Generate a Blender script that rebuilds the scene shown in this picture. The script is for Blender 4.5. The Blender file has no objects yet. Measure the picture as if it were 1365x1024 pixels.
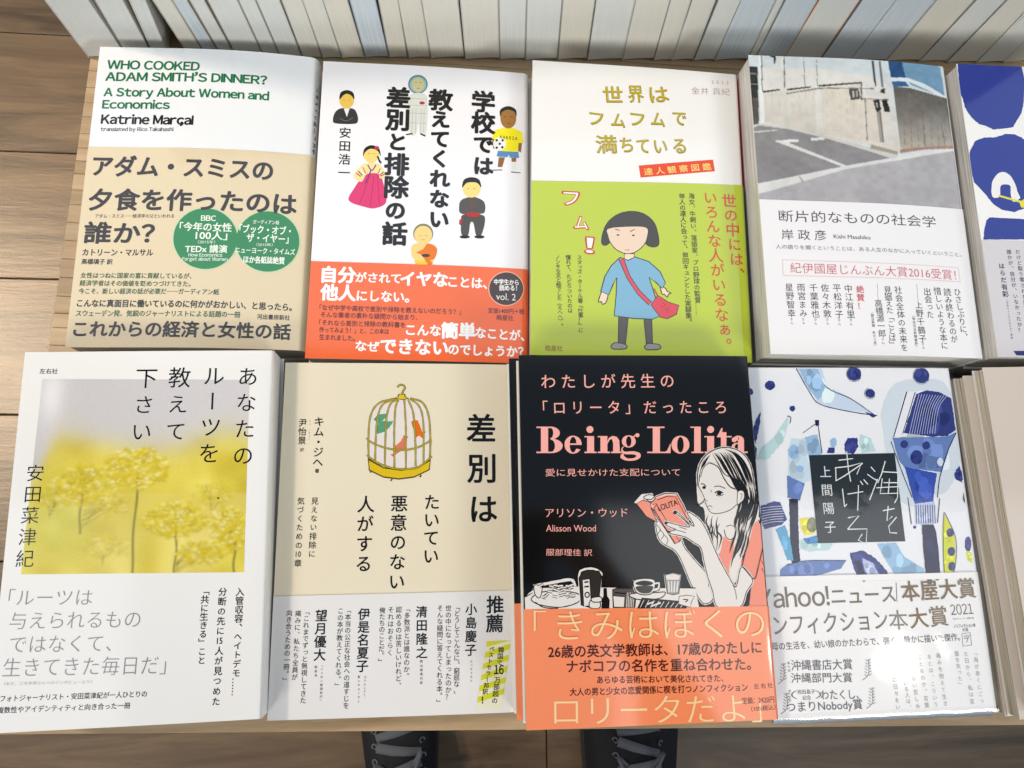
import bpy, bmesh, math, random, json
import numpy as np
from mathutils import Vector, Matrix
from mathutils.geometry import tessellate_polygon
rad = math.radians
DATA = json.loads(r'''{"cam":{"f":989.7200862478414,"R":[0.9955703757476063,-0.009101875658452718,0.09357768320100684],"U":[-0.009853932889575479,0.9797200771237091,0.20012863485099094],"F":[0.09350148095285804,0.2001642484066812,-0.9752905960376173]},"books":{"A":{"x":-144.44,"y":198.58,"h":24.09,"rot":0.01,"w":127.71,"l":187.64},"B":{"x":-13.57,"y":192.98,"h":27.04,"rot":-0.762,"w":125.4,"l":188.57},"C":{"x":116.16,"y":192.61,"h":38.9,"rot":-1.276,"w":129.4,"l":187.32},"D":{"x":247.45,"y":192.73,"h":54.84,"rot":-0.419,"w":126.49,"l":188.77},"F":{"x":-152.53,"y":4.81,"h":42.6,"rot":1.27,"w":129.17,"l":187.5},"G":{"x":-23.48,"y":2.73,"h":29.03,"rot":0.15,"w":128.04,"l":187.63},"H":{"x":105.33,"y":1.75,"h":57.9,"rot":0.521,"w":127.24,"l":188.55},"I":{"x":231.83,"y":-0.65,"h":45.92,"rot":0.505,"w":128.0,"l":188.02},"E":{"x":381.46,"y":191.89,"h":58.72,"rot":-0.193,"w":128.0,"l":188.28},"J":{"x":375.46,"y":-0.03,"h":56.37,"rot":1.722,"w":128.0,"l":188.23}},"bow":{"A":3.0,"B":1.2,"C":0.8,"D":2.2,"E":1.0,"F":0.5,"G":0.8,"H":0.4,"I":0.5,"J":0.3},"obi":{"A":[27.48,27.45],"B":[-36.35,-36.33],"C":[12.83,17.81],"D":[-0.97,-2.02],"G":[-32.74,-31.98],"H":[-37.47,-39.33],"I":[-21.93,-22.16],"E":[-23.03,-22.8]},"row":[[0.03,-0.042],[24.11,0.008],[40.31,0.07],[50.03,0.105],[62.34,-0.069],[73.7,-0.086],[82.87,-0.085],[92.08,-0.069],[109.47,-0.048],[119.67,-0.078],[133.75,-0.048],[146.38,-0.066],[158.95,-0.075],[174.07,-0.098],[189.53,-0.055],[202.2,-0.055],[217.06,-0.099],[239.97,-0.096],[263.05,-0.086],[280.32,-0.096],[302.33,-0.1],[323.03,-0.102],[347.1,-0.103],[369.34,-0.102],[382.23,-0.113],[397.44,-0.078],[412.83,-0.082],[435.73,-0.113],[441.28,-0.094],[461.87,-0.093],[489.08,-0.063],[511.71,-0.072],[538.45,-0.066],[564.12,-0.07],[584.72,-0.031],[607.69,-0.096],[628.63,-0.142],[649.71,-0.181],[671.53,-0.213]],"row_o":[[-226.4,300.3],[0.9987984922338832,0.04900583548233465],[-0.04900583548233465,0.9987984922338832]],"items":{"A":[["H","~WHO COOKED",[-1165,1641],[-80,1639],7.5,0.03,[0,116,78]],
["H","~ADAM SMITH’S DINNER?",[-1171,1478],[721,1500],7.46,0.03,[0,116,78]],
["H","~A Story About Women and",[-1169,1272],[755,1288],7.17,0.03,[0,116,78]],
["H","~Economics",[-1171,1110],[-391,1117],7.13,0.03,[0,116,78]],
["H","~Katrine Marçal",[-1165,915],[-101,920],7.79,0.03,[22,20,18]],
["H","~translated by Rico Takahashi",[-1161,783],[-320,795],3.17,0.01,[22,20,18]],
["H","アダム・スミスの",[-1195,310],[852,307],14.09,0.026,[52,36,20]],
["H","夕食を作ったのは",[-1196,-115],[1143,-102],14.33,0.026,[52,36,20]],
["P",[518,-570,518,-620,512,-670,500,-718,481,-764,458,-807,429,-845,395,-879,357,-908,316,-931,272,-948,226,-959,178,-963,131,-961,83,-952,37,-937,-8,-916,-50,-889,-88,-857,-123,-820,-153,-779,-178,-735,-197,-688,-210,-639,-217,-589,-218,-539,-213,-490,-201,-442,-183,-396,-160,-353,-130,-315,-96,-281,-58,-251,-16,-228,29,-211,76,-199,124,-195,172,-197,221,-205,268,-220,313,-241,355,-268,393,-300,428,-337,457,-379,481,-423,500,-471,512,-520],[190,215,170],0,0],
["P",[1212,-563,1211,-613,1204,-664,1191,-712,1172,-759,1147,-802,1118,-842,1083,-877,1045,-907,1004,-932,960,-950,914,-962,867,-968,819,-967,773,-960,727,-946,683,-926,642,-901,605,-869,571,-833,542,-793,519,-750,501,-703,488,-655,482,-605,482,-555,488,-505,500,-457,519,-410,543,-367,572,-328,606,-292,644,-262,686,-237,731,-218,777,-205,825,-198,873,-198,921,-205,967,-218,1012,-238,1053,-264,1091,-295,1125,-331,1154,-371,1177,-416,1195,-463,1207,-512],[190,215,170],0,0],
["P",[508,-570,508,-619,502,-668,490,-714,472,-759,449,-800,420,-837,388,-870,351,-898,311,-921,268,-937,224,-948,178,-952,131,-950,85,-941,40,-927,-3,-906,-44,-880,-81,-849,-115,-813,-144,-773,-168,-730,-187,-685,-200,-637,-207,-589,-207,-540,-202,-492,-191,-446,-173,-402,-150,-360,-122,-323,-89,-290,-52,-262,-11,-239,32,-222,78,-211,125,-207,172,-209,219,-217,264,-231,308,-252,349,-278,386,-309,420,-345,448,-385,472,-428,490,-474,502,-522],[32,128,78],0,0],
["P",[1201,-563,1201,-613,1194,-661,1181,-709,1162,-754,1139,-796,1110,-834,1077,-868,1039,-897,999,-921,956,-939,912,-951,866,-956,820,-956,775,-948,730,-935,688,-916,648,-891,612,-861,579,-826,551,-787,528,-745,511,-700,499,-653,493,-604,493,-556,499,-508,511,-461,529,-416,552,-374,580,-336,613,-301,650,-272,691,-248,734,-229,779,-217,826,-210,872,-211,919,-217,964,-230,1007,-249,1047,-274,1084,-304,1117,-339,1145,-378,1167,-421,1185,-467,1196,-514],[32,128,78],0,0],
["H","アダム・スミス──経済学の父といわれる",[-1111,-319],[-220,-310],2.61,0.0,[52,36,20]],
["H","誰か？",[-1208,-521],[-431,-525],13.9,0.026,[52,36,20]],
["H","カトリーン・マルサル",[-1205,-762],[-422,-760],4.67,0.015,[52,36,20]],
["H","高橋璃子 訳",[-1204,-873],[-863,-874],3.54,0.012,[52,36,20]],
["H","女性はつねに国家の富に貢献しているが、",[-1197,-1039],[30,-1038],3.63,0.01,[22,92,58]],
["H","経済学者はその価値を貶めつづけてきた。",[-1198,-1130],[27,-1133],3.62,0.01,[22,92,58]],
["H","今こそ、新しい経済の話が必要だ──ガーディアン紙",[-1199,-1226],[347,-1222],3.61,0.01,[22,92,58]],
["H","こんなに真面目に働いているのに何かがおかしい、と思ったら。",[-1201,-1367],[1154,-1372],4.79,0.02,[22,20,18]],
["H","スウェーデン発、気鋭のジャーナリストによる話題の一冊",[-1203,-1486],[596,-1483],3.9,0.012,[22,92,58]],
["H","河出書房新社",[780,-1499],[1138,-1497],3.28,0.01,[22,20,18]],
["H","これからの経済と女性の話",[-1205,-1665],[1153,-1666],9.9,0.025,[52,36,20]],
["H","~BBC",[86,-328],[252,-328],4.33,0.02,[235,240,225]],
["H","「今年の女性",[-145,-439],[435,-436],5.68,0.02,[235,240,225]],
["H","100人」",[43,-542],[392,-537],5.88,0.02,[235,240,225]],
["H","〈2015年〉",[70,-624],[268,-622],2.25,0,[235,240,225]],
["H","TEDx 講演",[-63,-709],[402,-702],5.17,0.02,[235,240,225]],
["H","~How Economics",[-21,-783],[354,-777],2.69,0.01,[235,240,225]],
["H","~Forget about Women",[-86,-833],[417,-826],2.69,0.01,[235,240,225]],
["H","ガーディアン紙",[671,-352],[963,-344],2.73,0.01,[235,240,225]],
["H","「ブック・オブ・",[526,-444],[1098,-441],5.67,0.02,[235,240,225]],
["H","ザ・イヤー」",[612,-551],[1077,-543],5.65,0.02,[235,240,225]],
["H","〈2015年〉",[720,-632],[908,-623],2.26,0,[235,240,225]],
["H","ニューヨーク・タイムズ",[493,-708],[1158,-698],4.04,0.015,[235,240,225]],
["H","ほか各紙誌絶賛",[592,-819],[1047,-812],4.7,0.02,[235,240,225]],
["V","これからの経済と女性の話　カトリーン・マルサル　高橋璃子訳　河出書房新社",[1325,1463],[1329,-1803],3.71,0.004,[24,60,40],0.92]],"B":[["P",[-1097,1091,-1075,1198,-1004,1254,-866,1256,-817,1199,-796,1106,-836,1054,-1057,1048],[62,60,64],1,0],
["P",[-976,1255,-904,1259,-932,1139],[230,230,226],0,0],
["L",[-1046,1049,-832,1059],[30,30,30],1,0.44],
["L",[-1018,1118,-938,1087,-860,1133],[120,118,120],1,0.33],
["P",[-857,1371,-858,1346,-863,1323,-873,1302,-886,1284,-902,1270,-921,1261,-940,1257,-960,1259,-979,1266,-997,1278,-1012,1295,-1023,1315,-1031,1337,-1034,1362,-1033,1386,-1028,1410,-1018,1431,-1005,1449,-989,1463,-971,1472,-951,1476,-931,1474,-912,1467,-894,1455,-879,1438,-868,1418,-860,1395],[228,190,90],0,0],
["P",[-1033,1371,-1021,1467,-946,1503,-872,1471,-855,1381,-896,1433,-948,1452,-991,1426],[40,36,32],1,0],
["L",[-986,1364,-965,1365],[120,90,50],1,0.28],
["L",[-927,1367,-905,1368],[120,90,50],1,0.28],
["P",[34,1635,31,1605,23,1577,9,1552,-9,1530,-32,1513,-57,1502,-84,1497,-111,1499,-136,1507,-160,1521,-179,1541,-195,1565,-204,1592,-208,1621,-206,1650,-198,1678,-185,1704,-166,1726,-144,1743,-118,1754,-91,1759,-64,1757,-38,1749,-15,1734,5,1715,20,1691,30,1664],[95,135,145],0,0],
["P",[16,1629,15,1604,8,1581,-4,1559,-19,1541,-38,1527,-60,1518,-82,1514,-105,1515,-126,1522,-146,1534,-162,1550,-175,1570,-183,1593,-187,1617,-185,1641,-178,1665,-167,1686,-151,1704,-132,1719,-111,1728,-88,1732,-66,1731,-44,1724,-24,1712,-8,1695,5,1675,13,1653],[150,178,180],0,0],
["P",[-5,1627,-7,1606,-12,1586,-21,1568,-32,1552,-47,1540,-63,1532,-80,1529,-98,1530,-114,1536,-129,1546,-142,1561,-152,1578,-158,1598,-161,1618,-159,1640,-154,1660,-146,1678,-134,1694,-119,1706,-103,1714,-86,1717,-68,1716,-52,1710,-37,1700,-24,1685,-14,1668,-8,1648],[196,190,140],0,0],
["L",[-121,1650,-101,1651],[70,70,60],1,0.34],
["L",[-67,1653,-45,1654],[70,70,60],1,0.34],
["L",[-99,1571,-64,1573],[120,90,70],1,0.34],
["P",[-165,1488,7,1497,37,1350,38,1159,26,957,-42,954,-64,1130,-93,951,-161,948,-180,1147,-204,1337],[212,214,204],1,0],
["L",[-185,1429,26,1431],[160,165,158],1,0.28],
["L",[-182,1338,29,1340],[160,165,158],1,0.28],
["L",[-179,1231,32,1232],[160,165,158],1,0.28],
["L",[-175,1100,35,1102],[160,165,158],1,0.28],
["L",[-142,1292,-141,972],[165,170,165],1,0.23],
["L",[-99,1295,-98,974],[165,170,165],1,0.23],
["L",[-35,1298,-34,977],[165,170,165],1,0.23],
["L",[0,1300,0,979],[165,170,165],1,0.23],
["P",[6,1377,5,1372,3,1367,-1,1363,-6,1359,-13,1356,-20,1354,-28,1354,-35,1354,-43,1355,-49,1357,-55,1360,-59,1364,-62,1368,-63,1373,-62,1378,-60,1383,-56,1387,-50,1391,-44,1394,-37,1396,-29,1397,-21,1397,-14,1395,-7,1393,-2,1390,2,1386,5,1382],[180,60,70],0,0],
["L",[-212,938,-132,956],[30,30,30],1,0.89],
["L",[-38,961,23,931],[30,30,30],1,0.9],
["P",[-656,408,-520,414,-463,297,-416,50,-537,-36,-662,-27,-859,51,-797,216,-729,332],[214,62,112],1,0],
["L",[-627,382,-725,15],[180,40,88],1,0.44],
["L",[-575,384,-601,-3],[180,40,88],1,0.44],
["L",[-533,386,-493,6],[180,40,88],1,0.44],
["P",[-682,535,-535,542,-474,480,-430,372,-501,350,-524,409,-659,399,-717,296,-816,360,-757,479],[236,216,150],1,0],
["L",[-789,407,-729,364],[190,60,50],1,0.65],
["L",[-442,412,-495,378],[190,60,50],1,0.66],
["L",[-763,433,-711,378],[60,90,140],1,0.66],
["L",[-462,434,-506,389],[60,90,140],1,0.66],
["L",[-737,460,-692,393],[235,225,220],1,0.66],
["L",[-482,457,-517,400],[235,225,220],1,0.66],
["L",[-711,486,-674,407],[210,120,60],1,0.66],
["L",[-502,479,-528,411],[210,120,60],1,0.66],
["L",[-654,518,-603,447,-556,522],[120,60,130],1,0.77],
["L",[-611,451,-671,277],[120,60,130],1,0.77],
["P",[-524,662,-525,638,-531,614,-541,592,-556,574,-573,560,-592,551,-613,548,-634,549,-655,557,-673,569,-689,586,-701,606,-709,630,-712,654,-711,679,-705,703,-695,724,-680,742,-663,757,-644,766,-623,769,-601,768,-581,760,-563,748,-547,731,-535,710,-527,687],[240,208,120],0,0],
["P",[-715,626,-703,729,-623,779,-531,743,-506,640,-546,708,-627,732,-689,688],[36,32,30],1,0],
["L",[-544,638,-509,559,-525,593,-494,543],[30,28,26],1,0.99],
["P",[-527,748,-527,743,-529,738,-533,733,-537,729,-543,726,-549,724,-555,724,-562,724,-568,725,-574,728,-579,731,-582,736,-585,740,-586,745,-585,751,-583,756,-580,760,-575,764,-570,767,-564,769,-557,770,-551,770,-544,768,-539,766,-534,762,-530,758,-528,753],[200,60,90],0,0],
["L",[-658,666,-637,667],[120,80,50],1,0.28],
["L",[-599,668,-578,669],[120,80,50],1,0.28],
["P",[914,790,1165,804,1178,715,1060,711,1051,753,1034,714,899,713],[90,140,188],0,0],
["P",[925,706,1001,707,970,578,913,574],[140,96,52],0,0],
["P",[1078,708,1143,713,1135,552,1083,548],[228,228,222],0,0],
["P",[1082,708,1143,713,1139,660,1084,656],[140,96,52],0,0],
["L",[851,527,970,540],[110,110,110],1,0.67],
["L",[1078,520,1196,519],[110,110,110],1,0.68],
["P",[836,961,884,929,903,824,855,814],[150,105,58],0,0],
["P",[1169,923,1213,927,1200,788,1165,809],[150,105,58],0,0],
["P",[883,1072,988,1104,1115,1115,1213,1063,1230,923,1169,914,1160,794,920,790,902,931,836,954],[238,226,24],0,0],
["H","ＡＨＡＳＩＡ",[934,981],[1153,974],2.74,0.02,[60,60,30]],
["P",[1139,1249,1137,1218,1130,1188,1118,1160,1102,1137,1084,1119,1063,1107,1041,1102,1019,1103,998,1112,979,1127,963,1148,951,1173,944,1202,941,1233,943,1264,950,1294,962,1322,978,1345,996,1363,1017,1376,1039,1381,1061,1379,1082,1371,1101,1356,1117,1335,1129,1309,1137,1280],[160,114,62],0,0],
["P",[939,1257,942,1353,1039,1408,1132,1370,1141,1274,1115,1337,1039,1359,965,1324],[38,34,30],1,0],
["L",[987,1261,1013,1263],[60,40,25],1,0.35],
["L",[1064,1267,1093,1269],[60,40,25],1,0.35],
["L",[1018,1169,1067,1173],[90,50,30],1,0.35],
["P",[1016,892,1014,872,1008,852,998,835,986,819,970,808,953,800,936,796,918,797,901,802,885,812,872,825,863,841,857,860,854,880,856,900,862,919,871,937,884,953,899,964,916,972,934,976,952,975,969,970,985,960,998,947,1007,931,1013,912],[232,232,228],0,0],
["P",[950,887,950,883,949,880,947,876,944,874,942,871,938,870,935,869,932,869,928,870,925,872,923,875,921,878,920,881,920,885,920,888,921,892,923,895,925,898,928,900,931,902,935,902,938,902,941,901,944,900,947,897,949,894,950,891],[40,40,40],0,0],
["P",[913,932,912,928,911,924,909,921,907,918,904,916,901,915,898,914,894,914,891,915,888,917,886,919,884,922,883,926,882,929,883,933,884,937,885,940,888,943,891,945,894,946,897,947,901,947,904,946,907,944,909,942,911,939,912,935],[40,40,40],0,0],
["P",[987,937,986,934,985,930,984,927,981,924,978,922,975,920,972,920,968,920,965,921,962,922,960,925,958,928,957,931,956,935,957,939,958,942,960,946,962,948,965,951,968,952,971,953,975,953,978,952,981,950,983,947,985,944,986,941],[40,40,40],0,0],
["P",[983,842,983,838,982,835,980,832,977,829,975,827,971,825,968,824,965,825,961,826,958,827,956,830,954,833,953,836,953,840,953,844,954,847,956,850,958,853,961,855,964,857,968,858,971,857,974,856,977,855,980,852,982,849,983,846],[40,40,40],0,0],
["P",[913,832,913,828,912,825,910,822,908,819,905,817,902,815,898,815,895,815,892,816,889,817,886,820,885,823,883,826,883,830,883,834,885,837,886,840,889,843,892,845,895,847,898,848,902,847,905,846,908,845,910,842,912,839,913,836],[40,40,40],0,0],
["P",[451,20,473,108,563,154,652,159,751,105,765,-3,718,-51,486,-64],[88,84,80],1,0],
["L",[599,142,616,-16],[150,50,50],1,0.33],
["P",[708,282,705,254,698,227,685,203,667,182,647,166,623,156,599,151,574,153,551,161,530,174,512,193,499,215,490,241,487,268,489,296,497,323,509,347,527,368,547,384,571,395,595,399,620,398,644,390,665,376,683,358,696,335,705,309],[240,214,128],0,0],
["P",[484,273,504,378,595,418,687,391,714,291,658,348,543,341],[30,28,26],1,0],
["L",[544,265,570,266],[120,80,50],1,0.28],
["L",[621,269,646,271],[120,80,50],1,0.28],
["V","学校では",[726,1445],[736,578],15.24,0.034,[18,16,15],0.84],
["V","教えてくれない",[199,1432],[215,-145],15.09,0.034,[18,16,15],0.82],
["V","差別と排除の話",[-318,1432],[-302,-349],15.22,0.034,[18,16,15],0.82],
["V","安田浩一",[-943,930],[-930,406],7.54,0.008,[18,16,15],0.92],
["P",[503,-75,719,-63,766,-128,726,-315,663,-332,627,-177,589,-179,564,-333,487,-327,480,-166],[82,80,76],1,0],
["P",[539,-46,710,-45,681,-92,550,-91],[190,45,40],0,0],
["P",[458,-141,500,-125,476,-212,455,-199],[190,45,60],0,0],
["P",[586,-354,584,-358,580,-363,573,-367,563,-371,552,-374,539,-376,525,-377,512,-377,499,-376,487,-374,478,-372,470,-368,466,-364,464,-360,466,-355,470,-351,477,-347,487,-343,498,-340,511,-338,525,-337,538,-337,551,-337,562,-339,572,-342,579,-345,584,-349],[20,20,20],0,0],
["P",[762,-345,761,-349,756,-354,749,-358,739,-362,728,-365,715,-367,701,-368,688,-368,675,-367,663,-366,654,-363,646,-359,642,-355,640,-351,642,-346,646,-342,653,-338,663,-334,674,-331,687,-329,701,-328,714,-327,727,-328,739,-330,749,-333,756,-336,761,-340],[20,20,20],0,0],
["P",[-62,-634,164,-625,151,-727,-49,-734],[238,200,60],0,0],
["P",[-87,-485,36,-454,161,-471,195,-536,169,-651,114,-671,-51,-668,-100,-591],[234,204,128],1,0],
["P",[-39,-578,38,-531,94,-460,199,-518,177,-642,124,-671,156,-702,105,-724,20,-609],[226,120,40],1,0],
["P",[121,-609,120,-614,116,-618,110,-622,102,-625,93,-628,83,-630,72,-631,61,-631,50,-630,41,-628,33,-625,27,-621,23,-617,22,-613,23,-609,26,-604,32,-600,40,-597,49,-594,60,-592,71,-591,82,-592,92,-593,102,-595,110,-597,116,-601,119,-605],[70,66,60],0,0],
["P",[151,-334,149,-362,141,-389,127,-414,109,-435,87,-450,62,-461,36,-465,10,-463,-15,-454,-38,-440,-57,-421,-72,-398,-81,-371,-85,-343,-83,-315,-75,-288,-62,-263,-44,-242,-22,-226,3,-216,29,-212,56,-214,81,-222,104,-236,123,-256,138,-279,147,-306],[130,126,100],0,0],
["P",[139,-350,137,-376,130,-400,118,-423,101,-442,82,-456,60,-466,36,-469,13,-467,-10,-460,-30,-447,-47,-429,-60,-408,-69,-384,-72,-358,-71,-333,-64,-308,-52,-285,-35,-266,-16,-252,6,-242,30,-239,53,-240,76,-248,97,-261,114,-279,127,-300,136,-324],[236,206,130],0,0],
["L",[-12,-367,13,-366],[130,90,50],1,0.27],
["L",[54,-364,79,-363],[130,90,50],1,0.27],
["L",[14,-415,55,-413],[150,90,60],1,0.27],
["H","自分",[-1113,-884],[-736,-881],10.38,0.042,[250,246,240]],
["H","がされて",[-729,-907],[-213,-909],6.68,0.03,[250,246,240]],
["H","イヤな",[-209,-908],[332,-903],9.65,0.04,[250,246,240]],
["H","ことは、",[347,-924],[796,-931],7.4,0.03,[250,246,240]],
["H","他人",[-1117,-1098],[-726,-1100],10.31,0.042,[250,246,240]],
["H","にしない。",[-704,-1129],[-108,-1133],7.25,0.03,[250,246,240]],
["H","「なぜ中学や高校で差別や排除を教えないのだろう？」",[-1123,-1285],[498,-1293],3.69,0.01,[100,36,20]],
["H","そんな筆者の素朴な疑問から始まり、",[-1106,-1369],[-3,-1377],3.68,0.01,[100,36,20]],
["H","「それなら差別と排除の教科書を",[-1117,-1465],[-141,-1470],3.66,0.01,[100,36,20]],
["H","作ってみよう！」と、この本は",[-1112,-1549],[-325,-1554],3.65,0.01,[100,36,20]],
["H","生まれました。",[-1107,-1636],[-707,-1643],3.64,0.01,[100,36,20]],
["H","こんな",[-126,-1524],[268,-1526],7.19,0.032,[250,246,240]],
["H","簡単",[278,-1521],[665,-1517],10.13,0.04,[250,246,240]],
["H","なことが、",[676,-1533],[1243,-1553],7.08,0.03,[250,246,240]],
["H","なぜ",[-691,-1728],[-428,-1736],6.69,0.03,[250,246,240]],
["H","できない",[-409,-1721],[350,-1729],9.97,0.036,[250,246,240]],
["H","のでしょうか？",[364,-1743],[1229,-1745],7.19,0.03,[250,246,240]],
["P",[1241,-974,1238,-1008,1230,-1041,1217,-1073,1200,-1102,1178,-1129,1153,-1152,1124,-1170,1093,-1184,1061,-1194,1028,-1198,994,-1197,962,-1190,931,-1179,903,-1163,877,-1143,855,-1118,838,-1091,825,-1060,816,-1028,813,-995,816,-962,823,-929,836,-897,853,-868,874,-841,900,-818,928,-799,959,-784,992,-775,1025,-770,1059,-771,1092,-777,1123,-789,1152,-805,1177,-826,1199,-850,1217,-878,1230,-909,1238,-941],[250,180,150],0,0],
["P",[1230,-975,1228,-1007,1220,-1038,1208,-1068,1191,-1096,1171,-1121,1147,-1143,1119,-1161,1090,-1174,1059,-1183,1028,-1187,996,-1186,965,-1180,936,-1169,909,-1154,884,-1135,864,-1112,847,-1085,834,-1057,827,-1026,824,-995,826,-963,833,-932,845,-902,861,-874,882,-848,906,-826,933,-808,962,-795,993,-785,1025,-781,1057,-782,1088,-788,1118,-799,1146,-814,1170,-834,1191,-857,1208,-884,1220,-913,1228,-943],[66,48,42],0,0],
["H","中学生から",[881,-905],[1173,-901],3.74,0.02,[250,246,240]],
["H","読める！",[945,-978],[1152,-970],3.74,0.02,[250,246,240]],
["H","vol. 2",[908,-1084],[1140,-1086],5.95,-0.004,[250,246,240]],
["H","定価1400円＋税",[816,-1261],[1237,-1257],3.48,0.01,[100,36,20]],
["H","皓星社",[916,-1343],[1112,-1341],3.58,0.01,[100,36,20]]],"C":[["H","世",[-415,1453],[-176,1468],12.74,0.018,[140,118,24]],
["H","世",[-410,1458],[-181,1473],12.25,0.006,[186,168,36]],
["H","界",[-101,1489],[88,1502],12.82,0.018,[140,118,24]],
["H","界",[-96,1494],[83,1507],12.33,0.006,[186,168,36]],
["H","は",[173,1493],[404,1525],12.88,0.018,[140,118,24]],
["H","は",[178,1498],[400,1530],12.39,0.006,[186,168,36]],
["H","フ",[-590,1134],[-424,1122],11.12,0.018,[140,118,24]],
["H","フ",[-585,1140],[-428,1127],10.64,0.006,[186,168,36]],
["H","ム",[-312,1126],[-145,1114],11.16,0.018,[140,118,24]],
["H","ム",[-307,1132],[-150,1119],10.68,0.006,[186,168,36]],
["H","フ",[-79,1156],[89,1145],11.22,0.018,[140,118,24]],
["H","フ",[-74,1162],[85,1149],10.73,0.006,[186,168,36]],
["H","ム",[184,1171],[353,1160],11.28,0.018,[140,118,24]],
["H","ム",[189,1177],[348,1165],10.79,0.006,[186,168,36]],
["H","で",[451,1208],[622,1198],11.36,0.018,[140,118,24]],
["H","で",[456,1214],[618,1203],10.87,0.006,[186,168,36]],
["H","満",[-510,782],[-257,797],12.91,0.018,[140,118,24]],
["H","満",[-506,787],[-262,801],12.44,0.006,[186,168,36]],
["H","ち",[-211,792],[-63,801],11.53,0.018,[140,118,24]],
["H","ち",[-206,797],[-67,806],11.06,0.006,[186,168,36]],
["H","て",[-7,792],[142,801],11.57,0.018,[140,118,24]],
["H","て",[-3,797],[137,806],11.09,0.006,[186,168,36]],
["H","い",[214,801],[364,811],11.63,0.018,[140,118,24]],
["H","い",[219,806],[359,815],11.14,0.006,[186,168,36]],
["H","る",[449,822],[600,832],11.69,0.018,[140,118,24]],
["H","る",[454,827],[595,837],11.21,0.006,[186,168,36]],
["H","２ ０ １ ２",[974,1740],[1194,1749],3.05,-0.01,[150,80,100]],
["H","金井 真紀",[706,1594],[1205,1619],5.28,-0.018,[150,90,80]],
["P",[10,530,945,672,964,519,30,374],[226,76,26],0,0],
["H","達 人 観 察 図 鑑",[73,450],[915,580],5.01,0.01,[246,214,120]],
["H","フ",[-922,62],[-720,63],11.6,0.045,[200,52,40]],
["H","フ",[-911,62],[-732,62],10.91,0.0,[250,246,240]],
["H","ム",[-785,-248],[-614,-249],10.12,0.045,[200,52,40]],
["H","ム",[-776,-247],[-623,-249],9.43,0.0,[250,246,240]],
["H","！",[-655,-524],[-548,-528],13.23,0.045,[200,52,40]],
["H","！",[-646,-523],[-557,-528],12.55,0.0,[250,246,240]],
["V","世の中には、",[1122,139],[1193,-798],9.43,0.01,[206,74,30],0.92],
["V","いろんな人がいるなぁ。",[887,162],[983,-1681],9.63,0.004,[206,74,30],0.92],
["V","海女、牛飼い、落語家、プロ野球の監督……",[653,168],[681,-1299],3.95,0.004,[50,60,20],0.92],
["V","88人の達人に会って、88回キュンとした実録集。",[532,161],[564,-1418],4.06,0.006,[50,60,20],0.92],
["V","スタッズ・ターケル著『仕事！』に",[-724,-683],[-712,-1567],3.29,0.006,[50,60,20],0.92],
["V","憧れて、たどりついたのは",[-857,-688],[-836,-1337],3.28,0.006,[50,60,20],0.92],
["V","ノンキな文と絵でした（えへへ）。",[-982,-694],[-945,-1525],3.27,0.006,[50,60,20],0.92],
["H","皓星社",[-1121,-1791],[-924,-1789],3.68,0.01,[150,120,50]],
["P",[-269,-1388,-160,-1402,-196,-1711,-279,-1710],[86,78,74],0,0],
["L",[-269,-1388,-160,-1402,-196,-1711,-279,-1710,-269,-1388],[36,40,30],0,0.56],
["P",[26,-1395,119,-1391,120,-1700,49,-1703],[86,78,74],0,0],
["L",[26,-1395,119,-1391,120,-1700,49,-1703,26,-1395],[36,40,30],0,0.56],
["P",[-362,-1739,-318,-1702,-220,-1712,-179,-1733,-199,-1769,-319,-1778,-358,-1766],[150,148,146],1,0],
["L",[-362,-1739,-318,-1702,-220,-1712,-179,-1733,-199,-1769,-319,-1778,-358,-1766,-362,-1739],[36,40,30],1,0.55],
["P",[27,-1730,76,-1697,181,-1702,216,-1723,195,-1760,74,-1773,35,-1761],[150,148,146],1,0],
["L",[27,-1730,76,-1697,181,-1702,216,-1723,195,-1760,74,-1773,35,-1761,27,-1730],[36,40,30],1,0.55],
["P",[-190,-614,-191,-698,-70,-693,-69,-609],[236,210,180],0,0],
["L",[-190,-614,-191,-698,-70,-693,-69,-609,-190,-614],[36,40,30],0,0.57],
["P",[-459,-1092,-495,-1177,-504,-1221,-469,-1215,-460,-1246,-425,-1231,-402,-1185,-397,-1121],[236,210,180],1,0],
["L",[-459,-1092,-495,-1177,-504,-1221,-469,-1215,-460,-1246,-425,-1231,-402,-1185,-397,-1121,-459,-1092],[36,40,30],1,0.56],
["P",[232,-999,294,-1023,315,-1059,359,-1076,327,-1095,313,-1128,280,-1097,251,-1090],[236,210,180],1,0],
["L",[232,-999,294,-1023,315,-1059,359,-1076,327,-1095,313,-1128,280,-1097,251,-1090,232,-999],[36,40,30],1,0.57],
["P",[-240,-663,-348,-770,-428,-912,-476,-1093,-384,-1130,-334,-1011,-284,-915,-296,-1135,-322,-1381,-94,-1404,127,-1404,217,-1364,178,-1161,100,-894,183,-955,253,-1025,296,-954,232,-814,100,-699,-65,-648,-146,-696],[122,172,200],0,0],
["L",[-240,-663,-348,-770,-428,-912,-476,-1093,-384,-1130,-334,-1011,-284,-915,-296,-1135,-322,-1381,-94,-1404,127,-1404,217,-1364,178,-1161,100,-894,183,-955,253,-1025,296,-954,232,-814,100,-699,-65,-648,-146,-696,-240,-663],[36,40,30],0,0.57],
["P",[-258,-687,-200,-676,-128,-888,-20,-1056,123,-1200,87,-1234,-43,-1107,-162,-919],[212,74,88],0,0],
["L",[-258,-687,-200,-676,-128,-888,-20,-1056,123,-1200,87,-1234,-43,-1107,-162,-919,-258,-687],[36,40,30],0,0.46],
["L",[155,-1030,197,-1115],[180,50,60],0,0.79],
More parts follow.
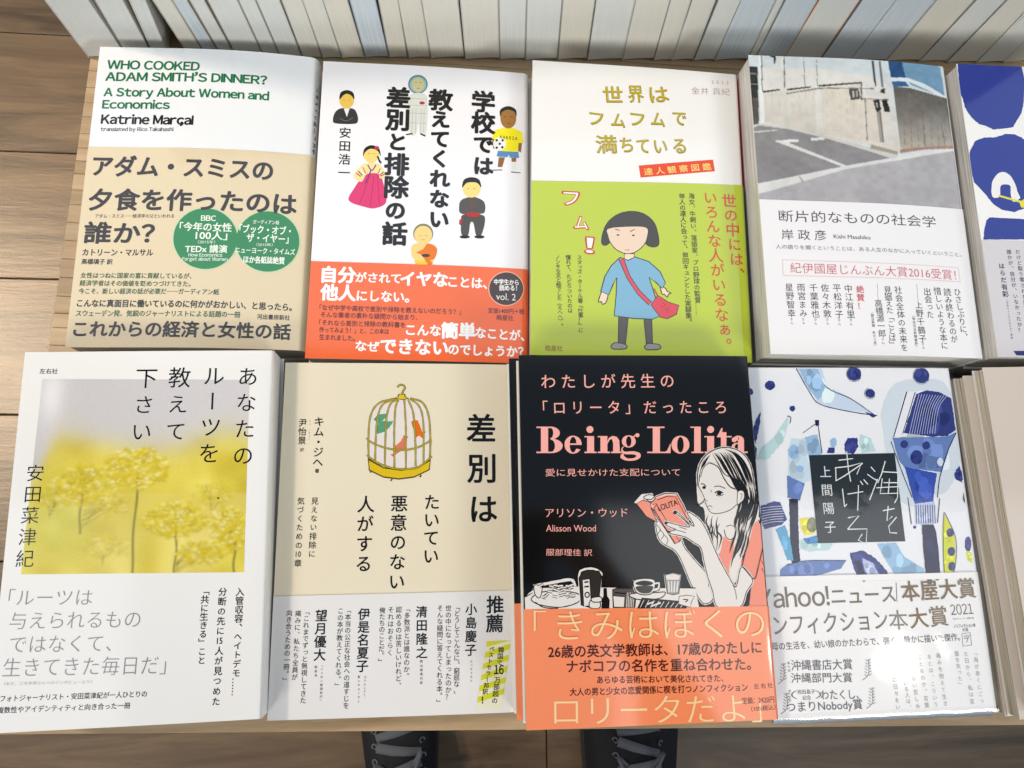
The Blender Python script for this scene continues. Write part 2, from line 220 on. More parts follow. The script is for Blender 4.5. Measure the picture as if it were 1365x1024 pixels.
["P",[197,-1110,322,-1189,449,-1223,414,-1333,305,-1392,221,-1378,114,-1232],[212,66,80],0,0],
["L",[197,-1110,322,-1189,449,-1223,414,-1333,305,-1392,221,-1378,114,-1232,197,-1110],[36,40,30],0,0.45],
["H","フム",[243,-1216],[335,-1291],3.61,-0.01,[120,30,40]],
["P",[-456,-500,-443,-366,-381,-228,-260,-122,-112,-76,42,-92,159,-177,212,-298,223,-487,87,-494,-26,-310,-252,-321,-380,-502],[66,60,56],1,0],
["L",[-456,-500,-443,-366,-381,-228,-260,-122,-112,-76,42,-92,159,-177,212,-298,223,-487,87,-494,-26,-310,-252,-321,-380,-502,-456,-500],[36,40,30],1,0.46],
["P",[-382,-309,-161,-270,83,-271,89,-399,42,-500,-55,-585,-163,-613,-278,-572,-353,-486,-383,-398],[232,204,178],1,0],
["L",[-382,-309,-161,-270,83,-271,89,-399,42,-500,-55,-585,-163,-613,-278,-572,-353,-486,-383,-398,-382,-309],[36,40,30],1,0.46],
["L",[-297,-309,-241,-326],[36,40,30],1,0.46],
["L",[-117,-334,-60,-302],[36,40,30],1,0.46],
["P",[-244,-382,-244,-385,-246,-387,-248,-388,-251,-390,-254,-391,-258,-392,-262,-393,-266,-393,-270,-392,-273,-391,-276,-390,-278,-388,-280,-386,-280,-384,-279,-382,-278,-380,-276,-378,-273,-376,-270,-375,-266,-374,-262,-374,-258,-374,-254,-374,-251,-375,-248,-377,-246,-378,-244,-380],[36,40,30],0,0],
["P",[-59,-378,-60,-380,-61,-382,-63,-384,-66,-386,-70,-387,-74,-388,-78,-388,-82,-388,-85,-388,-89,-387,-92,-386,-94,-384,-95,-382,-95,-380,-95,-378,-94,-376,-91,-374,-88,-372,-85,-371,-81,-370,-77,-370,-73,-370,-69,-370,-66,-371,-63,-372,-61,-374,-60,-376],[36,40,30],0,0],
["L",[-184,-567,-130,-565],[36,40,30],1,0.34]],"D":[["IMG","street",[[[-1531,2008,2230,2258,1848,-351,-1685,-485],[204,212,214],null,0],[[-1123,1712,-405,1739,262,1654,511,1526,507,630,165,722,-418,826,-840,926,-1183,947],[218,216,210],[204,196,182],0],[[-1106,1391,-841,1421,-852,939,-1122,986],[212,206,196],[198,190,178],0],[[-814,1431,-442,1463,-477,839,-819,932],[214,208,196],[194,186,172],0],[[-394,1491,120,1553,155,1359,288,1332,277,764,-409,841],[216,208,194],[200,190,174],0],[[-1270,1734,-1162,1728,-1197,963,-1272,943],[56,56,56],null,0],[[-1276,1647,-1168,1641,-1167,1618,-1278,1624],[120,120,118],null,0],[[-1281,1503,-1175,1497,-1174,1480,-1282,1486],[120,120,118],null,0],[[-1257,1305,-1178,1308,-1197,963,-1266,949],[90,84,78],null,0],[[-1141,1915,-1098,1911,-1123,972,-1181,964],[226,226,222],null,0],[[-1103,1917,-1093,1917,-1119,1396,-1130,1396],[88,90,92],null,0],[[-864,1921,-800,1917,-825,921,-886,935],[222,222,216],[190,184,172],0],[[-821,1917,-808,1917,-836,1450,-849,1449],[110,112,112],null,0],[[-992,1916,-917,1913,-922,1854,-944,1763,-953,1865,-994,1878],[60,60,60],null,0],[[-458,1491,-393,1502,-411,827,-500,818],[222,220,214],[200,194,182],0],[[-574,1879,-566,1879,-586,1473,-594,1472],[120,122,120],null,0],[[-416,1855,-408,1856,-426,1492,-434,1492],[130,132,130],null,0],[[-1113,1402,-900,1439,-901,1422,-1115,1379],[64,62,58],null,0],[[-813,1442,-519,1486,-521,1469,-815,1419],[64,62,58],null,0],[[-412,1507,138,1572,137,1554,-414,1484],[64,62,58],null,0],[[121,1565,138,1566,119,1328,103,1328],[92,90,84],null,0],[[-34,1465,86,1485,94,1341,-30,1316],[70,70,68],null,0],[[1,1443,29,1447,25,1358,-2,1351],[170,170,166],null,0],[[51,1451,73,1455,69,1366,47,1359],[160,160,158],null,0],[[153,1345,164,1345,133,777,122,776],[110,108,102],null,0],[[-831,1384,-401,1473,286,1496,285,1485,-403,1456,-832,1367],[120,118,112],null,0],[[122,1351,506,1358,505,1346,120,1337],[104,102,98],null,0],[[293,1879,326,1875,327,1542,302,1512],[72,76,80],null,0],[[282,1223,326,1225,332,773,288,765],[150,146,138],null,0],[[321,1225,337,1226,343,774,326,773],[112,106,98],null,0],[[391,1880,412,1875,413,1519,385,1517],[110,114,118],null,0],[[261,1330,345,1347,347,1212,288,1172],[44,44,46],null,0],[[371,1337,438,1342,475,1184,393,1184],[44,44,46],null,0],[[290,1298,318,1305,316,1236,294,1229],[180,180,178],null,0],[[382,1488,433,1506,421,1438,360,1440],[60,60,62],null,0],[[485,1875,519,1878,539,1528,536,645,459,646,463,1349],[208,214,216],[206,196,182],0],[[541,1543,780,1534,1277,1438,1290,776,548,702],[96,94,90],[176,166,150],0],[[901,1444,913,1445,881,772,869,771],[110,102,92],null,0],[[1135,1091,1147,1092,1155,801,1143,800],[110,102,92],null,0],[[514,1883,697,1893,728,1672,528,1655],[38,78,124],null,0],[[697,1893,1118,1913,1231,1866,1236,1460,981,1524,786,1584,728,1672],[116,154,184],[104,140,168],0],[[534,1609,707,1635,760,1558,543,1540],[54,96,140],null,0],[[526,1661,746,1680,992,1610,1244,1473,1240,1443,983,1539,749,1627,534,1609],[216,224,228],null,0],[[-1275,904,-1183,947,-841,920,-407,810,404,568,-126,453,-1262,183],[134,130,128],[126,122,122],0],[[-1273,932,-1176,959,-839,937,-405,832,320,661,519,616,457,551,156,638,-408,799,-842,903,-1178,936],[196,192,186],null,0],[[-1021,739,-916,750,-159,441,-202,423],[208,206,200],null,0],[[-1010,747,-723,762,-725,734,-947,722],[208,206,200],null,0],[[-915,762,-733,773,-725,739,-897,723],[216,214,208],null,0],[[-575,794,-407,810,-399,777,-568,755],[216,214,208],null,0],[[-1262,860,-973,893,-963,883,-1263,838],[200,198,194],null,0],[[-1268,183,-127,448,445,567,511,546,-184,396,-1262,48],[206,204,200],null,0],[[-1262,48,-184,396,511,546,1270,732,2021,827,1848,-351,-1329,-471],[166,162,162],[162,158,160],0],[[542,696,1059,776,1293,802,1288,762,879,715,535,640],[160,122,104],null,0],[[450,568,759,655,1288,762,1284,733,872,653,511,543],[216,212,206],null,0],[[166,737,510,658,491,615,161,680],[150,140,126],null,0],[[-1095,1363,-1090,1363,-1097,979,-1102,978],[196,188,176],null,0],[[-1010,1375,-1005,1375,-1015,961,-1020,961],[196,188,176],null,0],[[-925,1387,-920,1387,-933,944,-938,944],[196,188,176],null,0],[[-840,1398,-835,1398,-851,926,-856,926],[196,188,176],null,0],[[-755,1410,-750,1410,-769,909,-774,909],[196,188,176],null,0],[[-670,1421,-664,1421,-687,891,-692,891],[196,188,176],null,0],[[-584,1433,-579,1433,-605,873,-610,873],[196,188,176],null,0],[[-499,1444,-494,1444,-523,856,-528,856],[196,188,176],null,0],[[-328,1467,-322,1467,-359,820,-364,820],[196,188,176],null,0],[[-241,1479,-236,1479,-277,803,-282,803],[196,188,176],null,0],[[-155,1491,-150,1491,-194,786,-200,785],[196,188,176],null,0],[[-68,1504,-63,1504,-112,768,-117,768],[196,188,176],null,0],[[19,1516,25,1517,-29,752,-34,751],[196,188,176],null,0],[[107,1529,112,1530,54,735,49,735],[196,188,176],null,0],[[195,1543,201,1543,138,718,132,718],[196,188,176],null,0],[[665,1524,671,1524,611,717,605,717],[116,108,98],null,0],[[754,1506,760,1506,701,727,695,726],[116,108,98],null,0],[[843,1488,849,1488,792,736,786,736],[116,108,98],null,0],[[934,1470,939,1471,883,747,878,746],[116,108,98],null,0],[[1024,1453,1030,1453,976,757,970,757],[116,108,98],null,0],[[1116,1436,1122,1436,1069,768,1063,768],[116,108,98],null,0],[[1207,1419,1213,1420,1163,779,1157,779],[116,108,98],null,0],[[-761,293,-746,288,-701,213,-722,212],[130,126,122],null,0]],-3.968530761913819],
["H","断片的なものの社会学",[-1044,-222],[886,-234],7.82,-0.004,[58,54,52]],
["H","岸 政 彦",[-1031,-454],[-498,-453],6.98,-0.004,[58,54,52]],
["H","Kishi Masahiko",[-410,-465],[34,-469],3.51,0,[58,54,52]],
["H","人の語りを聞くということは、ある人生のなかに入っていくということ。",[-1111,-605],[1170,-629],2.96,-0.006,[96,90,88]],
["L",[-1043,-767,1110,-794],[230,190,188],0,0.32],
["L",[1110,-794,1114,-970],[230,190,188],0,0.34],
["L",[1114,-970,-1047,-958],[230,190,188],0,0.34],
["L",[-1047,-958,-1043,-767],[230,190,188],0,0.32],
["H","紀伊國屋じんぶん大賞2016受賞！",[-960,-861],[1064,-889],6.88,-0.006,[206,92,100]],
["V","絶賛！",[-155,-1108],[-165,-1307],4.72,0.012,[206,92,100],0.92],
["V","中江有里",[-295,-1101],[-295,-1411],5.09,-0.002,[58,54,52],0.92],
["V","さん",[-302,-1481],[-301,-1527],1.88,0,[58,54,52],0.92],
["V","平松洋子",[-430,-1096],[-432,-1413],5.08,-0.002,[58,54,52],0.92],
["V","さん",[-439,-1484],[-438,-1529],1.88,0,[58,54,52],0.92],
["V","佐々木敦",[-570,-1098],[-570,-1407],5.07,-0.002,[58,54,52],0.92],
["V","さん",[-577,-1478],[-576,-1523],1.87,0,[58,54,52],0.92],
["V","千葉雅也",[-705,-1100],[-709,-1410],5.06,-0.002,[58,54,52],0.92],
["V","さん",[-715,-1480],[-714,-1525],1.87,0,[58,54,52],0.92],
["V","雨宮まみ",[-852,-1098],[-850,-1407],5.05,-0.002,[58,54,52],0.92],
["V","さん",[-856,-1477],[-854,-1522],1.87,0,[58,54,52],0.92],
["V","星野智幸",[-991,-1100],[-988,-1409],5.05,-0.002,[58,54,52],0.92],
["V","さん",[-994,-1479],[-992,-1524],1.87,0,[58,54,52],0.92],
["V","社会全体の未来を",[305,-1104],[302,-1793],4.94,-0.002,[58,54,52],0.92],
["V","見据えた「ことば」",[176,-1108],[171,-1761],4.91,-0.002,[58,54,52],0.92],
["V","──",[58,-1086],[50,-1183],4.89,-0.006,[58,54,52],0.92],
["V","高橋源一郎",[48,-1273],[53,-1631],4.86,-0.002,[58,54,52],0.92],
["V","さん",[54,-1698],[54,-1743],1.89,0,[58,54,52],0.92],
["V","（朝日新聞 私の３点）",[-39,-1381],[-43,-1782],1.9,0,[58,54,52],0.92],
["V","ひさしぶりに、",[1055,-1098],[1077,-1636],5.17,-0.002,[58,54,52],0.92],
["V","読み終わるのが",[924,-1105],[936,-1672],5.13,-0.002,[58,54,52],0.92],
["V","惜しいような本に",[797,-1098],[804,-1753],5.09,-0.002,[58,54,52],0.92],
["V","出会った",[666,-1112],[669,-1388],5.05,-0.002,[58,54,52],0.92],
["V","──",[543,-1070],[538,-1173],5.02,-0.006,[58,54,52],0.92],
["V","上野千鶴子",[539,-1276],[537,-1681],4.98,-0.002,[58,54,52],0.92],
["V","さん",[535,-1744],[535,-1786],1.93,0,[58,54,52],0.92],
["V","（熊本日日新聞書評）",[458,-1406],[452,-1784],1.95,0,[58,54,52],0.92]],"F":[["H","左右社",[-1126,1669],[-944,1665],3.04,0.0,[32,28,26]],
["IMG","flower",[-1091,1583,1021,1547,1041,-460,-1115,-404]],
["P",[766,297,766,295,765,294,764,292,762,291,759,290,757,289,754,289,751,289,748,290,746,291,744,292,742,294,741,296,741,298,741,300,742,302,743,303,745,304,748,305,750,306,753,306,756,306,759,305,761,304,763,303,765,301,766,299],[60,56,30],0,0],
["V","あなたの",[1002,1588],[986,738],11.19,0.0,[32,28,26],0.98],
["V","ルーツを",[651,1598],[641,769],11.35,0.0,[32,28,26],1],
["V","教えて",[297,1584],[293,1007],11.95,0.0,[32,28,26],0.9],
["V","下さい",[-40,1581],[-54,1009],11.89,0.0,[32,28,26],0.9],
["V","安田菜津紀",[-1071,602],[-1092,-251],9.18,-0.004,[32,28,26],0.92],
["H","「ルーツは",[-1209,-623],[-418,-649],8.89,-0.012,[140,142,146]],
["H","与えられるもの",[-1177,-844],[56,-877],9.23,-0.012,[140,142,146]],
["H","ではなくて、",[-1155,-1066],[-204,-1094],9.16,-0.012,[140,142,146]],
["H","生きてきた毎日だ」",[-1196,-1279],[328,-1323],9.69,-0.012,[140,142,146]],
["H","（本文、三木幸美さんへのインタビューより）",[-1175,-1429],[-362,-1449],1.74,0,[190,188,186]],
["H","フォトジャーナリスト・安田菜津紀が一人ひとりの",[-1194,-1564],[165,-1585],3.16,0.004,[32,28,26]],
["H","複数性やアイデンティティと向き合った一冊",[-1212,-1668],[15,-1684],3.14,0.004,[32,28,26]],
["V","入管収容、ヘイトデモ……",[1009,-652],[1004,-1607],4.39,0.008,[32,28,26],0.92],
["V","分断の先に15人が見つめた",[840,-645],[823,-1689],4.37,0.008,[32,28,26],0.92],
["V","「共に生きる」こと",[670,-630],[666,-1297],4.36,0.008,[32,28,26],0.92],
["V","あなたのルーツを教えて下さい　　安田菜津紀　　左右社",[1353,1475],[1326,-1676],3.6,-0.002,[50,46,42],0.92]],"G":[["V","差別は",[915,1136],[934,239],17.31,0.016,[22,20,18],0.95],
["V","たいてい",[370,316],[365,-262],9.09,0.01,[22,20,18],0.98],
["V","悪意のない",[14,303],[3,-524],9.47,0.01,[22,20,18],0.95],
["V","人がする",[-346,299],[-353,-332],9.64,0.01,[22,20,18],0.95],
["V","キム・ジヘ",[-883,1207],[-879,756],5.84,0.01,[22,20,18],1],
["V","著",[-884,662],[-884,660],2.42,0.01,[22,20,18],0.92],
["V","尹怡景",[-1060,1195],[-1060,998],4.71,0.006,[22,20,18],0.92],
["V","訳",[-1055,895],[-1055,893],2.22,0,[22,20,18],0.92],
["V","ユン",[-985,1211],[-984,1179],1.01,0,[22,20,18],0.92],
["V","イギョン",[-985,1111],[-984,1014],1.01,0,[22,20,18],0.92],
["V","見えない排除に",[-894,337],[-902,-223],4.14,0.004,[22,20,18],0.92],
["V","気づくための10章",[-1042,338],[-1045,-318],4.13,0.004,[22,20,18],0.92],
["P",[-342,1002,-338,1267,-240,1418,-36,1466,113,1466,275,1408,345,1268,353,1001,341,738,2,666,-329,752],[222,212,204],0,0],
["P",[-286,1232,-248,1281,-180,1296,-121,1302,-134,1267,-190,1218,-144,1209,-67,1215,-109,1140,-164,1091,-243,1070,-261,1128,-232,1186],[92,150,116],0,0.3],
["P",[52,1053,104,1038,77,1001,81,910,-13,853,-70,812,-89,837,-41,864,-42,933,21,990],[208,122,92],0,0.3],
["P",[131,1203,162,1230,206,1221,232,1151,270,1059,268,1011,222,1050,188,1024,174,1082,150,1140],[214,110,32],0,0.3],
["L",[177,1024,166,984],[90,70,50],1,0.29],
["L",[267,1071,297,1096],[90,70,50],1,0.29],
["L",[-36,1471,-228,1418,-321,1267,-337,1002,-324,752],[92,84,40],1,1.1],
["L",[-36,1471,-228,1418,-321,1267,-337,1002,-324,752],[176,160,64],1,0.64],
["L",[-30,1466,-183,1406,-242,1255,-257,1002,-257,740],[92,84,40],1,1.1],
["L",[-30,1466,-183,1406,-242,1255,-257,1002,-257,740],[176,160,64],1,0.64],
["L",[-22,1460,-103,1407,-143,1255,-151,1002,-151,711],[92,84,40],1,1.1],
["L",[-22,1460,-103,1407,-143,1255,-151,1002,-151,711],[176,160,64],1,0.64],
["L",[-13,1456,-45,1378,-55,1186,-54,1001,-45,688],[92,84,40],1,1.1],
["L",[-13,1456,-45,1378,-55,1186,-54,1001,-45,688],[176,160,64],1,0.64],
["L",[50,1454,70,1186,75,1001,80,680],[92,84,40],1,1.1],
["L",[50,1454,70,1186,75,1001,80,680],[176,160,64],1,0.64],
["L",[90,1460,152,1302,179,1001,186,710],[92,84,40],1,1.1],
["L",[90,1460,152,1302,179,1001,186,710],[176,160,64],1,0.64],
["L",[113,1466,218,1379,266,1186,273,744],[92,84,40],1,1.1],
["L",[113,1466,218,1379,266,1186,273,744],[176,160,64],1,0.64],
["L",[113,1472,251,1426,324,1268,345,1001,341,767],[92,84,40],1,1.1],
["L",[113,1472,251,1426,324,1268,345,1001,341,767],[176,160,64],1,0.64],
["L",[-360,1019,-285,965,-138,910,32,887,212,919,361,1001],[92,84,40],1,1.13],
["L",[-360,1019,-285,965,-138,910,32,887,212,919,361,1001],[176,160,64],1,0.68],
["P",[-337,803,-167,700,24,669,215,699,352,789,342,664,172,582,4,561,-164,584,-324,661],[92,84,40],0,0],
["P",[-325,772,-166,685,25,658,215,684,341,763,331,674,172,598,4,577,-164,600,-313,673],[214,180,40],0,0],
["L",[-349,837,-258,763,-111,700,36,677,215,699,363,818],[92,84,40],1,1.13],
["L",[-349,837,-258,763,-111,700,36,677,215,699,363,818],[176,160,64],1,0.62],
["P",[-59,1468,-25,1491,-20,1522,57,1522,65,1492,104,1468,33,1452],[92,84,40],0,0],
["P",[-42,1473,-13,1491,-8,1515,46,1515,53,1489,84,1473,33,1461],[214,184,50],0,0],
["L",[-31,1597,-2,1626,36,1621,54,1590,34,1554,23,1522],[92,84,40],1,1.16],
["L",[-31,1597,-2,1626,36,1621,54,1590,34,1554,23,1522],[176,160,64],1,0.58],
["L",[-68,570,-83,546],[92,84,40],1,0.78],
["L",[249,611,234,587],[92,84,40],1,0.79],
["L",[-293,663,-308,639],[92,84,40],1,0.78],
["V","推薦",[1060,-782],[1052,-978],9.72,0.016,[22,20,18],1],
["V","小島慶子",[800,-826],[795,-1241],6.36,0.014,[22,20,18],0.92],
["V","エッセイスト",[801,-1357],[801,-1550],1.51,0,[22,20,18],0.92],
["V","「どうしてこんなに〝窮屈な〟",[650,-801],[646,-1642],3.39,0,[22,20,18],1],
["V","世の中になってしまったのか？",[556,-810],[561,-1701],3.38,0,[22,20,18],1],
["V","そんな疑問に答えてくれる本。」",[468,-808],[468,-1755],3.38,0,[22,20,18],1],
["V","清田隆之",[273,-841],[279,-1254],6.29,0.014,[22,20,18],0.92],
["V","桃山商事代表",[275,-1342],[278,-1555],1.6,0,[22,20,18],0.92],
["V","「多数派とは誰なのか。",[119,-808],[123,-1483],3.36,0,[22,20,18],1],
["V","認めるのは苦しいけれど、",[31,-814],[41,-1573],3.35,0,[22,20,18],1],
["V","それはおそらく",[-52,-813],[-52,-1246],3.35,0,[22,20,18],1],
["V","俺たちのことだ。」",[-142,-817],[-143,-1335],3.34,0,[22,20,18],1],
["V","伊是名夏子",[-333,-852],[-336,-1372],6.45,0.014,[22,20,18],0.92],
["V","コラムニスト、",[-307,-1482],[-306,-1692],1.47,0,[22,20,18],0.92],
["V","車いすユーザー",[-369,-1480],[-364,-1720],1.47,0,[22,20,18],0.92],
["V","「本当の公正な社会への道すじを",[-500,-810],[-491,-1755],3.33,0,[22,20,18],1],
["V","この本が教えてくれる。」",[-578,-815],[-582,-1562],3.32,0,[22,20,18],1],
["V","望月優大",[-777,-858],[-779,-1250],6.4,0.014,[22,20,18],0.92],
["V","『ニッポン複雑紀行』",[-753,-1357],[-747,-1700],1.47,0,[22,20,18],0.92],
["V","編集長",[-813,-1370],[-809,-1454],1.46,0,[22,20,18],0.92],
["V","「これまでずっと無視してきた",[-930,-817],[-930,-1694],3.31,0,[22,20,18],1],
["V","痛みに、私たち全員が",[-1017,-832],[-1025,-1463],3.3,0,[22,20,18],1],
["V","向き合うための一冊。」",[-1108,-826],[-1114,-1495],3.29,0,[22,20,18],1],
["P",[968,-1159,1223,-1157,1119,-1850,849,-1844],[228,224,196],0,0],
["P",[968,-1159,1223,-1157,1223,-1157,958,-1218],[208,206,34],0,0],
["P",[949,-1271,1219,-1187,1210,-1246,938,-1330],[208,206,34],0,0],
["P",[929,-1383,1202,-1300,1193,-1359,919,-1441],[208,206,34],0,0],
["P",[910,-1494,1185,-1412,1176,-1472,900,-1552],[208,206,34],0,0],
["P",[891,-1604,1168,-1524,1159,-1583,881,-1662],[208,206,34],0,0],
["P",[872,-1713,1151,-1636,1142,-1694,862,-1771],[208,206,34],0,0],
["V","韓国で",[1119,-1250],[1100,-1376],3.26,0.014,[22,20,18],0.92],
["H","~16",[1044,-1443],[1144,-1447],6.03,0.02,[22,20,18]],
["V","万部超の",[1077,-1549],[1047,-1755],3.44,0.014,[22,20,18],0.92],
["V","ベストセラー邦訳",[1021,-1237],[948,-1663],3.04,0.014,[22,20,18],0.92],
["V","！",[939,-1745],[939,-1747],4.25,0.03,[22,20,18],0.92]],"H":[["H","わ た し が 先 生 の",[-1034,1594],[418,1603],8.49,0.004,[240,168,156]],
["H","「 ロ リ ー タ 」 だ っ た こ ろ",[-1023,1310],[987,1312],7.96,0.004,[240,168,156]],
["P",[-1051,1105,-974,1104,-982,823,-1058,824],[240,168,156],0,0],
["P",[-1099,1105,-941,1104,-942,1089,-1099,1090],[240,168,156],0,0],
["P",[-1106,839,-938,838,-938,823,-1106,824],[240,168,156],0,0],
["P",[-950,1104,-938,1104,-926,1102,-914,1100,-903,1096,-893,1092,-883,1087,-875,1081,-868,1074,-862,1067,-857,1060,-853,1052,-851,1044,-851,1036,-852,1028,-854,1020,-858,1012,-863,1004,-870,997,-878,991,-887,985,-896,980,-907,976,-918,973,-930,970,-942,969,-954,969,-953,982,-950,982,-946,983,-942,985,-939,988,-936,991,-933,995,-930,1000,-928,1005,-925,1011,-924,1017,-922,1023,-922,1030,-921,1036,-921,1043,-922,1049,-923,1056,-924,1062,-926,1067,-928,1073,-930,1077,-933,1081,-936,1085,-940,1088,-943,1090,-947,1091,-950,1091],[240,168,156],0,0],
["P",[-945,975,-930,974,-916,973,-902,970,-888,966,-876,961,-864,955,-854,949,-845,941,-837,933,-832,925,-828,916,-825,907,-825,898,-826,889,-829,880,-833,871,-840,863,-848,855,-857,848,-868,841,-879,836,-892,831,-906,827,-920,825,-935,823,-949,823,-949,836,-944,836,-939,838,-935,840,-930,843,-926,847,-922,852,-919,857,-916,863,-913,869,-911,876,-909,883,-908,891,-908,899,-908,906,-908,914,-910,921,-911,928,-914,934,-916,941,-920,946,-923,951,-927,955,-931,958,-936,960,-941,962,-945,962],[240,168,156],0,0],
["P",[-804,911,-803,922,-801,933,-798,944,-793,955,-787,964,-780,974,-772,982,-763,989,-754,995,-744,1000,-733,1003,-722,1005,-711,1006,-700,1006,-689,1004,-679,1001,-669,996,-660,991,-651,984,-643,976,-636,967,-631,958,-626,947,-623,937,-621,926,-620,914,-675,914,-675,924,-676,933,-677,943,-678,952,-681,960,-683,967,-686,974,-690,980,-693,985,-697,989,-701,991,-706,993,-710,993,-715,992,-719,990,-723,987,-728,983,-732,978,-735,972,-739,965,-742,957,-744,948,-746,939,-748,930,-749,920,-750,910],[240,168,156],0,0],
["P",[-635,859,-641,852,-647,844,-654,838,-661,832,-669,827,-678,822,-686,819,-695,817,-704,815,-713,814,-723,815,-732,816,-740,818,-749,821,-757,825,-765,830,-772,836,-779,842,-785,849,-790,857,-795,865,-798,874,-801,883,-803,892,-804,901,-804,911,-750,910,-750,902,-749,894,-749,886,-748,878,-746,871,-745,864,-743,857,-740,851,-738,846,-735,841,-732,837,-729,833,-725,831,-722,829,-718,828,-714,827,-711,828,-707,829,-703,832,-700,835,-696,838,-693,843,-690,848,-687,854,-684,860,-682,867],[240,168,156],0,0],
["P",[-754,924,-622,923,-622,907,-754,908],[240,168,156],0,0],
["P",[-559,1001,-484,1000,-491,819,-566,820],[240,168,156],0,0],
["P",[-594,835,-462,834,-463,819,-595,820],[240,168,156],0,0],
["P",[-588,1001,-550,1001,-551,988,-588,988],[240,168,156],0,0],
["P",[-488,1071,-489,1063,-492,1055,-497,1048,-503,1042,-510,1037,-518,1035,-527,1034,-535,1035,-543,1037,-550,1042,-556,1048,-560,1055,-562,1063,-563,1071,-562,1080,-559,1088,-554,1095,-548,1101,-540,1105,-532,1108,-524,1109,-515,1108,-508,1105,-501,1100,-495,1094,-491,1087,-488,1079],[240,168,156],0,0],
["P",[-415,1000,-340,999,-348,818,-423,818],[240,168,156],0,0],
["P",[-451,834,-318,833,-319,817,-452,819],[240,168,156],0,0],
["P",[-444,1000,-406,1000,-407,987,-445,987],[240,168,156],0,0],
["P",[-342,942,-323,982,-282,1001,-238,990,-213,952,-213,817,-286,817,-281,924,-292,968,-315,960,-343,916],[240,168,156],0,0],
["P",[-307,833,-190,832,-191,816,-308,817],[240,168,156],0,0],
["P",[-35,940,-38,924,-45,910,-57,897,-71,886,-87,879,-105,875,-123,875,-141,879,-157,887,-170,897,-180,911,-185,925,-187,941,-184,957,-177,972,-166,985,-151,995,-135,1003,-117,1006,-99,1006,-81,1002,-65,995,-52,984,-42,971,-37,956,-35,940,-82,940,-82,954,-84,966,-87,977,-92,986,-98,992,-105,995,-112,995,-119,992,-125,986,-131,977,-135,966,-139,954,-140,941,-140,928,-138,915,-135,904,-130,896,-124,889,-117,886,-110,886,-103,889,-97,895,-91,904,-87,915,-84,927,-82,940],[240,168,156],0,0],
["P",[-165,886,-182,858,-157,831,-67,835,3,813,5,769,-50,739,-139,735,-204,762,-203,797,-175,814,-168,783,-127,759,-60,765,-37,787,-69,802,-158,805,-196,836,-188,875],[240,168,156],1,0],
["P",[9,1006,8,1001,6,996,3,992,-1,989,-5,986,-10,985,-15,984,-20,985,-25,986,-29,989,-32,993,-34,997,-36,1001,-36,1006,-35,1011,-33,1016,-31,1020,-27,1024,-22,1026,-18,1028,-13,1028,-8,1028,-3,1026,1,1023,4,1020,7,1016,8,1011],[240,168,156],0,0],
["L",[-60,984,-31,1011],[240,168,156],1,0.67],
["P",[160,1098,239,1098,222,813,144,814],[240,168,156],0,0],
["P",[99,1099,289,1098,288,1082,98,1083],[240,168,156],0,0],
["P",[84,829,324,827,323,812,83,814],[240,168,156],0,0],
["P",[345,920,339,812,256,813,302,839],[240,168,156],0,0],
["P",[552,901,548,878,538,856,523,837,504,821,482,811,458,805,435,805,412,811,391,822,374,838,362,857,355,879,353,902,358,925,368,947,382,967,401,982,423,993,447,998,471,998,494,992,515,981,532,966,544,946,551,924,552,901,489,901,489,921,487,940,484,957,478,971,471,980,463,985,454,985,445,980,437,971,429,957,423,941,419,922,417,902,416,882,418,863,422,846,428,833,435,823,443,818,452,818,461,823,469,832,476,846,482,862,487,881,489,901],[240,168,156],0,0],
["P",[618,1096,691,1096,671,810,598,810],[240,168,156],0,0],
["P",[570,826,702,825,701,809,569,810],[240,168,156],0,0],
["P",[575,1097,625,1096,624,1083,574,1083],[240,168,156],0,0],
["P",[755,993,833,993,819,808,742,809],[240,168,156],0,0],
["P",[713,825,850,824,849,808,712,809],[240,168,156],0,0],
["P",[725,993,764,993,763,980,724,980],[240,168,156],0,0],
["P",[838,1064,837,1056,833,1048,828,1041,821,1035,814,1030,805,1027,796,1026,788,1027,780,1030,773,1035,767,1041,763,1048,761,1056,760,1065,762,1073,765,1081,771,1088,777,1094,785,1099,793,1102,802,1103,811,1102,819,1099,826,1094,832,1088,836,1081,838,1073],[240,168,156],0,0],
["P",[912,1035,974,1035,958,823,896,823],[240,168,156],0,0],
["P",[899,868,967,856,1006,823,988,801,924,801],[240,168,156],0,0],
["P",[865,993,1031,992,1030,978,864,979],[240,168,156],0,0],
["P",[864,984,922,1080,936,1080,915,983],[240,168,156],0,0],
["P",[1097,951,1166,951,1154,806,1085,807],[240,168,156],0,0],
["P",[1036,943,1037,949,1039,956,1042,962,1046,968,1050,973,1055,978,1061,983,1068,987,1075,990,1082,993,1090,995,1097,996,1105,996,1113,996,1121,994,1128,992,1135,990,1141,986,1147,982,1152,978,1157,973,1160,967,1163,961,1165,955,1166,949,1166,942,1106,942,1106,947,1106,952,1106,957,1107,961,1107,965,1107,969,1106,972,1106,975,1106,978,1106,980,1105,981,1105,982,1104,983,1104,982,1103,981,1102,980,1102,978,1101,976,1100,973,1100,969,1099,965,1098,961,1098,957,1097,952,1097,947,1096,942],[240,168,156],0,0],
["P",[1129,840,1124,832,1116,824,1108,817,1098,812,1088,809,1078,807,1067,807,1057,809,1047,812,1038,817,1030,823,1024,831,1020,840,1017,849,1016,859,1017,868,1020,878,1024,887,1030,896,1038,903,1047,909,1057,914,1067,917,1078,918,1089,917,1099,915,1086,902,1082,904,1078,905,1074,904,1070,901,1066,898,1063,893,1059,888,1057,881,1055,874,1053,867,1053,859,1053,852,1053,845,1055,838,1057,833,1060,828,1063,824,1067,821,1071,820,1075,820,1079,822,1083,824,1087,828,1090,833,1093,839,1096,846],[240,168,156],0,0],
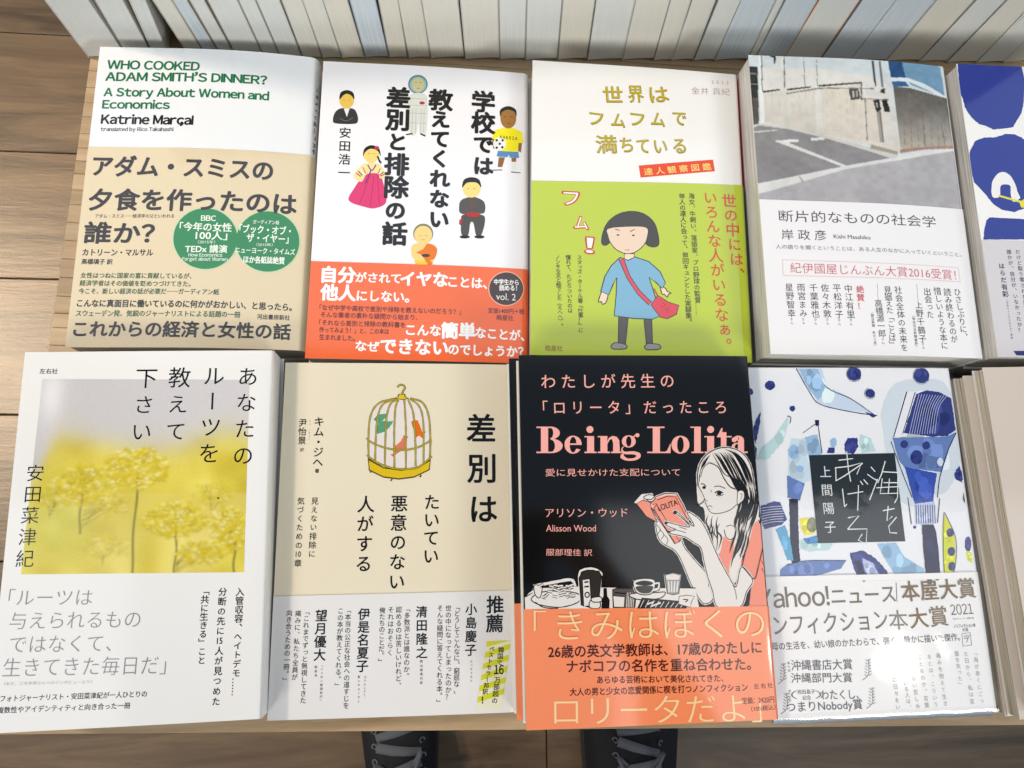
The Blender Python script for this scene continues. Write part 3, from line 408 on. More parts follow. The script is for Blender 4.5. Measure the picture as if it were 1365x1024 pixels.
["P",[1144,824,1197,824,1196,806,1143,806],[240,168,156],0,0],
["P",[1083,951,1082,945,1079,940,1076,935,1071,931,1065,927,1059,925,1053,925,1047,925,1041,927,1036,931,1032,935,1030,940,1028,946,1028,952,1029,958,1031,963,1035,968,1040,973,1045,976,1051,978,1058,978,1064,978,1069,976,1074,972,1078,968,1081,963,1083,957],[240,168,156],0,0],
["H","愛に見せかけた支配について",[-1016,619],[429,608],4.31,0.0,[240,168,156]],
["H","アリソン・ウッド",[-1027,204],[-162,195],5.3,0.0,[240,168,156]],
["H","Alisson Wood",[-1025,47],[-504,38],4.84,0.0,[240,168,156]],
["H","服部理佳 訳",[-1032,-194],[-552,-208],3.76,0.002,[240,168,156]],
["L",[614,464,620,598,669,723,766,815,901,865,1032,857,1141,798,1211,688,1233,547,1240,403,1274,242,1264,119,1186,-3,1115,-176,1021,-313,1003,-415,939,-533,895,-515,895,-396,941,-276,942,-156,883,-85,836,-102,798,-239,753,-221,709,-82,673,6,683,145,671,233,616,287,614,464],[222,214,206],1,1.27],
["P",[614,464,620,598,669,723,766,815,901,865,1032,857,1141,798,1211,688,1233,547,1240,403,1274,242,1264,119,1186,-3,1115,-176,1021,-313,1003,-415,939,-533,895,-515,895,-396,941,-276,942,-156,883,-85,836,-102,798,-239,753,-221,709,-82,673,6,683,145,671,233,616,287],[222,214,206],1,0],
["P",[859,-67,917,-120,995,-70,1037,-1,1114,33,1206,119,1283,39,1281,-232,1274,-592,1273,-809,1062,-803,1134,-521,1025,-373,963,-465,887,-498,777,-264,821,-171],[232,140,118],0,0],
["L",[1206,119,1283,39,1281,-232,1274,-592],[18,16,15],1,0.36],
["P",[884,160,1030,246,1043,69,995,-70,920,-86,867,-50,895,72],[222,214,206],1,0],
["L",[892,28,939,45,988,26],[18,16,15],1,0.36],
["L",[868,2,884,-76,937,-103,1005,-52],[18,16,15],1,0.45],
["P",[1146,404,1225,457,1273,225,1264,119,1189,32,1120,-159,1030,-313,1012,-415,939,-533,895,-515,896,-378,948,-242,974,-104,1043,69,1114,245],[222,214,206],1,0],
["P",[688,215,718,162,885,177,877,72,829,-67,833,-136,797,-242,749,-204,709,-82,673,6],[222,214,206],1,0],
["P",[937,850,1026,800,1091,691,1138,565,1172,458,1173,458,1143,567,1098,695,1030,804,938,851],[18,16,15],1,0],
["P",[949,847,1037,792,1100,682,1146,558,1179,457,1180,458,1153,561,1110,687,1043,798,950,848],[18,16,15],1,0],
["P",[962,845,1049,786,1112,675,1155,553,1185,457,1186,458,1162,555,1121,678,1055,790,962,846],[18,16,15],1,0],
["P",[974,842,1061,778,1122,666,1163,546,1191,457,1192,458,1171,549,1132,671,1067,784,975,843],[18,16,15],1,0],
["P",[987,840,1073,771,1133,658,1172,540,1197,457,1199,458,1180,543,1143,663,1079,776,987,841],[18,16,15],1,0],
["P",[999,837,1086,765,1146,651,1183,535,1204,457,1205,457,1187,536,1152,653,1090,768,1000,838],[18,16,15],1,0],
["P",[1011,835,1098,758,1157,643,1192,529,1210,457,1211,457,1196,530,1162,645,1102,761,1012,835],[18,16,15],1,0],
["P",[1024,832,1108,749,1164,633,1198,522,1216,457,1217,457,1208,525,1177,638,1116,755,1025,833],[18,16,15],1,0],
["P",[1036,830,1122,743,1178,626,1209,516,1223,457,1223,457,1215,518,1185,629,1127,747,1037,830],[18,16,15],1,0],
["P",[1049,827,1134,736,1189,618,1218,510,1229,457,1230,457,1224,512,1196,621,1139,739,1049,828],[18,16,15],1,0],
["P",[801,800,846,701,909,583,979,549,980,550,918,590,856,707,803,801],[18,16,15],1,0],
["P",[934,567,973,545,1012,456,1053,387,1056,388,1026,463,986,554,935,569],[18,16,15],1,0],
["P",[817,810,865,733,927,614,991,541,993,542,938,621,876,740,818,812],[18,16,15],1,0],
["P",[949,599,987,539,1025,450,1063,381,1064,381,1034,454,995,544,950,600],[18,16,15],1,0],
["P",[831,806,879,717,941,595,1004,533,1006,535,954,603,892,724,833,807],[18,16,15],1,0],
["P",[960,582,997,531,1033,441,1071,374,1073,375,1045,447,1008,537,962,583],[18,16,15],1,0],
["P",[846,803,896,704,958,581,1017,525,1019,527,969,588,907,710,847,804],[18,16,15],1,0],
["P",[972,568,1010,524,1045,434,1080,368,1082,368,1053,438,1018,528,973,569],[18,16,15],1,0],
["P",[860,802,912,698,974,574,1030,518,1031,519,985,580,923,704,862,803],[18,16,15],1,0],
["P",[984,561,1020,516,1054,426,1089,361,1091,362,1064,430,1030,521,985,562],[18,16,15],1,0],
["P",[876,817,932,745,993,620,1042,510,1044,511,1006,626,944,753,878,819],[18,16,15],1,0],
["P",[1000,608,1031,508,1064,418,1098,355,1099,356,1075,423,1042,513,1002,608],[18,16,15],1,0],
["P",[890,802,944,691,1006,563,1055,502,1057,503,1018,570,957,697,892,803],[18,16,15],1,0],
["P",[1008,552,1042,499,1073,410,1106,348,1108,349,1086,415,1055,506,1010,553],[18,16,15],1,0],
["P",[904,797,961,672,1022,543,1068,494,1070,495,1032,548,971,677,906,798],[18,16,15],1,0],
["P",[1019,531,1053,491,1082,402,1115,342,1117,343,1097,408,1066,498,1021,533],[18,16,15],1,0],
["P",[920,807,979,700,1039,570,1081,486,1083,487,1053,576,992,707,922,808],[18,16,15],1,0],
["P",[1034,560,1064,484,1092,394,1124,335,1126,336,1107,400,1078,490,1036,561],[18,16,15],1,0],
["P",[935,814,999,721,1060,590,1094,479,1095,479,1069,594,1008,726,937,815],[18,16,15],1,0],
["P",[1049,579,1077,478,1105,388,1133,329,1135,330,1115,391,1087,481,1050,580],[18,16,15],1,0],
["P",[948,794,1010,653,1070,520,1106,471,1108,472,1081,525,1020,658,950,795],[18,16,15],1,0],
["P",[1056,511,1088,468,1113,379,1142,322,1144,323,1126,384,1100,474,1058,512],[18,16,15],1,0],
["P",[964,808,1030,696,1090,562,1119,463,1121,464,1101,566,1040,702,966,809],[18,16,15],1,0],
["P",[1072,553,1100,462,1124,372,1151,316,1152,317,1135,376,1111,466,1074,554],[18,16,15],1,0],
["P",[979,806,1046,687,1106,552,1132,455,1134,456,1117,556,1057,693,981,807],[18,16,15],1,0],
["P",[1084,543,1110,454,1133,364,1159,310,1161,310,1146,368,1123,458,1086,544],[18,16,15],1,0],
["P",[993,794,1058,642,1118,505,1144,447,1146,448,1131,510,1070,648,995,795],[18,16,15],1,0],
["P",[1093,497,1120,445,1142,356,1168,303,1170,304,1158,361,1136,451,1095,499],[18,16,15],1,0],
["P",[1007,794,1074,640,1134,501,1157,440,1159,440,1148,507,1088,647,1010,795],[18,16,15],1,0],
["P",[1105,495,1133,438,1153,349,1177,297,1179,297,1167,353,1146,443,1107,496],[18,16,15],1,0],
["P",[793,804,729,733,679,643,653,553,654,553,685,641,734,730,793,804],[18,16,15],1,0],
["P",[774,792,715,721,670,632,648,544,650,544,681,628,726,716,776,791],[18,16,15],1,0],
["P",[756,780,704,708,662,620,644,535,646,535,674,617,715,702,758,779],[18,16,15],1,0],
["P",[738,768,693,694,655,608,640,526,641,526,667,605,704,689,740,768],[18,16,15],1,0],
["P",[720,756,683,680,649,596,635,517,637,517,659,593,692,677,722,756],[18,16,15],1,0],
["P",[702,744,672,666,642,584,631,509,633,508,652,582,682,663,704,744],[18,16,15],1,0],
["P",[684,732,663,652,637,571,627,500,628,499,643,570,669,651,685,732],[18,16,15],1,0],
["P",[1068,379,1055,238,985,98,981,-3,982,-3,994,96,1064,236,1069,379],[18,16,15],1,0],
["P",[1079,375,1077,235,994,97,992,14,996,14,1015,89,1099,231,1083,375],[18,16,15],1,0],
["P",[1097,446,1065,306,1014,165,1007,62,1011,62,1036,161,1087,302,1101,446],[18,16,15],1,0],
["P",[1105,372,1075,231,1029,90,1011,-45,1012,-45,1038,89,1084,229,1106,372],[18,16,15],1,0],
["P",[1118,396,1093,256,1038,116,1020,-48,1024,-49,1063,111,1119,252,1122,396],[18,16,15],1,0],
["P",[1135,430,1142,288,1064,149,1040,45,1042,45,1073,146,1152,287,1136,431],[18,16,15],1,0],
["P",[1145,415,1115,274,1074,134,1051,42,1053,41,1089,130,1131,272,1148,415],[18,16,15],1,0],
["P",[1157,413,1129,273,1085,133,1063,56,1066,55,1108,127,1153,269,1161,413],[18,16,15],1,0],
["P",[1174,461,1181,319,1108,179,1071,13,1073,12,1123,175,1196,317,1177,461],[18,16,15],1,0],
["P",[1185,437,1174,295,1119,156,1082,16,1085,16,1137,151,1193,293,1188,437],[18,16,15],1,0],
["P",[1196,421,1191,279,1134,140,1089,-31,1092,-31,1150,135,1208,277,1199,421],[18,16,15],1,0],
["P",[1210,441,1212,299,1152,160,1109,63,1111,62,1165,155,1225,298,1213,442],[18,16,15],1,0],
["P",[1216,353,1213,212,1162,72,1110,-56,1111,-56,1170,70,1221,211,1217,354],[18,16,15],1,0],
["P",[1235,444,1231,302,1180,163,1133,89,1135,87,1197,156,1250,300,1238,444],[18,16,15],1,0],
["P",[1245,409,1223,267,1193,127,1136,-10,1138,-11,1209,123,1240,266,1248,409],[18,16,15],1,0],
["P",[1257,401,1244,259,1205,120,1145,-26,1148,-27,1225,114,1266,258,1260,401],[18,16,15],1,0],
["P",[1002,32,976,-53,931,-156,906,-237,909,-238,948,-161,994,-57,1004,32],[18,16,15],1,0],
["P",[1004,-99,980,-184,935,-287,907,-390,909,-390,949,-291,994,-188,1006,-100],[18,16,15],1,0],
["P",[1021,-48,997,-133,952,-236,923,-341,925,-341,965,-240,1010,-137,1023,-48],[18,16,15],1,0],
["P",[1036,-9,1011,-94,966,-197,939,-300,941,-301,982,-202,1027,-98,1039,-10],[18,16,15],1,0],
["P",[1049,-8,1023,-93,978,-195,952,-290,955,-291,996,-201,1041,-97,1052,-8],[18,16,15],1,0],
["P",[1065,30,1039,-55,993,-158,966,-270,969,-271,1011,-163,1057,-59,1068,30],[18,16,15],1,0],
["P",[1074,-10,1047,-94,1003,-196,980,-249,983,-251,1021,-203,1067,-99,1077,-10],[18,16,15],1,0],
["P",[1088,0,1063,-85,1018,-187,995,-226,997,-227,1031,-193,1077,-89,1090,0],[18,16,15],1,0],
["P",[1095,-64,1072,-149,1027,-251,1005,-269,1006,-270,1038,-257,1084,-152,1097,-64],[18,16,15],1,0],
["P",[1112,-14,1088,-99,1042,-202,1014,-300,1016,-301,1056,-206,1102,-102,1114,-14],[18,16,15],1,0],
["P",[1118,-87,1095,-172,1050,-273,1029,-281,1029,-283,1061,-279,1107,-175,1121,-87],[18,16,15],1,0],
["P",[1133,-58,1109,-143,1064,-246,1037,-325,1039,-325,1077,-250,1123,-147,1136,-58],[18,16,15],1,0],
["P",[705,154,668,83,692,10,726,-60,728,-59,709,16,686,84,707,153],[18,16,15],1,0],
["P",[713,57,680,-12,690,-84,723,-219,726,-218,706,-81,696,-13,715,56],[18,16,15],1,0],
["P",[728,62,702,-7,698,-79,736,-161,739,-160,715,-76,719,-9,731,61],[18,16,15],1,0],
["P",[750,145,725,76,734,4,751,-91,753,-90,747,7,739,75,752,145],[18,16,15],1,0],
["P",[757,43,722,-25,721,-97,748,-246,751,-245,739,-95,740,-28,760,42],[18,16,15],1,0],
["P",[772,32,751,-38,780,-108,757,-254,759,-255,792,-107,763,-36,774,32],[18,16,15],1,0],
["P",[790,70,787,0,785,-69,772,-175,774,-175,797,-70,799,0,792,70],[18,16,15],1,0],
["P",[810,133,780,64,779,-7,785,-120,787,-120,791,-6,792,63,812,133],[18,16,15],1,0],
["P",[819,60,778,-11,822,-81,787,-203,790,-204,841,-80,797,-9,822,59],[18,16,15],1,0],
["P",[1034,-586,1030,-670,1001,-755,1046,-773,1047,-771,1015,-754,1044,-672,1036,-586],[18,16,15],1,0],
["P",[1055,-587,1048,-671,1022,-756,1060,-774,1062,-772,1037,-754,1062,-672,1058,-587],[18,16,15],1,0],
["P",[1077,-587,1066,-671,1044,-756,1075,-774,1076,-772,1059,-755,1080,-673,1080,-587],[18,16,15],1,0],
["P",[1099,-588,1084,-672,1066,-756,1089,-774,1091,-773,1081,-756,1099,-673,1102,-588],[18,16,15],1,0],
["L",[614,464,620,598,669,723,766,815,901,865,1032,857,1141,798,1211,688,1233,547,1240,403,1274,242,1264,119],[18,16,15],1,0.45],
["P",[669,642,758,705,848,668,913,532,962,442,1033,406,1037,263,943,203,810,168,729,187,687,251,629,411,636,517],[222,214,206],1,0],
["L",[614,464,643,410,678,325,686,277,727,188,810,168,942,201,1033,267],[18,16,15],1,0.36],
["L",[678,325,653,286,600,261,593,273],[18,16,15],1,0.45],
["L",[758,705,848,659,904,541,962,451,1025,420],[18,16,15],1,0.55],
["L",[758,705,688,651,650,553],[18,16,15],1,0.37],
["L",[648,481,676,478,702,454],[18,16,15],1,0.55],
["P",[699,442,699,438,697,435,694,432,691,429,687,427,682,426,678,426,673,426,669,428,665,430,662,432,660,435,659,439,659,442,659,446,661,449,664,452,667,455,671,456,676,458,680,458,685,457,689,456,693,454,696,452,698,449,699,445],[18,16,15],0,0],
["L",[791,451,851,454,912,429],[18,16,15],1,0.46],
["L",[793,382,838,404,886,381],[18,16,15],1,0.64],
["P",[867,377,866,373,864,369,860,365,856,362,851,360,845,359,840,358,834,359,828,360,824,363,820,366,817,370,815,374,815,378,816,382,818,387,822,390,826,393,831,395,837,397,843,397,848,397,854,395,858,393,862,390,865,386,867,382],[18,16,15],0,0],
["L",[803,362,843,351,889,368],[18,16,15],1,0.36],
["L",[751,418,757,391],[18,16,15],1,0.32],
["L",[695,312,706,300],[18,16,15],1,0.36],
["L",[705,242,728,250,756,236],[18,16,15],1,0.36],
["L",[714,218,733,215],[18,16,15],1,0.27],
["P",[1047,388,1099,405,1120,369,1104,307,1060,272,1032,255],[222,214,206],1,0],
["L",[1047,388,1099,405,1120,369,1104,307,1060,272,1032,255,1047,388],[18,16,15],1,0.37],
["L",[1068,366,1094,366,1074,307],[18,16,15],1,0.27],
["L",[137,84,144,-37,189,-124,328,-212,400,-350,468,-538,563,-717,630,-744,700,-687,687,-544,658,-458,537,-319,429,-180,393,-93,288,12,202,83,137,84],[222,214,206],1,1.24],
["P",[137,84,144,-37,189,-124,328,-212,400,-350,468,-538,563,-717,630,-744,700,-687,687,-544,658,-458,537,-319,429,-180,393,-93,288,12,202,83],[222,214,206],1,0],
["L",[137,84,144,-37,189,-124,328,-212,400,-350,468,-538,563,-717,630,-744,700,-687,687,-544,658,-458,537,-319,429,-180,393,-93,288,12,202,83,137,84],[18,16,15],1,0.44],
["L",[136,67,179,14,140,-37],[18,16,15],1,0.35],
["L",[170,14,212,-38,182,-89],[18,16,15],1,0.35],
["L",[212,-38,254,-91,233,-142],[18,16,15],1,0.35],
["L",[654,-577,665,-509,640,-449],[18,16,15],1,0.35],
["L",[82,273,160,355,256,387,380,378,438,263,492,127,444,10,379,-114,325,-137,234,13,137,154,82,273],[222,214,206],0,1.25],
["P",[82,273,160,355,256,387,380,378,438,263,492,127,444,10,379,-114,325,-137,234,13,137,154],[232,140,118],0,0],
["L",[82,273,160,355,256,387,380,378,438,263,492,127,444,10,379,-114,325,-137,234,13,137,154,82,273],[18,16,15],0,0.45],
["L",[155,272,119,224,329,-137],[18,16,15],0,0.45],
["L",[103,259,145,285,379,-114],[18,16,15],0,0.36],
["L",[153,343,274,376,376,368],[222,214,206],0,0.54],
["L",[165,319,273,355,363,347,476,113],[18,16,15],0,0.36],
["H","LOLITA",[167,230],[378,294],4.1,0.016,[18,16,15]],
["V","LOLITA",[113,238],[175,115],1.51,0.02,[18,16,15],0.92],
["L",[332,194,356,175,430,114,493,44,453,36,274,82,235,90,236,62,289,33,342,8,277,-8,285,-31,437,-68,532,-130,601,-183,626,-338,653,-475,696,-628,738,-784,972,-790,1058,-638,1134,-521,1028,-385,965,-551,935,-584,887,-498,792,-308,723,-134,670,6,604,111,503,183,480,173,512,113,544,43,495,64,415,149,358,199,332,194],[222,214,206],1,1.25],
["P",[332,194,356,175,430,114,493,44,453,36,274,82,235,90,236,62,289,33,342,8,277,-8,285,-31,437,-68,532,-130,601,-183,626,-338,653,-475,696,-628,738,-784,972,-790,1058,-638,1134,-521,1028,-385,965,-551,935,-584,887,-498,792,-308,723,-134,670,6,604,111,503,183,480,173,512,113,544,43,495,64,415,149,358,199],[222,214,206],1,0],
["L",[332,194,356,175,430,114,493,44,453,36,274,82,235,90,236,62,289,33,342,8,277,-8,285,-31,437,-68,532,-130,601,-183,626,-338,653,-475,696,-628,738,-784,972,-790,1058,-638,1134,-521,1028,-385,965,-551,935,-584,887,-498,792,-308,723,-134,670,6,604,111,503,183,480,173,512,113,544,43,495,64,415,149,358,199,332,194],[18,16,15],1,0.45],
["P",[367,182,367,178,365,175,362,172,358,169,354,168,349,167,345,166,340,167,335,168,331,170,328,172,325,175,324,179,324,182,325,186,326,189,329,192,333,194,337,196,342,197,347,198,351,197,356,196,360,194,363,191,366,188,367,185],[18,16,15],0,0],
["P",[261,79,260,75,259,72,256,69,253,67,249,65,245,64,240,63,236,64,232,65,228,67,225,70,223,73,222,76,221,79,222,83,224,86,226,89,229,91,233,93,238,94,242,95,246,94,251,93,254,91,257,89,259,86,261,82],[18,16,15],0,0],
["P",[284,-14,284,-16,282,-19,280,-21,278,-23,274,-24,271,-25,267,-25,264,-25,260,-24,257,-23,255,-21,253,-18,252,-16,252,-13,252,-10,254,-8,256,-6,258,-4,262,-2,265,-1,269,-1,272,-2,276,-3,279,-4,281,-6,283,-8,284,-11],[18,16,15],0,0],
["L",[342,8,449,-25],[18,16,15],1,0.35],
["L",[380,37,460,9],[18,16,15],1,0.36],
["L",[1025,-373,1135,-504,1171,-496],[18,16,15],1,0.44],
["L",[918,-566,940,-635,943,-711],[18,16,15],1,0.35],
["L",[1250,-326,1273,-378],[18,16,15],1,0.36],
["L",[1247,-403,1278,-473],[18,16,15],1,0.36],
["L",[1206,119,1121,-107,1034,-373],[18,16,15],1,0.45],
["L",[1170,-501,1257,-248,1282,-180],[18,16,15],1,0.44],
["P",[-87,295,-3,380,113,391,145,341,89,289,122,245,59,225],[222,214,206],0,0],
["P",[-65,286,12,320,89,293,94,225,148,92,37,149],[232,140,118],0,0],
["L",[-65,286,12,320,89,293,94,225,148,92,37,149,-65,286],[18,16,15],0,0.43],
["P",[18,349,68,374,129,363,136,326,94,301,38,328],[222,214,206],1,0],
["L",[18,349,68,374,129,363,136,326,94,301,38,328,18,349],[18,16,15],1,0.43],
["L",[47,328,105,327,128,352],[18,16,15],1,0.43],
["P",[-1259,-756,-1261,-640,-1174,-551,-702,-542,-117,-572,513,-587,540,-804],[222,214,206],0,0],
["L",[-702,-546,513,-587],[18,16,15],0,0.42],
["L",[-1239,-600,-1157,-551],[18,16,15],1,0.42],
["L",[-1252,-631,-1179,-592],[18,16,15],1,0.42],
["L",[-1169,-526,-980,-498,-785,-474,-745,-540],[222,214,206],1,1.46],
["P",[-1191,-642,-1111,-593,-939,-581,-747,-602,-697,-644,-729,-701,-902,-741,-1093,-716,-1181,-677],[222,214,206],1,0],
["L",[-1191,-642,-1111,-593,-939,-581,-747,-602,-697,-644,-729,-701,-902,-741,-1093,-716,-1181,-677,-1191,-642],[18,16,15],1,0.52],
["L",[-1156,-684,-1072,-737,-923,-753],[18,16,15],1,0.52],
["P",[-1162,-520,-1088,-536,-1090,-594,-1112,-644,-1154,-613],[222,214,206],1,0],
["L",[-1162,-520,-1088,-536,-1090,-594,-1112,-644,-1154,-613,-1162,-520],[18,16,15],1,0.42],
["L",[-796,-639,-752,-640],[18,16,15],0,1.36],
["L",[-796,-639,-752,-640],[222,214,206],0,0.73],
["L",[-860,-552,-789,-530],[18,16,15],0,1.37],
["L",[-860,-552,-789,-530],[222,214,206],0,0.74],
["L",[-936,-556,-871,-586],[18,16,15],0,1.36],
["L",[-936,-556,-871,-586],[222,214,206],0,0.73],
["L",[-998,-537,-937,-559],[18,16,15],0,1.36],
["L",[-998,-537,-937,-559],[222,214,206],0,0.73],
["L",[-843,-579,-781,-552],[18,16,15],0,1.36],
["L",[-843,-579,-781,-552],[222,214,206],0,0.73],
["L",[-841,-530,-757,-553],[18,16,15],0,1.37],
["L",[-841,-530,-757,-553],[222,214,206],0,0.74],
["L",[-835,-650,-777,-607],[18,16,15],0,1.36],
["L",[-835,-650,-777,-607],[222,214,206],0,0.73],
["L",[-809,-535,-756,-517],[18,16,15],0,1.37],
["L",[-809,-535,-756,-517],[222,214,206],0,0.74],
["L",[-942,-577,-863,-569],[18,16,15],0,1.36],
["L",[-942,-577,-863,-569],[222,214,206],0,0.73],
["L",[-1108,-531,-1066,-507],[18,16,15],0,1.36],
["L",[-1108,-531,-1066,-507],[222,214,206],0,0.73],
["L",[-1089,-634,-1045,-650],[18,16,15],0,1.36],
["L",[-1089,-634,-1045,-650],[222,214,206],0,0.73],
["L",[-940,-567,-883,-550],[18,16,15],0,1.36],
["L",[-940,-567,-883,-550],[222,214,206],0,0.73],
["L",[-886,-601,-836,-590],[18,16,15],0,1.36],
["L",[-886,-601,-836,-590],[222,214,206],0,0.73],
["L",[-1010,-531,-933,-531],[18,16,15],0,1.36],
["L",[-1010,-531,-933,-531],[222,214,206],0,0.73],
["L",[-980,-539,-926,-513],[18,16,15],0,1.36],
["L",[-980,-539,-926,-513],[222,214,206],0,0.73],
["L",[-916,-630,-838,-613],[18,16,15],0,1.36],
["L",[-916,-630,-838,-613],[222,214,206],0,0.73],
["L",[-901,-582,-837,-567],[18,16,15],0,1.36],
["L",[-901,-582,-837,-567],[222,214,206],0,0.73],
["L",[-872,-569,-809,-579],[18,16,15],0,1.36],
["L",[-872,-569,-809,-579],[222,214,206],0,0.73],
["L",[-1026,-582,-980,-589],[18,16,15],0,1.36],
["L",[-1026,-582,-980,-589],[222,214,206],0,0.73],
["L",[-979,-557,-899,-588],[18,16,15],0,1.36],
["L",[-979,-557,-899,-588],[222,214,206],0,0.73],
["L",[-985,-627,-932,-642],[18,16,15],0,1.36],
["L",[-985,-627,-932,-642],[222,214,206],0,0.73],
["L",[-959,-522,-888,-543],[18,16,15],0,1.36],
["L",[-959,-522,-888,-543],[222,214,206],0,0.73],
["L",[-815,-620,-738,-630],[18,16,15],0,1.36],
["L",[-815,-620,-738,-630],[222,214,206],0,0.73],
["L",[-910,-530,-867,-531],[18,16,15],0,1.37],
["L",[-910,-530,-867,-531],[222,214,206],0,0.74],
["L",[-1059,-629,-1020,-603],[18,16,15],0,1.36],
["L",[-1059,-629,-1020,-603],[222,214,206],0,0.73],
["L",[-1075,-639,-1036,-621],[18,16,15],0,1.36],
["L",[-1075,-639,-1036,-621],[222,214,206],0,0.73],
["L",[-691,-726,-698,-438,-652,-377,-543,-371,-467,-419,-478,-464,-496,-690],[222,214,206],1,1.05],
["P",[-687,-726,-699,-459,-664,-398,-609,-382,-490,-397,-468,-439,-505,-690,-591,-753],[60,58,56],0,0],
["L",[-687,-726,-699,-459,-664,-398,-609,-382,-490,-397,-468,-439,-505,-690,-591,-753,-687,-726],[18,16,15],0,0.52],
["P",[-667,-480,-591,-472,-584,-729,-662,-737],[222,214,206],0,0],
["L",[-667,-480,-591,-472,-584,-729,-662,-737,-667,-480],[18,16,15],0,0.42],
["L",[-646,-502,-605,-498],[18,16,15],1,0.85],
["L",[-648,-547,-602,-544],[18,16,15],1,0.84],
["P",[-595,-626,-596,-633,-598,-640,-602,-645,-606,-650,-612,-654,-618,-656,-624,-656,-630,-656,-636,-653,-641,-649,-645,-644,-649,-638,-650,-632,-651,-625,-650,-618,-648,-612,-644,-606,-639,-601,-634,-598,-628,-596,-622,-595,-615,-596,-610,-598,-604,-602,-600,-607,-597,-613,-595,-620],[18,16,15],0,0],
["P",[-608,-626,-608,-630,-610,-634,-612,-638,-614,-640,-617,-643,-620,-644,-624,-644,-627,-644,-630,-642,-633,-640,-635,-637,-637,-633,-638,-629,-638,-625,-637,-621,-636,-617,-634,-614,-632,-611,-629,-609,-626,-608,-622,-607,-619,-608,-616,-609,-613,-612,-611,-614,-609,-618,-608,-622],[222,214,206],0,0],
["P",[-591,-684,-502,-686,-499,-756,-598,-753],[222,214,206],1,0],
["L",[-591,-684,-502,-686,-499,-756,-598,-753,-591,-684],[18,16,15],1,0.53],
["P",[-577,-658,-486,-650,-479,-695,-567,-697],[222,214,206],1,0],
["L",[-577,-658,-486,-650,-479,-695,-567,-697,-577,-658],[18,16,15],1,0.53],
["P",[-452,-564,-417,-565,-416,-641,-392,-683,-400,-767,-482,-764,-474,-681,-455,-640],[18,16,15],0,0],
["P",[-357,-581,-308,-567,-139,-576,-110,-601,-136,-774,-361,-768],[88,84,82],0,0],
["L",[-357,-581,-308,-567,-139,-576,-110,-601,-136,-774,-361,-768,-357,-581],[18,16,15],0,0.53],
["P",[-355,-643,-234,-656,-246,-758,-352,-752],[222,214,206],0,0],
["L",[-355,-643,-234,-656,-246,-758,-352,-752,-355,-643],[18,16,15],0,0.42],
["L",[-337,-612,-207,-624],[18,16,15],0,0.63],
["L",[-206,-615,-222,-759],[222,214,206],0,0.32],
["L",[-189,-616,-205,-759],[222,214,206],0,0.32],
["L",[-171,-616,-187,-760],[222,214,206],0,0.32],
["L",[-154,-617,-170,-760],[222,214,206],0,0.32],
["L",[-137,-617,-153,-761],[222,214,206],0,0.32],
["L",[-135,-493,-119,-607,56,-622,85,-494],[222,214,206],1,0.64],
["P",[-190,-641,-119,-622,78,-622,192,-621,140,-676,-14,-690,-122,-679],[222,214,206],1,0],
["L",[-190,-641,-119,-622,78,-622,192,-621,140,-676,-14,-690,-122,-679,-190,-641],[18,16,15],1,0.53],
["P",[-135,-503,-24,-479,89,-502,65,-612,0,-641,-81,-631,-122,-597],[222,214,206],1,0],
["L",[-135,-503,-24,-479,89,-502,65,-612,0,-641,-81,-631,-122,-597,-135,-503],[18,16,15],1,0.53],
["P",[-110,-518,-25,-499,62,-518,51,-543,-28,-549,-102,-539],[50,46,44],1,0],
["P",[-107,-556,59,-556,38,-617,-32,-628,-92,-606],[70,68,66],1,0],
["L",[83,-529,131,-530,119,-582,66,-597],[222,214,206],1,1.07],
["L",[84,-519,141,-520,128,-595,65,-610],[18,16,15],1,0.43],
["L",[194,-442,209,-638,330,-641,371,-446],[222,214,206],0,0.86],
["P",[194,-446,284,-427,375,-450,332,-637,274,-648,213,-634],[150,148,146],0,0],
["L",[194,-446,284,-427,375,-450,332,-637,274,-648,213,-634,194,-446],[18,16,15],0,0.43],
["P",[206,-455,283,-440,357,-458,345,-500,213,-497],[222,214,206],0,0],
["L",[232,-512,232,-622],[222,214,206],0,0.75],
["L",[265,-512,258,-623],[222,214,206],0,0.75],
["L",[298,-513,284,-623],[222,214,206],0,0.75],
["L",[331,-514,311,-624],[222,214,206],0,0.75],
["P",[-57,-671,463,-728,398,-784,-110,-770],[46,44,42],0,0],
["L",[-57,-671,463,-728,398,-784,-110,-770,-57,-671],[18,16,15],0,0.32],
["L",[-36,-690,-79,-763],[222,214,206],0,0.32],
["L",[16,-695,-27,-764],[222,214,206],0,0.32],
["L",[69,-701,26,-766],[222,214,206],0,0.32],
["L",[121,-706,78,-767],[222,214,206],0,0.32],
["L",[173,-712,130,-768],[222,214,206],0,0.32],
["L",[226,-717,183,-770],[222,214,206],0,0.32],
["L",[278,-723,236,-771],[222,214,206],0,0.32],
["L",[331,-728,288,-772],[222,214,206],0,0.32],
["L",[383,-734,341,-774],[222,214,206],0,0.32],
["L",[-5,-734,73,-709,30,-757,137,-723],[222,214,206],0,0.85],
["P",[335,-666,419,-656,498,-670,459,-725,447,-777,325,-740],[222,214,206],0,0],
["L",[335,-666,419,-656,498,-670,459,-725,447,-777,325,-740,335,-666],[18,16,15],0,0.32],
["L",[373,-696,425,-702,397,-722],[18,16,15],1,0.53],
["H","「",[-1178,-906],[-1051,-909],15.66,-0.014,[246,206,150]],
["H","きみはぼくの",[-939,-912],[1215,-947],16.34,-0.008,[246,206,150]],
["H","ロリータだよ」",[-995,-1719],[1115,-1766],15.01,-0.008,[246,206,150]],
["H","26歳の英文学教師は、17歳のわたしに",[-1037,-1164],[1167,-1189],6.54,0.014,[84,18,22]],
["H","ナボコフの名作を重ね合わせた。",[-856,-1308],[1041,-1347],6.53,0.012,[84,18,22]],
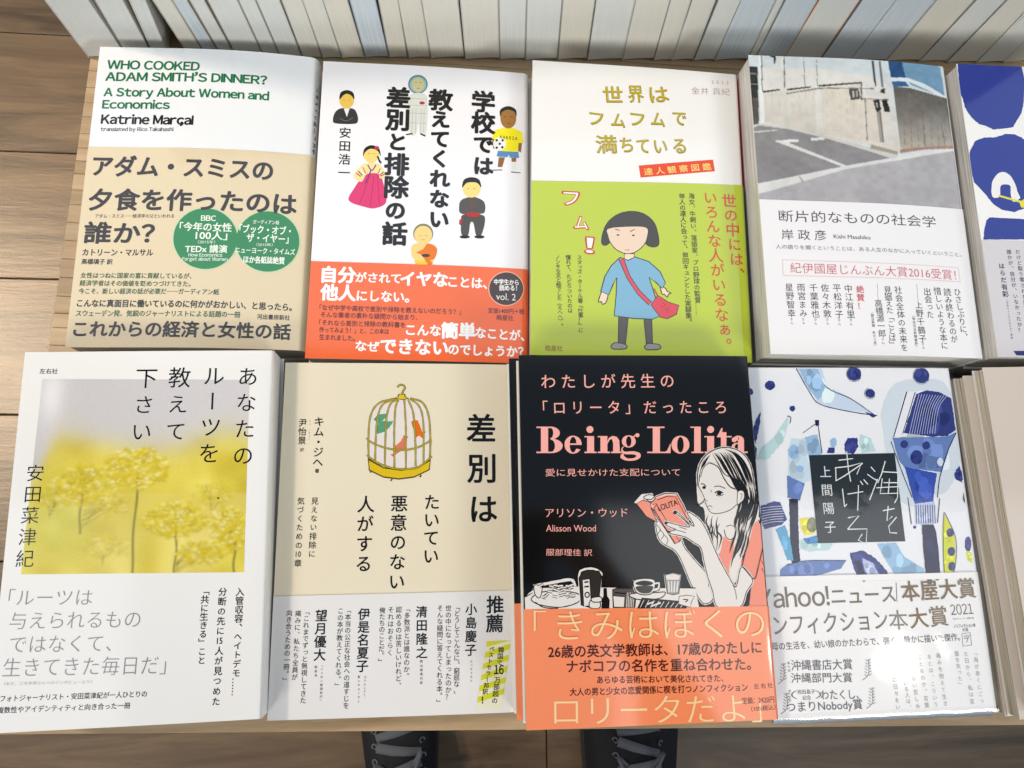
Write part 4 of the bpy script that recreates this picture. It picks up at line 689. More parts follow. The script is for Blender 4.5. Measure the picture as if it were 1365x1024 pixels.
["H","あらゆる芸術において美化されてきた、",[-555,-1446],[740,-1473],3.87,0.01,[84,18,22]],
["H","大人の男と少女の恋愛関係に楔を打つノンフィクション",[-833,-1550],[989,-1570],3.94,0.01,[84,18,22]],
["H","左 右 社",[1056,-1565],[1256,-1560],2.73,0.0,[84,18,22]],
["H","定価：2420円",[919,-1697],[1259,-1696],3.54,0,[84,18,22]],
["H","（10%税込）",[1009,-1779],[1265,-1770],2.71,0,[84,18,22]]],"I":[["P",[390,1155,388,1350,554,1647,855,1749,1242,1675,1290,1103,1262,738,1064,452,904,407,732,268,445,389,389,745],[206,214,222],1,0.6],
["P",[1024,800,981,680,903,606,826,660,817,801,876,903,960,1013,1036,950],[226,234,240],1,0.35],
["P",[1146,893,1126,705,967,704,857,701,819,895,858,1054,1032,1166,1144,1094],[226,234,240],1,0.35],
["P",[1018,867,990,784,923,750,864,807,862,868,870,926,957,995,1006,955],[177,184,190],1,0.35],
["P",[1002,1385,935,1252,833,1170,739,1246,762,1385,761,1511,892,1610,1002,1559],[238,240,240],1,0.35],
["P",[956,1215,837,1041,722,928,603,1005,594,1215,668,1393,789,1433,913,1427],[177,184,190],1,0.35],
["P",[1023,1285,969,1168,871,1112,782,1192,761,1285,820,1364,911,1407,989,1370],[177,184,190],1,0.35],
["P",[770,826,739,731,656,703,570,736,539,827,596,889,686,930,762,920],[226,234,240],1,0.35],
["P",[-575,1870,-267,1866,-233,1659,27,1536,262,1363,-41,1376,-336,1450,-444,1623],[196,210,228],0,0.3],
["P",[-295,1694,-314,1640,-348,1616,-390,1634,-386,1694,-371,1763,-332,1772,-300,1756],[168,180,196],1,0.35],
["P",[-199,1597,-241,1529,-286,1527,-343,1552,-332,1597,-317,1665,-271,1669,-220,1642],[168,180,196],1,0.35],
["P",[-265,1688,-287,1629,-337,1627,-388,1627,-393,1688,-380,1752,-323,1765,-268,1749],[227,240,240],1,0.35],
["P",[-147,1559,-196,1477,-245,1472,-291,1475,-302,1559,-272,1643,-228,1634,-177,1632],[227,240,240],1,0.35],
["P",[-236,1656,-252,1598,-288,1581,-328,1586,-341,1656,-317,1722,-270,1754,-241,1702],[227,240,240],1,0.35],
["L",[-575,1870,-446,1598,-340,1455,-41,1376,233,1331],[40,46,72],1,0.5],
["L",[-344,1858,-234,1647,45,1511,308,1321],[40,46,72],1,0.5],
["P",[-546,1865,-318,1866,-252,1647,-343,1499,-444,1623],[150,182,214],0,0.4],
["P",[-370,1643,-381,1623,-402,1604,-422,1623,-421,1643,-411,1670,-394,1679,-370,1663],[176,211,240],1,0.35],
["P",[-333,1730,-376,1650,-412,1619,-459,1668,-481,1730,-439,1829,-390,1841,-353,1795],[139,169,199],1,0.35],
["P",[-386,1820,-404,1792,-430,1776,-446,1797,-451,1820,-449,1846,-421,1865,-396,1852],[129,156,184],1,0.35],
["P",[-293,1685,-300,1646,-363,1598,-407,1621,-430,1685,-397,1734,-346,1768,-301,1726],[129,156,184],1,0.35],
["P",[-406,1740,-420,1700,-444,1679,-466,1708,-462,1740,-462,1774,-433,1788,-414,1771],[167,200,234],1,0.35],
["P",[-277,1720,-308,1673,-343,1640,-376,1671,-402,1720,-369,1778,-325,1813,-291,1764],[176,211,240],1,0.35],
["P",[-292,1690,-307,1643,-344,1626,-394,1644,-402,1690,-382,1741,-330,1765,-286,1744],[167,200,234],1,0.35],
["P",[186,1365,339,1321,279,1292],[60,66,124],0,0.3],
["P",[281,1327,281,1319,270,1315,259,1317,261,1327,263,1335,272,1336,282,1337],[51,56,106],1,0.35],
["P",[300,1320,294,1309,285,1308,276,1313,276,1320,279,1329,289,1335,297,1330],[71,77,139],1,0.35],
["P",[301,1317,299,1307,291,1307,285,1310,282,1317,285,1325,294,1331,299,1324],[51,56,106],1,0.35],
["P",[202,1807,195,1782,180,1759,158,1741,133,1730,105,1726,79,1730,56,1741,39,1759,29,1781,27,1806,34,1831,49,1854,71,1872,96,1883,124,1887,150,1884,173,1872,191,1854,201,1832],[60,66,124],0,0.6],
["P",[152,1825,128,1789,102,1790,71,1799,74,1825,82,1862,110,1868,142,1859],[75,81,146],1,0.35],
["P",[175,1794,162,1770,145,1759,129,1776,126,1793,136,1814,154,1831,165,1812],[51,56,106],1,0.35],
["P",[112,1801,100,1781,87,1770,70,1776,68,1801,75,1821,95,1845,111,1829],[71,77,139],1,0.35],
["P",[147,1832,137,1812,122,1805,108,1810,105,1832,117,1856,128,1857,139,1851],[51,56,106],1,0.35],
["P",[1040,1790,1031,1762,1014,1736,989,1716,959,1703,927,1698,897,1703,871,1716,851,1735,841,1761,839,1789,848,1817,866,1843,891,1863,920,1876,952,1881,983,1876,1009,1864,1028,1844,1039,1818],[60,66,124],0,0.6],
["P",[951,1813,944,1773,919,1774,902,1783,893,1813,910,1841,929,1849,956,1853],[55,61,115],1,0.35],
["P",[938,1808,930,1786,907,1773,889,1791,886,1808,897,1831,915,1831,934,1833],[55,61,115],1,0.35],
["P",[1014,1815,1011,1795,990,1790,976,1800,975,1815,978,1836,998,1844,1010,1828],[75,81,146],1,0.35],
["P",[949,1821,925,1790,897,1770,864,1789,868,1821,875,1844,910,1868,940,1852],[71,77,139],1,0.35],
["P",[-843,1672,-847,1655,-857,1639,-872,1627,-889,1619,-908,1616,-926,1619,-942,1627,-954,1639,-961,1655,-963,1672,-958,1690,-948,1705,-934,1718,-916,1726,-898,1728,-879,1726,-863,1718,-851,1705,-844,1690],[60,66,124],0,0.6],
["P",[-865,1686,-869,1664,-881,1656,-889,1669,-896,1686,-888,1701,-875,1716,-865,1700],[71,77,139],1,0.35],
["P",[-909,1676,-915,1662,-925,1654,-933,1664,-935,1676,-933,1691,-921,1697,-913,1691],[55,61,115],1,0.35],
["P",[-893,1650,-898,1635,-905,1631,-912,1635,-916,1650,-909,1663,-902,1673,-892,1667],[51,56,106],1,0.35],
["P",[-848,1667,-858,1644,-876,1636,-895,1640,-892,1667,-884,1689,-871,1692,-856,1694],[55,61,115],1,0.35],
["P",[339,1577,334,1561,324,1546,309,1534,292,1526,274,1523,256,1526,240,1534,229,1546,222,1561,221,1577,226,1594,236,1609,251,1621,268,1629,287,1632,304,1629,320,1621,332,1609,338,1594],[60,66,124],0,0.6],
["P",[316,1557,308,1542,296,1542,287,1546,286,1557,291,1567,300,1575,309,1572],[55,61,115],1,0.35],
["P",[283,1589,275,1569,254,1564,233,1563,234,1589,236,1605,260,1616,278,1609],[51,56,106],1,0.35],
["P",[267,1567,262,1554,250,1549,239,1554,241,1567,241,1581,254,1588,265,1581],[75,81,146],1,0.35],
["P",[256,1566,249,1557,241,1555,231,1559,228,1566,236,1573,244,1580,252,1575],[51,56,106],1,0.35],
["P",[-631,1405,-634,1395,-639,1386,-648,1379,-658,1374,-669,1373,-680,1374,-689,1379,-696,1386,-700,1395,-701,1405,-698,1415,-692,1424,-684,1431,-674,1436,-663,1437,-652,1436,-643,1431,-636,1424,-632,1415],[60,66,124],0,0.6],
["P",[-1106,1599,-1109,1586,-1117,1574,-1127,1565,-1140,1559,-1154,1557,-1168,1559,-1180,1565,-1189,1574,-1194,1586,-1195,1599,-1192,1612,-1185,1623,-1174,1633,-1161,1639,-1147,1641,-1133,1639,-1121,1633,-1112,1623,-1107,1612],[60,66,124],0,0.6],
["P",[1313,629,1307,611,1295,594,1278,581,1258,573,1237,570,1217,573,1199,582,1186,595,1179,612,1178,630,1184,648,1196,665,1213,678,1233,686,1255,689,1275,686,1293,677,1305,664,1312,647],[60,66,124],0,0.6],
["P",[1249,614,1244,604,1233,596,1220,603,1216,615,1229,626,1239,633,1250,626],[55,61,115],1,0.35],
["P",[1258,630,1242,596,1219,578,1198,602,1196,630,1214,660,1233,673,1254,665],[51,56,106],1,0.35],
["P",[1294,641,1285,621,1272,609,1261,621,1259,641,1267,659,1281,665,1296,660],[55,61,115],1,0.35],
["P",[1235,628,1218,608,1200,592,1187,599,1186,628,1188,653,1210,662,1226,654],[75,81,146],1,0.35],
["L",[191,1763,157,1731,113,1717,70,1723,37,1749,22,1788,29,1831,55,1869,96,1892],[40,46,72],1,0.25],
["L",[1026,1741,986,1705,936,1689,887,1696,850,1725,834,1768,842,1817,873,1859,920,1886],[40,46,72],1,0.26],
["L",[335,1547,310,1524,279,1513,247,1518,224,1536,213,1564,218,1596,238,1622,267,1639],[40,46,72],1,0.25],
["P",[-1036,1380,-1079,1163,-1133,996,-1146,1068,-1146,1187,-1098,1283],[60,66,124],0,0.6],
["P",[-1094,1211,-1096,1185,-1112,1182,-1120,1192,-1124,1211,-1117,1228,-1107,1242,-1095,1228],[71,77,139],1,0.35],
["P",[-1103,1190,-1105,1175,-1117,1171,-1125,1176,-1130,1190,-1121,1207,-1113,1212,-1101,1208],[51,56,106],1,0.35],
["P",[-1087,1146,-1090,1136,-1099,1131,-1108,1139,-1110,1146,-1104,1155,-1097,1158,-1090,1154],[75,81,146],1,0.35],
["P",[-1093,1133,-1102,1119,-1108,1121,-1115,1124,-1119,1134,-1114,1148,-1106,1148,-1098,1146],[75,81,146],1,0.35],
["P",[-1148,996,-1122,949,-1142,830,-1158,878],[60,66,124],0,0.4],
["P",[-725,1306,-751,1161,-814,1018,-1015,829,-1128,830,-1078,948,-921,1066,-809,1209],[184,212,212],0,0.7],
["P",[-773,1116,-791,1086,-811,1083,-832,1079,-849,1116,-830,1146,-803,1162,-784,1142],[203,232,232],1,0.35],
["P",[-808,1063,-829,1009,-862,996,-886,1016,-903,1064,-879,1106,-849,1137,-820,1115],[171,197,197],1,0.35],
["L",[-736,1318,-696,1301,-712,1233],[40,46,72],1,0.49],
["P",[-711,1065,-601,1052,-409,1111,-382,823,-497,612,-626,555,-791,615,-764,898],[196,214,226],0,0.4],
["P",[-507,961,-528,904,-591,861,-628,904,-638,962,-619,1030,-573,1045,-538,1017],[182,199,210],1,0.35],
["P",[-623,854,-645,814,-681,786,-710,809,-723,855,-694,899,-669,913,-636,891],[182,199,210],1,0.35],
["P",[-671,695,-701,633,-731,616,-763,628,-771,696,-761,764,-716,766,-686,763],[182,199,210],1,0.35],
["P",[-570,938,-590,903,-620,892,-652,892,-645,939,-641,968,-610,998,-578,973],[168,184,194],1,0.35],
["P",[-600,656,-627,610,-663,611,-709,611,-718,657,-702,699,-653,717,-608,691],[182,199,210],1,0.35],
["P",[-404,890,-444,811,-496,766,-542,806,-537,891,-527,998,-468,1040,-416,971],[227,240,240],1,0.35],
["P",[-676,744,-696,685,-731,674,-757,706,-759,745,-746,793,-717,817,-698,789],[168,184,194],1,0.35],
["P",[-549,1075,-402,1106,-374,895,-488,659,-527,801],[150,182,214],0,0.4],
["P",[-461,968,-478,942,-506,920,-532,937,-533,968,-523,1001,-496,1015,-470,995],[129,156,184],1,0.35],
["P",[-398,1015,-409,975,-438,967,-467,972,-467,1016,-458,1053,-428,1066,-405,1045],[129,156,184],1,0.35],
["P",[-427,952,-439,913,-473,889,-500,910,-515,953,-497,995,-460,1014,-422,983],[129,156,184],1,0.35],
["P",[-428,994,-435,961,-466,931,-486,959,-488,995,-473,1025,-455,1035,-436,1031],[129,156,184],1,0.35],
["P",[-635,909,-641,882,-652,859,-668,840,-687,828,-707,824,-727,828,-743,841,-755,860,-762,884,-763,910,-757,936,-746,960,-730,979,-711,991,-691,995,-671,991,-655,978,-642,959,-635,935],[150,182,214],0,0.6],
["P",[-690,883,-702,860,-722,851,-737,860,-742,883,-736,903,-716,914,-698,904],[139,169,199],1,0.35],
["P",[-702,907,-709,889,-719,889,-727,892,-730,907,-727,923,-715,928,-704,919],[139,169,199],1,0.35],
["P",[-645,956,-649,945,-659,940,-665,945,-671,956,-666,965,-656,972,-649,967],[129,156,184],1,0.35],
["P",[-642,910,-652,891,-670,883,-684,893,-691,910,-683,927,-665,935,-645,933],[129,156,184],1,0.35],
["P",[-602,719,-607,704,-618,691,-633,682,-650,680,-667,683,-680,692,-688,705,-690,720,-685,735,-675,748,-659,757,-642,760,-626,756,-612,748,-604,734],[150,182,214],0,0.5],
["P",[-802,651,-601,555,-681,369,-816,406],[104,126,178],0,0.6],
["P",[-655,510,-670,467,-699,441,-734,457,-750,511,-725,555,-685,582,-651,569],[118,141,196],1,0.35],
["P",[-656,523,-671,508,-684,496,-697,504,-706,523,-693,544,-680,541,-664,543],[118,141,196],1,0.35],
["P",[-656,529,-673,502,-699,481,-719,492,-729,530,-716,556,-690,580,-663,564],[96,117,165],1,0.35],
["P",[-635,515,-644,487,-681,459,-709,480,-719,516,-715,550,-669,577,-636,547],[124,149,207],1,0.35],
["L",[-385,1268,-369,895],[40,46,72],1,0.49],
["L",[-569,1124,-396,1236],[40,46,72],1,0.37],
["P",[-415,1270,-365,1270,-371,1207,-412,1202],[40,46,72],0,0],
["P",[-802,394,-701,386,-737,-77,-738,-279,-836,-304,-831,-7],[40,40,62],0,0.6],
["P",[-735,248,-741,226,-756,222,-766,231,-772,248,-764,267,-751,274,-739,270],[52,52,77],1,0.35],
["P",[-748,-96,-761,-113,-776,-119,-790,-110,-795,-95,-788,-76,-772,-75,-759,-78],[52,52,77],1,0.35],
["P",[-749,-79,-752,-105,-773,-111,-787,-97,-793,-78,-784,-61,-768,-56,-752,-59],[34,34,53],1,0.35],
["P",[-764,190,-765,174,-782,167,-798,180,-799,191,-795,207,-778,210,-766,204],[37,37,57],1,0.35],
["P",[-721,158,-733,125,-752,117,-772,135,-773,159,-763,182,-746,186,-724,189],[52,52,77],1,0.35],
["P",[-769,284,-772,264,-789,248,-798,267,-805,284,-796,304,-782,320,-772,306],[34,34,53],1,0.35],
["P",[-713,261,-723,253,-731,250,-742,253,-743,261,-738,269,-728,275,-720,273],[52,52,77],1,0.35],
["P",[-180,1013,-187,990,-200,972,-218,962,-237,962,-253,972,-263,991,-265,1013,-258,1036,-244,1055,-226,1065,-207,1065,-191,1054,-181,1036],[150,182,214],0,0.6],
["P",[-288,954,-213,960,-225,893,-315,894],[60,66,124],0,0.6],
["P",[-98,988,-52,1060,62,1064,68,963,4,887,-96,892],[60,66,124],0,0.7],
["P",[43,968,37,932,7,932,-15,940,-35,968,-17,998,15,999,43,993],[75,81,146],1,0.35],
["P",[26,959,15,947,3,940,-7,947,-13,960,-2,976,8,978,21,978],[51,56,106],1,0.35],
["P",[19,984,15,962,-11,943,-26,960,-32,984,-16,1015,-2,1022,19,1017],[71,77,139],1,0.35],
["P",[-30,939,-39,898,-62,892,-81,909,-86,939,-75,968,-50,998,-37,976],[75,81,146],1,0.35],
["P",[105,1108,225,1058,268,913,104,891,81,987],[184,212,212],0,0.6],
["P",[163,960,152,939,140,938,128,938,127,960,129,985,145,983,160,980],[203,232,232],1,0.35],
["P",[155,967,145,947,123,938,105,948,96,967,115,986,131,999,146,984],[158,182,182],1,0.35],
["P",[199,956,194,932,174,919,155,930,152,956,167,983,184,1000,203,988],[171,197,197],1,0.35],
["P",[192,1033,181,1007,162,993,146,1009,142,1033,154,1062,171,1067,185,1058],[214,240,240],1,0.35],
["P",[-1134,318,-984,367,-908,356,-846,165,-911,113,-1108,66,-1143,158],[60,66,124],0,0.5],
["P",[-936,185,-963,129,-1001,118,-1043,126,-1069,187,-1034,237,-989,248,-956,236],[55,61,115],1,0.35],
["P",[-952,192,-963,172,-991,151,-1013,172,-1029,193,-1008,217,-985,223,-964,226],[71,77,139],1,0.35],
["P",[-941,200,-956,149,-998,109,-1021,160,-1037,201,-1022,250,-984,266,-941,247],[75,81,146],1,0.35],
["P",[-957,223,-969,193,-990,172,-1017,192,-1025,224,-1007,258,-981,277,-964,252],[55,61,115],1,0.35],
["P",[-917,209,-931,176,-976,167,-1020,181,-1037,211,-1012,257,-966,273,-938,255],[55,61,115],1,0.35],
["P",[-950,151,-955,131,-978,109,-997,124,-1011,152,-989,184,-972,182,-952,180],[51,56,106],1,0.35],
["P",[-949,177,-970,135,-995,125,-1028,136,-1034,179,-1010,209,-984,246,-960,213],[55,61,115],1,0.35],
["L",[-1121,295,-1014,307,-873,314],[214,216,222],1,0.29],
["L",[-1124,265,-1016,280,-876,287],[214,216,222],1,0.29],
["L",[-1126,235,-1019,252,-878,259],[214,216,222],1,0.29],
["L",[-1129,206,-1021,225,-881,232],[214,216,222],1,0.29],
["L",[-1132,176,-1024,197,-883,204],[214,216,222],1,0.29],
["L",[-1134,146,-1026,170,-886,177],[214,216,222],1,0.29],
["L",[-1137,117,-1029,142,-889,149],[214,216,222],1,0.29],
["P",[-988,64,-876,108,-828,-75,-816,-278,-887,-265,-941,-73],[96,160,196],0,0.5],
["P",[-870,-129,-880,-153,-896,-160,-915,-153,-919,-128,-910,-107,-890,-93,-872,-113],[115,187,227],1,0.35],
["P",[-885,-32,-887,-45,-904,-55,-914,-46,-924,-31,-913,-15,-900,-13,-888,-14],[109,177,215],1,0.35],
["P",[-874,-90,-880,-124,-906,-144,-926,-116,-930,-89,-924,-55,-896,-28,-872,-62],[109,177,215],1,0.35],
["P",[-866,-96,-871,-119,-889,-137,-903,-119,-909,-95,-899,-73,-882,-64,-864,-68],[115,187,227],1,0.35],
["P",[-700,174,-542,183,-535,11,-658,-10,-695,59],[230,216,60],0,0.7],
["P",[-581,67,-596,40,-619,17,-642,27,-649,68,-631,93,-610,109,-585,94],[240,236,71],1,0.35],
["P",[-611,101,-619,74,-652,47,-669,68,-687,102,-663,136,-641,158,-610,139],[240,240,75],1,0.35],
["P",[-589,89,-602,61,-617,61,-634,69,-644,90,-632,119,-610,130,-592,119],[240,236,71],1,0.35],
["P",[-619,67,-635,42,-661,22,-675,44,-691,68,-671,100,-653,101,-635,101],[213,200,55],1,0.35],
["P",[-511,102,-519,70,-534,44,-555,26,-578,21,-599,27,-616,45,-626,72,-627,104,-620,135,-604,162,-584,179,-561,185,-539,179,-522,160,-512,133],[130,130,100],0,0.6],
["P",[-584,93,-587,73,-604,67,-621,77,-625,94,-617,108,-599,118,-582,117],[153,153,120],1,0.35],
["P",[-570,96,-572,81,-591,71,-608,83,-605,96,-600,114,-586,116,-574,111],[153,153,120],1,0.35],
["P",[-534,52,-541,42,-553,29,-565,41,-567,53,-560,68,-548,71,-540,66],[111,111,86],1,0.35],
["P",[-543,148,-545,122,-564,113,-577,130,-581,148,-570,167,-557,181,-546,173],[145,145,114],1,0.35],
["P",[-715,-54,-539,-23,-354,-106,-409,-173,-651,-180,-729,-145],[184,212,212],0,0.6],
["P",[-510,-76,-517,-94,-533,-99,-544,-91,-544,-75,-544,-60,-528,-50,-514,-57],[203,232,232],1,0.35],
["P",[-633,-105,-659,-146,-680,-153,-708,-130,-702,-104,-704,-75,-671,-64,-651,-73],[171,197,197],1,0.35],
["P",[-486,-118,-500,-143,-518,-150,-531,-145,-536,-117,-533,-97,-510,-73,-497,-97],[214,240,240],1,0.35],
["P",[-518,-85,-533,-123,-562,-127,-586,-117,-591,-84,-584,-59,-553,-41,-528,-52],[158,182,182],1,0.35],
["P",[-685,-43,-525,-12,-521,-92,-643,-101],[70,130,180],0,0.6],
["P",[-534,-60,-538,-68,-548,-73,-556,-68,-561,-60,-554,-48,-545,-45,-537,-52],[86,153,209],1,0.35],
["P",[-615,-69,-619,-77,-628,-83,-634,-78,-638,-68,-636,-58,-625,-53,-616,-55],[60,111,154],1,0.35],
["P",[-529,-40,-535,-51,-547,-60,-557,-55,-563,-39,-552,-25,-543,-21,-534,-28],[82,145,198],1,0.35],
["P",[-565,-56,-566,-79,-584,-85,-597,-82,-602,-55,-593,-35,-578,-24,-564,-31],[82,145,198],1,0.35],
["P",[-968,-364,-891,-310,-637,-277,-215,-279,-286,-367,-533,-429,-774,-457,-1006,-518],[104,126,178],0,0.6],
["P",[-599,-381,-608,-421,-657,-438,-690,-428,-713,-379,-688,-333,-643,-297,-600,-342],[118,141,196],1,0.35],
["P",[-637,-396,-661,-433,-679,-429,-695,-429,-708,-395,-693,-371,-672,-359,-648,-369],[124,149,207],1,0.35],
["P",[-695,-385,-702,-423,-738,-437,-774,-418,-780,-383,-764,-343,-725,-313,-703,-346],[118,141,196],1,0.35],
["P",[-633,-371,-645,-410,-673,-420,-694,-401,-708,-370,-700,-341,-662,-313,-630,-346],[96,117,165],1,0.35],
["P",[-770,-399,-777,-417,-801,-421,-816,-420,-827,-398,-815,-384,-796,-373,-774,-382],[89,108,153],1,0.35],
["P",[-814,-366,-827,-397,-850,-404,-867,-391,-871,-365,-865,-334,-842,-325,-823,-332],[124,149,207],1,0.35],
["P",[-411,-336,-429,-355,-450,-370,-465,-366,-480,-334,-464,-312,-443,-303,-418,-309],[124,149,207],1,0.35],
["L",[-904,-321,-661,-277,-228,-285],[40,46,72],1,0.35],
["P",[-170,-205,-21,-181,116,-263,244,-413,265,-537,-62,-529,-142,-382],[60,66,124],0,0.8],
["P",[-72,-255,-86,-297,-105,-301,-125,-293,-135,-254,-120,-218,-96,-219,-71,-216],[75,81,146],1,0.35],
["P",[-29,-304,-46,-337,-85,-375,-118,-334,-126,-302,-113,-265,-69,-239,-25,-253],[55,61,115],1,0.35],
["P",[127,-405,115,-488,53,-515,22,-455,-14,-402,23,-345,78,-309,130,-325],[75,81,146],1,0.35],
["P",[42,-327,11,-389,-52,-407,-112,-397,-114,-324,-89,-234,-31,-227,9,-263],[71,77,139],1,0.35],
["P",[96,-446,84,-498,38,-531,-9,-505,-24,-444,17,-366,62,-334,103,-384],[51,56,106],1,0.35],
["P",[38,-430,14,-482,-33,-515,-72,-509,-89,-427,-53,-376,-13,-339,17,-373],[75,81,146],1,0.35],
["P",[151,-369,134,-401,107,-399,76,-392,62,-367,90,-334,116,-319,148,-343],[75,81,146],1,0.35],
["P",[-31,-260,84,-319,163,-478,38,-498,-21,-384],[180,190,220],0,0.6],
["P",[65,-389,61,-416,27,-437,7,-422,4,-387,10,-356,38,-337,69,-351],[209,220,240],1,0.35],
["P",[104,-432,87,-462,71,-469,50,-461,48,-431,56,-403,79,-399,97,-399],[167,176,204],1,0.35],
["P",[106,-401,85,-424,61,-452,37,-427,32,-400,54,-363,71,-365,92,-377],[154,163,189],1,0.35],
["P",[32,-344,30,-366,5,-370,-10,-365,-16,-343,-6,-323,11,-319,26,-329],[154,163,189],1,0.35],
["P",[-120,-292,-58,-282,-1,-519,-74,-529],[40,46,72],0,0.5],
["P",[-19,-481,-31,-507,-49,-515,-62,-505,-73,-480,-56,-460,-42,-454,-31,-461],[50,56,84],1,0.35],
["P",[-11,-475,-26,-490,-42,-498,-56,-494,-63,-474,-58,-456,-36,-450,-25,-459],[37,42,66],1,0.35],
["P",[-48,-420,-56,-438,-72,-439,-84,-439,-87,-419,-84,-405,-66,-387,-53,-400],[50,56,84],1,0.35],
["P",[-51,-440,-52,-452,-70,-456,-82,-457,-90,-439,-84,-426,-67,-423,-55,-422],[37,42,66],1,0.35],
["P",[159,-111,381,-109,461,-259,667,-388,672,-535,375,-539,215,-254],[150,186,216],0,0.5],
["P",[444,-298,427,-339,393,-369,360,-355,360,-296,373,-244,411,-225,433,-254],[176,216,240],1,0.35],
["P",[466,-447,448,-485,408,-498,379,-482,356,-444,392,-389,425,-368,459,-407],[139,172,200],1,0.35],
["P",[317,-206,296,-259,258,-272,219,-244,202,-204,228,-151,276,-128,306,-160],[129,159,185],1,0.35],
["P",[397,-397,386,-425,344,-449,316,-425,300,-395,323,-364,355,-362,391,-367],[139,172,200],1,0.35],
["P",[580,-377,577,-419,533,-429,505,-418,502,-375,518,-327,546,-333,587,-340],[129,159,185],1,0.35],
["P",[563,-435,529,-489,472,-504,425,-488,404,-432,433,-378,492,-352,532,-373],[129,159,185],1,0.35],
["P",[704,1598,862,1603,662,1080,492,1057],[226,226,230],0,0.2],
["L",[730,1598,501,1069],[40,46,72],1,0.64],
["L",[834,1593,614,1105],[40,46,72],1,0.51],
["P",[847,1573,982,1616,1125,1599,1273,1524,1276,1152,1155,1079,972,1074,628,1117],[60,66,124],0,0.5],
["P",[1012,1377,996,1294,915,1270,839,1297,846,1377,871,1444,944,1484,1013,1429],[51,56,106],1,0.35],
["P",[981,1244,959,1195,909,1138,856,1196,868,1244,880,1306,936,1329,983,1292],[55,61,115],1,0.35],
["P",[1143,1348,1134,1286,1065,1221,1024,1252,1016,1348,1036,1443,1099,1465,1138,1434],[75,81,146],1,0.35],
["P",[1081,1217,1037,1118,982,1117,920,1142,881,1217,928,1288,1008,1304,1065,1288],[75,81,146],1,0.35],
["P",[1082,1289,1048,1226,978,1187,913,1230,890,1289,932,1384,1008,1404,1054,1351],[51,56,106],1,0.35],
["P",[1225,1277,1181,1232,1137,1199,1090,1220,1098,1277,1107,1339,1159,1355,1198,1352],[51,56,106],1,0.35],
["P",[980,1198,928,1131,869,1109,819,1115,775,1198,820,1266,896,1306,966,1270],[55,61,115],1,0.35],
["L",[879,1573,808,1399,696,1105],[180,186,214],1,0.32],
["L",[912,1571,837,1399,727,1105],[180,186,214],1,0.32],
["L",[946,1568,865,1399,758,1104],[180,186,214],1,0.32],
["L",[980,1566,894,1399,789,1104],[180,186,214],1,0.32],
["L",[1014,1564,923,1399,820,1104],[180,186,214],1,0.32],
["L",[1048,1561,952,1399,851,1104],[180,186,214],1,0.32],
["L",[1082,1559,981,1399,882,1104],[180,186,214],1,0.32],
["L",[1116,1556,1009,1399,913,1104],[180,186,214],1,0.32],
["L",[1150,1554,1038,1399,945,1104],[180,186,214],1,0.32],
["L",[1184,1552,1067,1399,976,1104],[180,186,214],1,0.32],
["L",[1218,1549,1096,1399,1007,1104],[180,186,214],1,0.32],
["P",[485,1062,1154,1074,1280,1127,1160,932,1031,667,589,719,525,815],[104,126,178],0,0.4],
["P",[995,993,966,934,904,932,856,934,848,994,869,1049,922,1060,962,1036],[118,141,196],1,0.35],
["P",[915,794,862,736,819,718,764,724,777,795,778,853,841,885,886,880],[89,108,153],1,0.35],
["P",[830,890,818,810,740,773,668,829,638,891,700,963,767,973,825,962],[124,149,207],1,0.35],
["P",[1078,874,1049,800,977,727,924,809,929,875,962,977,1013,984,1077,974],[124,149,207],1,0.35],
["P",[1066,783,1010,720,972,712,920,733,914,784,944,824,990,840,1049,837],[89,108,153],1,0.35],
["P",[999,789,965,729,910,692,856,726,854,790,891,853,934,867,976,855],[124,149,207],1,0.35],
["P",[998,788,968,736,907,695,866,725,854,789,872,853,930,855,988,836],[96,117,165],1,0.35],
["P",[668,988,662,971,649,956,632,946,613,942,595,946,580,956,572,971,570,989,576,1006,589,1021,606,1031,625,1034,643,1031,658,1021,666,1006],[60,66,124],0,0.4],
["P",[934,972,928,955,915,940,898,930,879,926,860,930,846,940,837,955,836,973,842,990,855,1005,872,1015,891,1019,910,1015,924,1005,933,990],[60,66,124],0,0.4],
["P",[825,837,817,809,800,785,777,767,750,757,724,758,700,767,682,786,672,810,671,838,679,866,696,891,719,909,745,919,772,919,796,909,814,890,824,865],[60,66,124],0,0.4],
["P",[740,837,733,829,722,819,713,828,710,837,718,850,726,850,736,848],[71,77,139],1,0.35],
["P",[719,839,712,822,695,808,682,815,674,840,688,857,702,866,716,863],[51,56,106],1,0.35],
["P",[795,793,787,778,774,770,765,780,759,793,769,805,780,813,789,803],[51,56,106],1,0.35],
["P",[751,842,746,831,733,820,726,830,718,842,727,855,738,857,747,857],[55,61,115],1,0.35],
["P",[1066,783,1059,762,1047,745,1031,736,1015,736,1001,745,994,762,993,783,1000,804,1012,821,1028,830,1044,830,1057,820,1065,803],[206,214,226],0,0.4],
["L",[462,1021,538,720,634,387],[40,46,72],1,0.5],
["L",[1271,1115,1127,884,995,596,939,383],[40,46,72],1,0.51],
["P",[591,731,970,656,922,501,882,341,659,292,620,528],[64,84,168],0,0.4],
["P",[816,370,796,340,762,330,732,346,725,371,738,399,772,400,793,400],[59,78,156],1,0.35],
["P",[757,526,739,475,712,447,680,476,684,526,707,573,730,577,765,575],[55,72,144],1,0.35],
["P",[853,567,818,536,777,520,738,519,712,568,752,610,789,613,822,612],[79,102,196],1,0.35],
["P",[884,455,854,403,810,364,763,392,758,457,773,496,836,548,875,520],[75,97,186],1,0.35],
["P",[782,625,764,577,727,555,706,583,691,626,713,657,744,684,764,661],[75,97,186],1,0.35],
